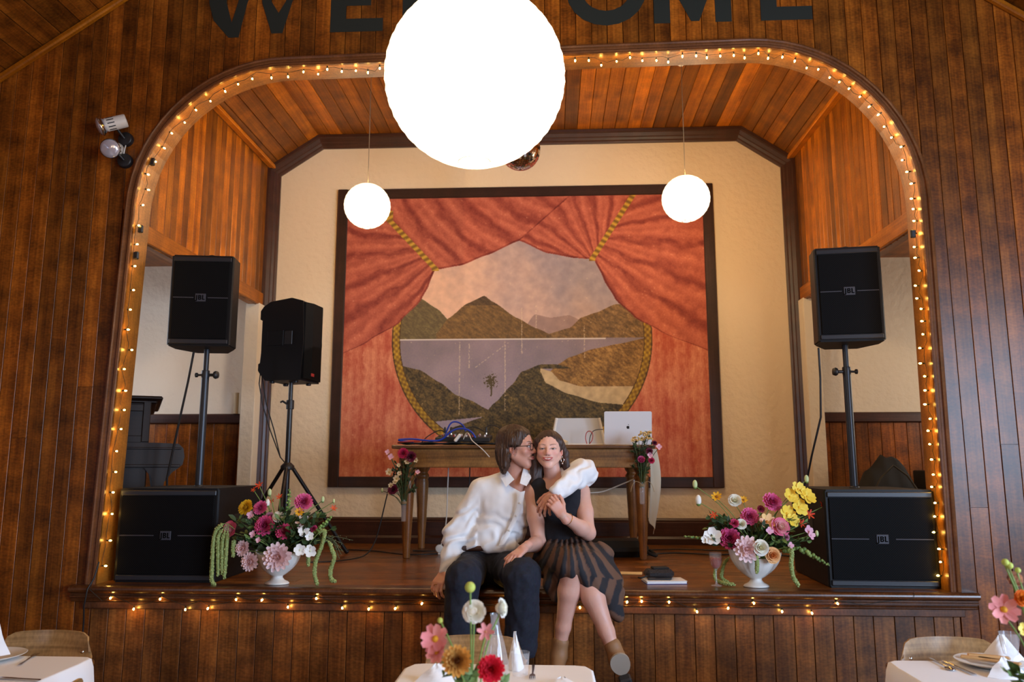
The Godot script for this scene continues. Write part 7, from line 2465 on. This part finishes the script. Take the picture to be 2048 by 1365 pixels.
func build_woman() -> void:
	var t := thing("person", "smiling person in a black sleeveless top and striped brown skirt with crossed legs", "person")
	var HX := Transform3D(Basis(Vector3.UP, -0.06) * Basis(Vector3.RIGHT, -0.03) * Basis.from_scale(Vector3(0.955, 0.885, 0.95)), Vector3(0.193, 1.628, 0.012))
	var sk := lin(214, 166, 146)
	var skin := func(p: Vector3, _n): return sk.lerp(lin(196, 132, 116), 0.10 + 0.10 * crease.get_noise_3d(p.x * 90, p.y * 90, p.z * 90))
	var b := MB.new()
	b.xf = HX
	net(b, head_prims(1.0, false), 0.0030, func(p, n): return face_colour(p, n, false))
	b.xf = Transform3D()
	var shA := Vector3(0.098, 1.388, -0.025); var shB := Vector3(0.378, 1.392, -0.04)
	var elA := Vector3(0.134, 1.108, 0.045); var wrA := Vector3(0.062, 1.105, 0.262)
	var elB := Vector3(0.412, 1.168, 0.070); var wrB := Vector3(0.268, 1.272, 0.235)
	net(b, [cap(Vector3(0.200, 1.575, -0.012), Vector3(0.225, 1.43, -0.035), 0.046, 0.052, 0.03), ell(Vector3(0.236, 1.36, -0.035), Vector3(0.125, 0.095, 0.070), 0.05), ell(Vector3(0.255, 1.24, -0.04), Vector3(0.115, 0.16, 0.080), 0.05), ell(Vector3(0.277, 1.05, -0.06), Vector3(0.15, 0.13, 0.11), 0.05),
		cap(Vector3(0.22, 1.43, -0.04), shA, 0.035, 0.047, 0.04), cap(Vector3(0.24, 1.43, -0.04), shB, 0.035, 0.047, 0.04),
		cap(shA, shA.lerp(elA, 0.5), 0.047, 0.047, 0.02), cap(shA.lerp(elA, 0.5), elA, 0.047, 0.038, 0.02), cap(elA, elA.lerp(wrA, 0.3), 0.040, 0.040, 0.02), cap(elA.lerp(wrA, 0.3), wrA, 0.040, 0.026, 0.02),
		cap(shB, shB.lerp(elB, 0.5), 0.048, 0.047, 0.02), cap(shB.lerp(elB, 0.5), elB, 0.047, 0.038, 0.02), cap(elB, elB.lerp(wrB, 0.3), 0.040, 0.041, 0.02), cap(elB.lerp(wrB, 0.3), wrB, 0.041, 0.026, 0.02)], 0.0075, skin)
	# legs: one knee over the other
	var kA := Vector3(0.316, 1.020, 0.37); var aA := Vector3(0.250, 0.625, 0.290)
	var kB := Vector3(0.375, 0.985, 0.33); var aB := Vector3(0.512, 0.628, 0.405)
	net(b, [cap(Vector3(0.20, 0.985, -0.02), kA, 0.085, 0.062, 0.03), cap(kA, kA.lerp(aA, 0.32), 0.058, 0.057, 0.02), cap(kA.lerp(aA, 0.32), kA.lerp(aA, 0.78), 0.057, 0.038, 0.02), cap(kA.lerp(aA, 0.78), aA, 0.038, 0.034, 0.02)], 0.0075, skin)
	net(b, [cap(Vector3(0.36, 0.985, -0.02), kB, 0.085, 0.062, 0.03), cap(kB, kB.lerp(aB, 0.32), 0.058, 0.060, 0.02), cap(kB.lerp(aB, 0.32), kB.lerp(aB, 0.78), 0.060, 0.040, 0.02), cap(kB.lerp(aB, 0.78), aB, 0.040, 0.034, 0.02)], 0.0075, skin)
	var hs := func(_p, _n): return lin(212, 156, 136)
	net(b, hand(wrA, Vector3(-0.56, -0.40, 0.62), Vector3(-0.35, 0.75, 0.55), 1.0, [0.42, 0.42, 0.45, 0.50], 0.95, 0.2), 0.0028, hs)
	net(b, hand(wrB, Vector3(-0.55, 0.80, 0.10), Vector3(0.25, 0.05, 1.0), 1.0, [0.75, 0.8, 0.85, 0.9], 0.90, 0.6), 0.0028, hs)
	put("body", b, M.skin, t)
	# hair: parted, tucked behind the ear on one side
	b = MB.new()
	b.xf = HX
	var hp := [ell(Vector3(0, 0.042, -0.026), Vector3(0.087, 0.092, 0.104), 0.02), ell(Vector3(0, -0.04, -0.070), Vector3(0.080, 0.13, 0.050), 0.03)]
	hp.append(cap(Vector3(-0.066, 0.060, 0.028), Vector3(-0.086, -0.04, -0.010), 0.020, 0.020, 0.02))
	hp.append(cap(Vector3(-0.084, -0.04, -0.012), Vector3(-0.098, -0.235, -0.030), 0.026, 0.022, 0.02))
	hp.append(cap(Vector3(-0.070, -0.08, -0.045), Vector3(-0.060, -0.25, -0.045), 0.035, 0.022, 0.02))
	hp.append(cap(Vector3(0.068, 0.055, 0.010), Vector3(0.094, -0.02, -0.040), 0.020, 0.024, 0.02))
	hp.append(cap(Vector3(0.094, -0.02, -0.042), Vector3(0.110, -0.18, -0.055), 0.026, 0.020, 0.02))
	hp.append(ell(Vector3(0.006, -0.030, 0.086), Vector3(0.072, 0.112, 0.074), 0.012, -1))
	net(b, hp, 0.0042, func(p, _n): return hair_colour(p, lin(34, 22, 18), lin(84, 54, 40)), hair_warp)
	put("hair", b, M.hair, t)
	# black top with a V neck
	b = MB.new()
	var black := func(_p, _n): return Color(0.010, 0.010, 0.012)
	net(b, [ell(Vector3(0.242, 1.315, -0.035), Vector3(0.130, 0.12, 0.092), 0.05), ell(Vector3(0.205, 1.30, 0.022), Vector3(0.058, 0.055, 0.050), 0.03), ell(Vector3(0.300, 1.30, 0.018), Vector3(0.058, 0.055, 0.050), 0.03), ell(Vector3(0.262, 1.19, -0.04), Vector3(0.122, 0.13, 0.092), 0.05), ell(Vector3(0.275, 1.08, -0.055), Vector3(0.14, 0.10, 0.115), 0.05),
		cap(Vector3(0.160, 1.34, 0.030), Vector3(0.135, 1.425, -0.010), 0.044, 0.042, 0.03), cap(Vector3(0.135, 1.425, -0.010), Vector3(0.14, 1.42, -0.08), 0.042, 0.044, 0.02), cap(Vector3(0.330, 1.34, 0.020), Vector3(0.340, 1.425, -0.015), 0.042, 0.040, 0.03), cap(Vector3(0.340, 1.425, -0.015), Vector3(0.34, 1.42, -0.08), 0.040, 0.044, 0.02), cap(Vector3(0.14, 1.40, -0.09), Vector3(0.34, 1.40, -0.10), 0.04, 0.04, 0.03),
		cap(Vector3(0.222, 1.48, 0.03), Vector3(0.243, 1.345, 0.095), 0.050, 0.022, 0.010, -1), cap(Vector3(0.280, 1.455, 0.03), Vector3(0.262, 1.385, 0.085), 0.030, 0.020, 0.010, -1), cap(Vector3(0.225, 1.55, -0.04), Vector3(0.23, 1.44, -0.04), 0.055, 0.060, 0.01, -1)],
		0.007, black, func(p: Vector3) -> float: return crease.get_noise_3d(p.x * 50.0, p.y * 50.0, p.z * 50.0) * 0.004)
	put("top", b, M.top, t)
	# striped skirt gathered over the lap, falling at one side
	b = MB.new()
	var stripe := func(p: Vector3, _n: Vector3) -> Color:
		var a := 0.0
		if p.x > 0.40 and p.y < 0.98 - (p.x - 0.40) * 0.2: a = (p.x - 0.40) * 0.9 + (1.0 - p.y) * 0.35
		else: a = atan2(p.x - 0.30, 1.28 - p.y) * 0.42
		if p.y < 0.83 and p.x > 0.44: a = p.y * 0.9 + p.x * 0.35
		a += crease.get_noise_3d(p.x * 22, p.y * 22, p.z * 22) * 0.012
		var f := fposmod(a / 0.075, 1.0)
		return Color(0.012, 0.012, 0.018).lerp(Color(0.120, 0.060, 0.038), smoothstep(0.46, 0.54, f) * (1.0 - smoothstep(0.94, 1.0, f)))
	net(b, [ell(Vector3(0.285, 1.01, -0.03), Vector3(0.185, 0.135, 0.16), 0.05), cap(Vector3(0.22, 1.02, 0.03), Vector3(0.306, 1.032, 0.366), 0.105, 0.084, 0.05), cap(Vector3(0.37, 1.02, 0.03), Vector3(0.385, 1.015, 0.31), 0.110, 0.088, 0.05),
		cap(Vector3(0.385, 1.02, 0.16), Vector3(0.475, 1.055, 0.12), 0.075, 0.065, 0.05), cap(Vector3(0.475, 1.04, 0.14), Vector3(0.535, 0.93, 0.22), 0.062, 0.055, 0.05), cap(Vector3(0.44, 0.99, 0.26), Vector3(0.515, 0.87, 0.30), 0.075, 0.060, 0.04), cap(Vector3(0.515, 0.87, 0.29), Vector3(0.550, 0.775, 0.31), 0.060, 0.036, 0.04), cap(Vector3(0.48, 0.90, 0.30), Vector3(0.515, 0.80, 0.32), 0.045, 0.032, 0.03),
		cap(Vector3(0.205, 1.00, 0.22), Vector3(0.200, 0.925, 0.27), 0.050, 0.036, 0.04), cap(Vector3(0.20, 0.93, 0.26), Vector3(0.222, 0.855, 0.27), 0.036, 0.026, 0.03), cap(Vector3(0.36, 1.00, 0.36), Vector3(0.44, 0.905, 0.36), 0.055, 0.040, 0.04),
		cap(Vector3(0.312, 0.93, 0.50), Vector3(0.295, 0.86, 0.40), 0.060, 0.075, 0.02, -1)],
		0.0068, stripe, func(p: Vector3) -> float: return sin(atan2(p.x - 0.30, 1.25 - p.y) * 30.0 + p.z * 9.0) * 0.0045 + crease.get_noise_3d(p.x * 20.0, p.y * 18.0, p.z * 20.0) * 0.009)
	put("skirt", b, M.skirt, t)
	# ankle boots; one shows its sole
	var tan_ := func(_p, _n): return Color(0.28, 0.145, 0.062)
	b = MB.new()
	net(b, [cap(aA + Vector3(0, 0.005, 0), aA + Vector3(-0.010, -0.055, -0.005), 0.043, 0.041, 0.015), cap(aA + Vector3(-0.01, -0.07, 0.0), aA + Vector3(-0.030, -0.150, 0.115), 0.040, 0.034, 0.03)], 0.006, tan_)
	put("boot", b, M.boot, t)
	b = MB.new()
	var toe := Vector3(0.540, 0.578, 0.462)
	net(b, [cap(aB + Vector3(0.0, 0.01, 0), aB + Vector3(0.022, -0.045, 0.012), 0.043, 0.041, 0.015), cap(aB + Vector3(0.02, -0.055, 0.02), toe, 0.040, 0.036, 0.03)], 0.006, tan_)
	var bo := put("boot", b, M.boot, t)
	var nrm := Vector3(0.06, -0.24, 0.97).normalized()
	var ax := Vector3(0.28, -0.95, -0.10); ax = (ax - nrm * ax.dot(nrm)).normalized()
	var sd := nrm.cross(ax)
	b = MB.new()
	b.xf = Transform3D(Basis(sd, ax, sd.cross(ax)), Vector3(0.541, 0.575, 0.500))
	var oval := PackedVector2Array()
	for k in 24:
		var a := TAU * k / 24
		oval.append(Vector2(cos(a) * 0.049 * (1.0 - 0.08 * sin(a)), sin(a) * 0.056))
	b.plate(oval, -0.007, 0.007)
	put("sole", b, M.sole, bo)
	b = MB.new()
	b.xf = Transform3D(Basis(sd, ax, sd.cross(ax)), Vector3(0.541, 0.575, 0.500))
	b.box(Vector3(0, 0.078, -0.030), Vector3(0.062, 0.050, 0.060), 0.008)
	put("heel", b, M.heel, bo)
	# earrings, bracelet, ring
	for s in [[1.0, "earring"], [-1.0, "earring"]]:
		var e := MB.new()
		var o: Vector3 = HX * Vector3(s[0] * 0.083, -0.045, 0.004)
		var pts := []
		for k in 17: pts.append(o + Vector3(0.0085 * cos(TAU * k / 16), -0.016 + 0.013 * sin(TAU * k / 16), 0))
		e.tube(pts, 0.0018, 6, false)
		e.ball(o + Vector3(0, -0.036, 0), Vector3.ONE * 0.0052, 8, 10)
		e.tube([o + Vector3(0, 0.004, 0), o], 0.0012, 5)
		put("earring", e, M.silver, t)
	var br := MB.new()
	var axis := (elB - wrB).normalized()
	var u := axis.cross(Vector3.UP).normalized(); var w := axis.cross(u)
	var bp := []
	for k in 21: bp.append(wrB + axis * 0.045 + (u * cos(TAU * k / 20) + w * sin(TAU * k / 20)) * 0.0325)
	br.tube(bp, 0.0016, 6, false)
	put("bracelet", br, M.gold, t)
	# line tattoos on forearm and ankle
	for q in [[elB.lerp(shB, 0.14) + Vector3(-0.012, 0.0, 0.040), Vector3(0.4, 1, 0)], [kB.lerp(aB, 0.74) + Vector3(0.018, 0, 0.0365), Vector3(0.5, -1, 0.1)]]:
		var tm := MB.new()
		var p0: Vector3 = q[0]; var d: Vector3 = q[1].normalized()
		var sdv := d.cross(Vector3(0, 0, 1)).normalized()
		tm.tube([p0 - d * 0.016, p0 - d * 0.004 + sdv * 0.007, p0 + d * 0.008 - sdv * 0.003, p0 + d * 0.016 + sdv * 0.003], 0.0024, 5)
		put("tattoo", tm, M.ink, t)


var M_wall := []
var M_front := []
var M_floor := []
var M_stage := []
const DAY := 21.0


func make_materials() -> void:
	var w1 := wood_texture(11, 512, 1024, 0.78, 0.7)
	var w2 := wood_texture(31, 512, 1024, 0.75, 1.1)
	M["wood1"] = w1
	M["wood2"] = w2
	M_wall = woods("hall boards", Color(0.68, 0.38, 0.105), 6, 0.17, 0.36, w2, 0.0)
	M_front = woods("stage front boards", Color(0.60, 0.375, 0.17), 6, 0.15, 0.38, w2, 0.0)
	M_floor = woods("stage floor planks", Color(0.62, 0.385, 0.165), 5, 0.10, 0.28, w2, 0.0)
	M_stage = woods("stage boards", Color(0.69, 0.385, 0.05), 7, 0.28, 0.40, w1, 0.0)
	M["dark_wood"] = M_wall[2]
	M["lining"] = woods("lining", Color(0.74, 0.49, 0.18), 1, 0.0, 0.4, w1, 0.3)[0]
	M["casing"] = woods("casing", Color(0.58, 0.36, 0.20), 1, 0.0, 0.35, w1, 0.3)[0]
	M["nosing"] = woods("nosing", Color(0.46, 0.28, 0.16), 1, 0.0, 0.3, w2, 0.4)[0]
	M["fascia"] = woods("fascia", Color(0.44, 0.27, 0.16), 1, 0.0, 0.36, w2, 0.3)[0]
	M["cornice"] = woods("cornice", Color(0.30, 0.155, 0.10), 1, 0.0, 0.4, w1, 0.3)[0]
	mat("letter", Color(0.13, 0.15, 0.12), 0.6)
	var rough := noise_tex(5, 0.02, 512, 5)
	for k in [["plaster", Color(0.88, 0.80, 0.67)], ["plaster_pier", Color(0.82, 0.76, 0.66)], ["plaster_dull", Color(0.90, 0.84, 0.75)]]:
		var m := mat(k[0], k[1], 0.85)
		m.uv1_scale = Vector3(1.1, 1.1, 1.1)
		bump(m, rough, 0.5)
	M["frame_wood"] = woods("frame", Color(0.235, 0.13, 0.09), 1, 0.0, 0.5, w1, 0.1)[0]
	mat("wire", Color(0.6, 0.6, 0.6), 0.4, 0.8)
	mat("cord_pale", Color(0.55, 0.50, 0.40), 0.7)
	mat("rose_dark", Color(0.16, 0.13, 0.10), 0.5)
	mat("black_plastic", Color(0.11, 0.11, 0.115), 0.45)
	mat("mirror", Color(0.9, 0.9, 0.92), 0.08, 1.0)
	mat("green_cable", Color(0.10, 0.12, 0.09), 0.6)
	mat("black_cable", Color(0.09, 0.09, 0.10), 0.5)
	mat("spot_white", Color(0.86, 0.84, 0.80), 0.4)
	mat("lamp_glass", Color(0.80, 0.80, 0.84), 0.15, 0.5)
	mat("chrome", Color(0.8, 0.78, 0.72), 0.15, 1.0)
	mat("cabinet", Color(0.065, 0.065, 0.07), 0.5)
	bump(M.cabinet, noise_tex(77, 0.2, 128, 2), 0.05)
	mat("bar_grey", Color(0.12, 0.13, 0.15), 0.4)
	mat("badge_grey", Color(0.21, 0.21, 0.24), 0.6)
	mat("badge_ink", Color(0.03, 0.03, 0.03), 0.9)
	M.badge_ink.metallic_specular = 0.1
	var gi := Image.create(64, 64, false, Image.FORMAT_RGB8)
	for y in 64:
		for x in 64:
			var best := 99.0
			for c in [[0, 0], [64, 0], [0, 64], [64, 64], [32, 32]]: best = minf(best, Vector2(x - c[0], (y - c[1]) * 1.0).length())
			var k := 0.02 if best < 17.0 else 0.075
			gi.set_pixel(x, y, Color(k, k, k * 1.08))
	gi.generate_mipmaps()
	mat("grille", Color(1, 1, 1), 0.7, 0.0, ImageTexture.create_from_image(gi))
	M.grille.metallic_specular = 0.2
	M.cabinet.metallic_specular = 0.35
	mat("steel_dark", Color(0.17, 0.18, 0.20), 0.35, 0.5)
	mat("stand_black", Color(0.10, 0.10, 0.105), 0.35)
	mat("red_badge", Color(0.55, 0.10, 0.08), 0.5)
	M["piano"] = woods("piano", Color(0.15, 0.09, 0.06), 1, 0.0, 0.5, w1, 0.0)[0]
	mat("card", Color(0.80, 0.72, 0.58), 0.8)
	mat("bag_black", Color(0.09, 0.085, 0.08), 0.8)
	mat("strap", Color(0.22, 0.20, 0.16), 0.8)
	mat("brass_dull", Color(0.35, 0.30, 0.20), 0.4, 0.7)
	M["pine"] = woods("pine apron", Color(0.70, 0.50, 0.26), 1, 0.0, 0.42, w1, 0.25)[0]
	M["pine_top"] = woods("pine top", Color(0.52, 0.35, 0.18), 1, 0.0, 0.42, w1, 0.25)[0]
	M["pine_leg"] = woods("pine leg", Color(0.66, 0.44, 0.22), 1, 0.0, 0.42, w1, 0.25)[0]
	mat("cloth_black", Color(0.09, 0.09, 0.09), 0.95)
	mat("knob_white", Color(0.8, 0.8, 0.8), 0.4)
	mat("knob_red", Color(0.6, 0.12, 0.1), 0.4)
	mat("knob_grey", Color(0.35, 0.35, 0.38), 0.4)
	mat("blue_cable", Color(0.05, 0.20, 0.60), 0.45)
	mat("red_cable", Color(0.62, 0.12, 0.08), 0.45)
	mat("white_cable", Color(0.82, 0.80, 0.76), 0.5)
	mat("white_plastic", Color(0.86, 0.85, 0.82), 0.4)
	var tu := mat("tub", Color(0.82, 0.84, 0.86, 0.72), 0.5)
	tu.transparency = BaseMaterial3D.TRANSPARENCY_ALPHA
	mat("tub_rib", Color(0.80, 0.79, 0.76), 0.5)
	mat("aluminium", Color(0.88, 0.88, 0.88), 0.4, 0.0)
	mat("emblem", Color(0.13, 0.13, 0.14), 0.25)
	mat("calico", Color(0.74, 0.70, 0.62), 0.9)
	var sm := vmat("skin", 0.48)
	sm.subsurf_scatter_enabled = true
	sm.subsurf_scatter_strength = 0.12
	vmat("hair", 0.55)
	vmat("shirt", 0.85)
	mat("shirt_plain", Color(0.91, 0.91, 0.91), 0.85)
	vmat("trousers", 0.9)
	vmat("top", 0.9)
	vmat("skirt", 0.85)
	vmat("boot", 0.6)
	vmat("leather", 0.35)
	mat("glasses", Color(0.10, 0.06, 0.04), 0.25)
	mat("button", Color(0.88, 0.87, 0.84), 0.35)
	mat("belt", Color(0.26, 0.14, 0.08), 0.45)
	mat("gold", Color(0.85, 0.65, 0.32), 0.2, 1.0)
	mat("silver", Color(0.85, 0.85, 0.83), 0.2, 1.0)
	mat("sole", Color(0.62, 0.58, 0.52), 0.8)
	mat("heel", Color(0.14, 0.14, 0.15), 0.6)
	mat("ink", Color(0.22, 0.19, 0.20), 0.7)
	strand = noise(41, 1.0, 2)
	crease = noise(52, 0.4, 2)
	var pt := vmat("petals", 0.7)
	pt.backlight_enabled = true
	pt.backlight = Color(0.3, 0.3, 0.3)
	vmat("leaves", 0.65)
	mat("porcelain", Color(0.90, 0.885, 0.85), 0.25)
	var tg := mat("thin_glass", Color(0.95, 0.97, 0.98, 0.14), 0.03)
	tg.transparency = BaseMaterial3D.TRANSPARENCY_ALPHA
	mat("twine", Color(0.66, 0.56, 0.40), 0.9)
	mat("linen", Color(0.93, 0.925, 0.925), 0.9)
	mat("napkin", Color(0.93, 0.93, 0.93), 0.85)
	M["plywood"] = woods("plywood", Color(0.80, 0.62, 0.40), 1, 0.0, 0.4, w1, 0.2)[0]
	mat("steel_tube", Color(0.45, 0.45, 0.46), 0.3, 0.9)
	mat("cutlery", Color(0.75, 0.74, 0.73), 0.18, 1.0)
	mat("kraft", Color(0.80, 0.62, 0.40), 0.8)
	var wi := mat("wine", Color(0.66, 0.20, 0.07, 0.85), 0.05)
	wi.transparency = BaseMaterial3D.TRANSPARENCY_ALPHA
	mat("card_cream", Color(0.90, 0.80, 0.62), 0.8)
	mat("paper", Color(0.90, 0.89, 0.88), 0.8)
	mat("notebook_blue", Color(0.25, 0.28, 0.55), 0.6)
	mat("beaded", Color(0.10, 0.10, 0.12), 0.3)
	bump(M.beaded, noise_tex(91, 0.15, 128, 1), 0.3)
	M.beaded.uv1_scale = Vector3(12, 12, 12)
	mat("white_paint", Color(0.85, 0.85, 0.82), 0.5)
	var g := mat("pane", Color(1, 1, 1, 0.08), 0.02)
	g.transparency = BaseMaterial3D.TRANSPARENCY_ALPHA


func _ready() -> void:
	rng.seed = 20240611
	# camera
	var cam := Camera3D.new()
	cam.name = "camera"
	var lens := CameraAttributesPhysical.new()
	lens.frustum_focal_length = 27.69
	lens.frustum_focus_distance = 4.55
	lens.frustum_near = 0.05
	lens.frustum_far = 200.0
	lens.exposure_aperture = 2.8
	cam.attributes = lens
	add_child(cam)
	cam.position = Vector3(0.2128, 0.6876 + S, 4.601)
	cam.rotation = Vector3(0.1554, 0.0505, 0.0005)
	cam.current = true
	# overcast daylight outside, seen through the hall windows
	var e := Environment.new()
	var sky := Sky.new()
	var ps := ProceduralSkyMaterial.new()
	ps.sky_top_color = Color(0.72, 0.80, 0.92)
	ps.sky_horizon_color = Color(0.86, 0.90, 0.95)
	ps.ground_bottom_color = Color(0.30, 0.32, 0.28)
	ps.ground_horizon_color = Color(0.45, 0.47, 0.45)
	sky.sky_material = ps
	e.background_mode = Environment.BG_SKY
	e.sky = sky
	e.background_energy_multiplier = 1.5
	e.tonemap_mode = Environment.TONE_MAPPER_LINEAR
	e.tonemap_exposure = 1.0
	e.sdfgi_enabled = true
	e.ssao_enabled = true
	e.ssil_enabled = true
	var we := WorldEnvironment.new()
	we.name = "environment"
	we.environment = e
	add_child(we)
	make_materials()
	build_hall()
	build_front_wall()
	build_stage()
	build_stage_shell()
	build_backdrop()
	build_lights()
	build_sound()
	build_wings()
	build_desk()
	build_man()
	build_woman()
	build_flowers()
	build_tables()
	#MORE
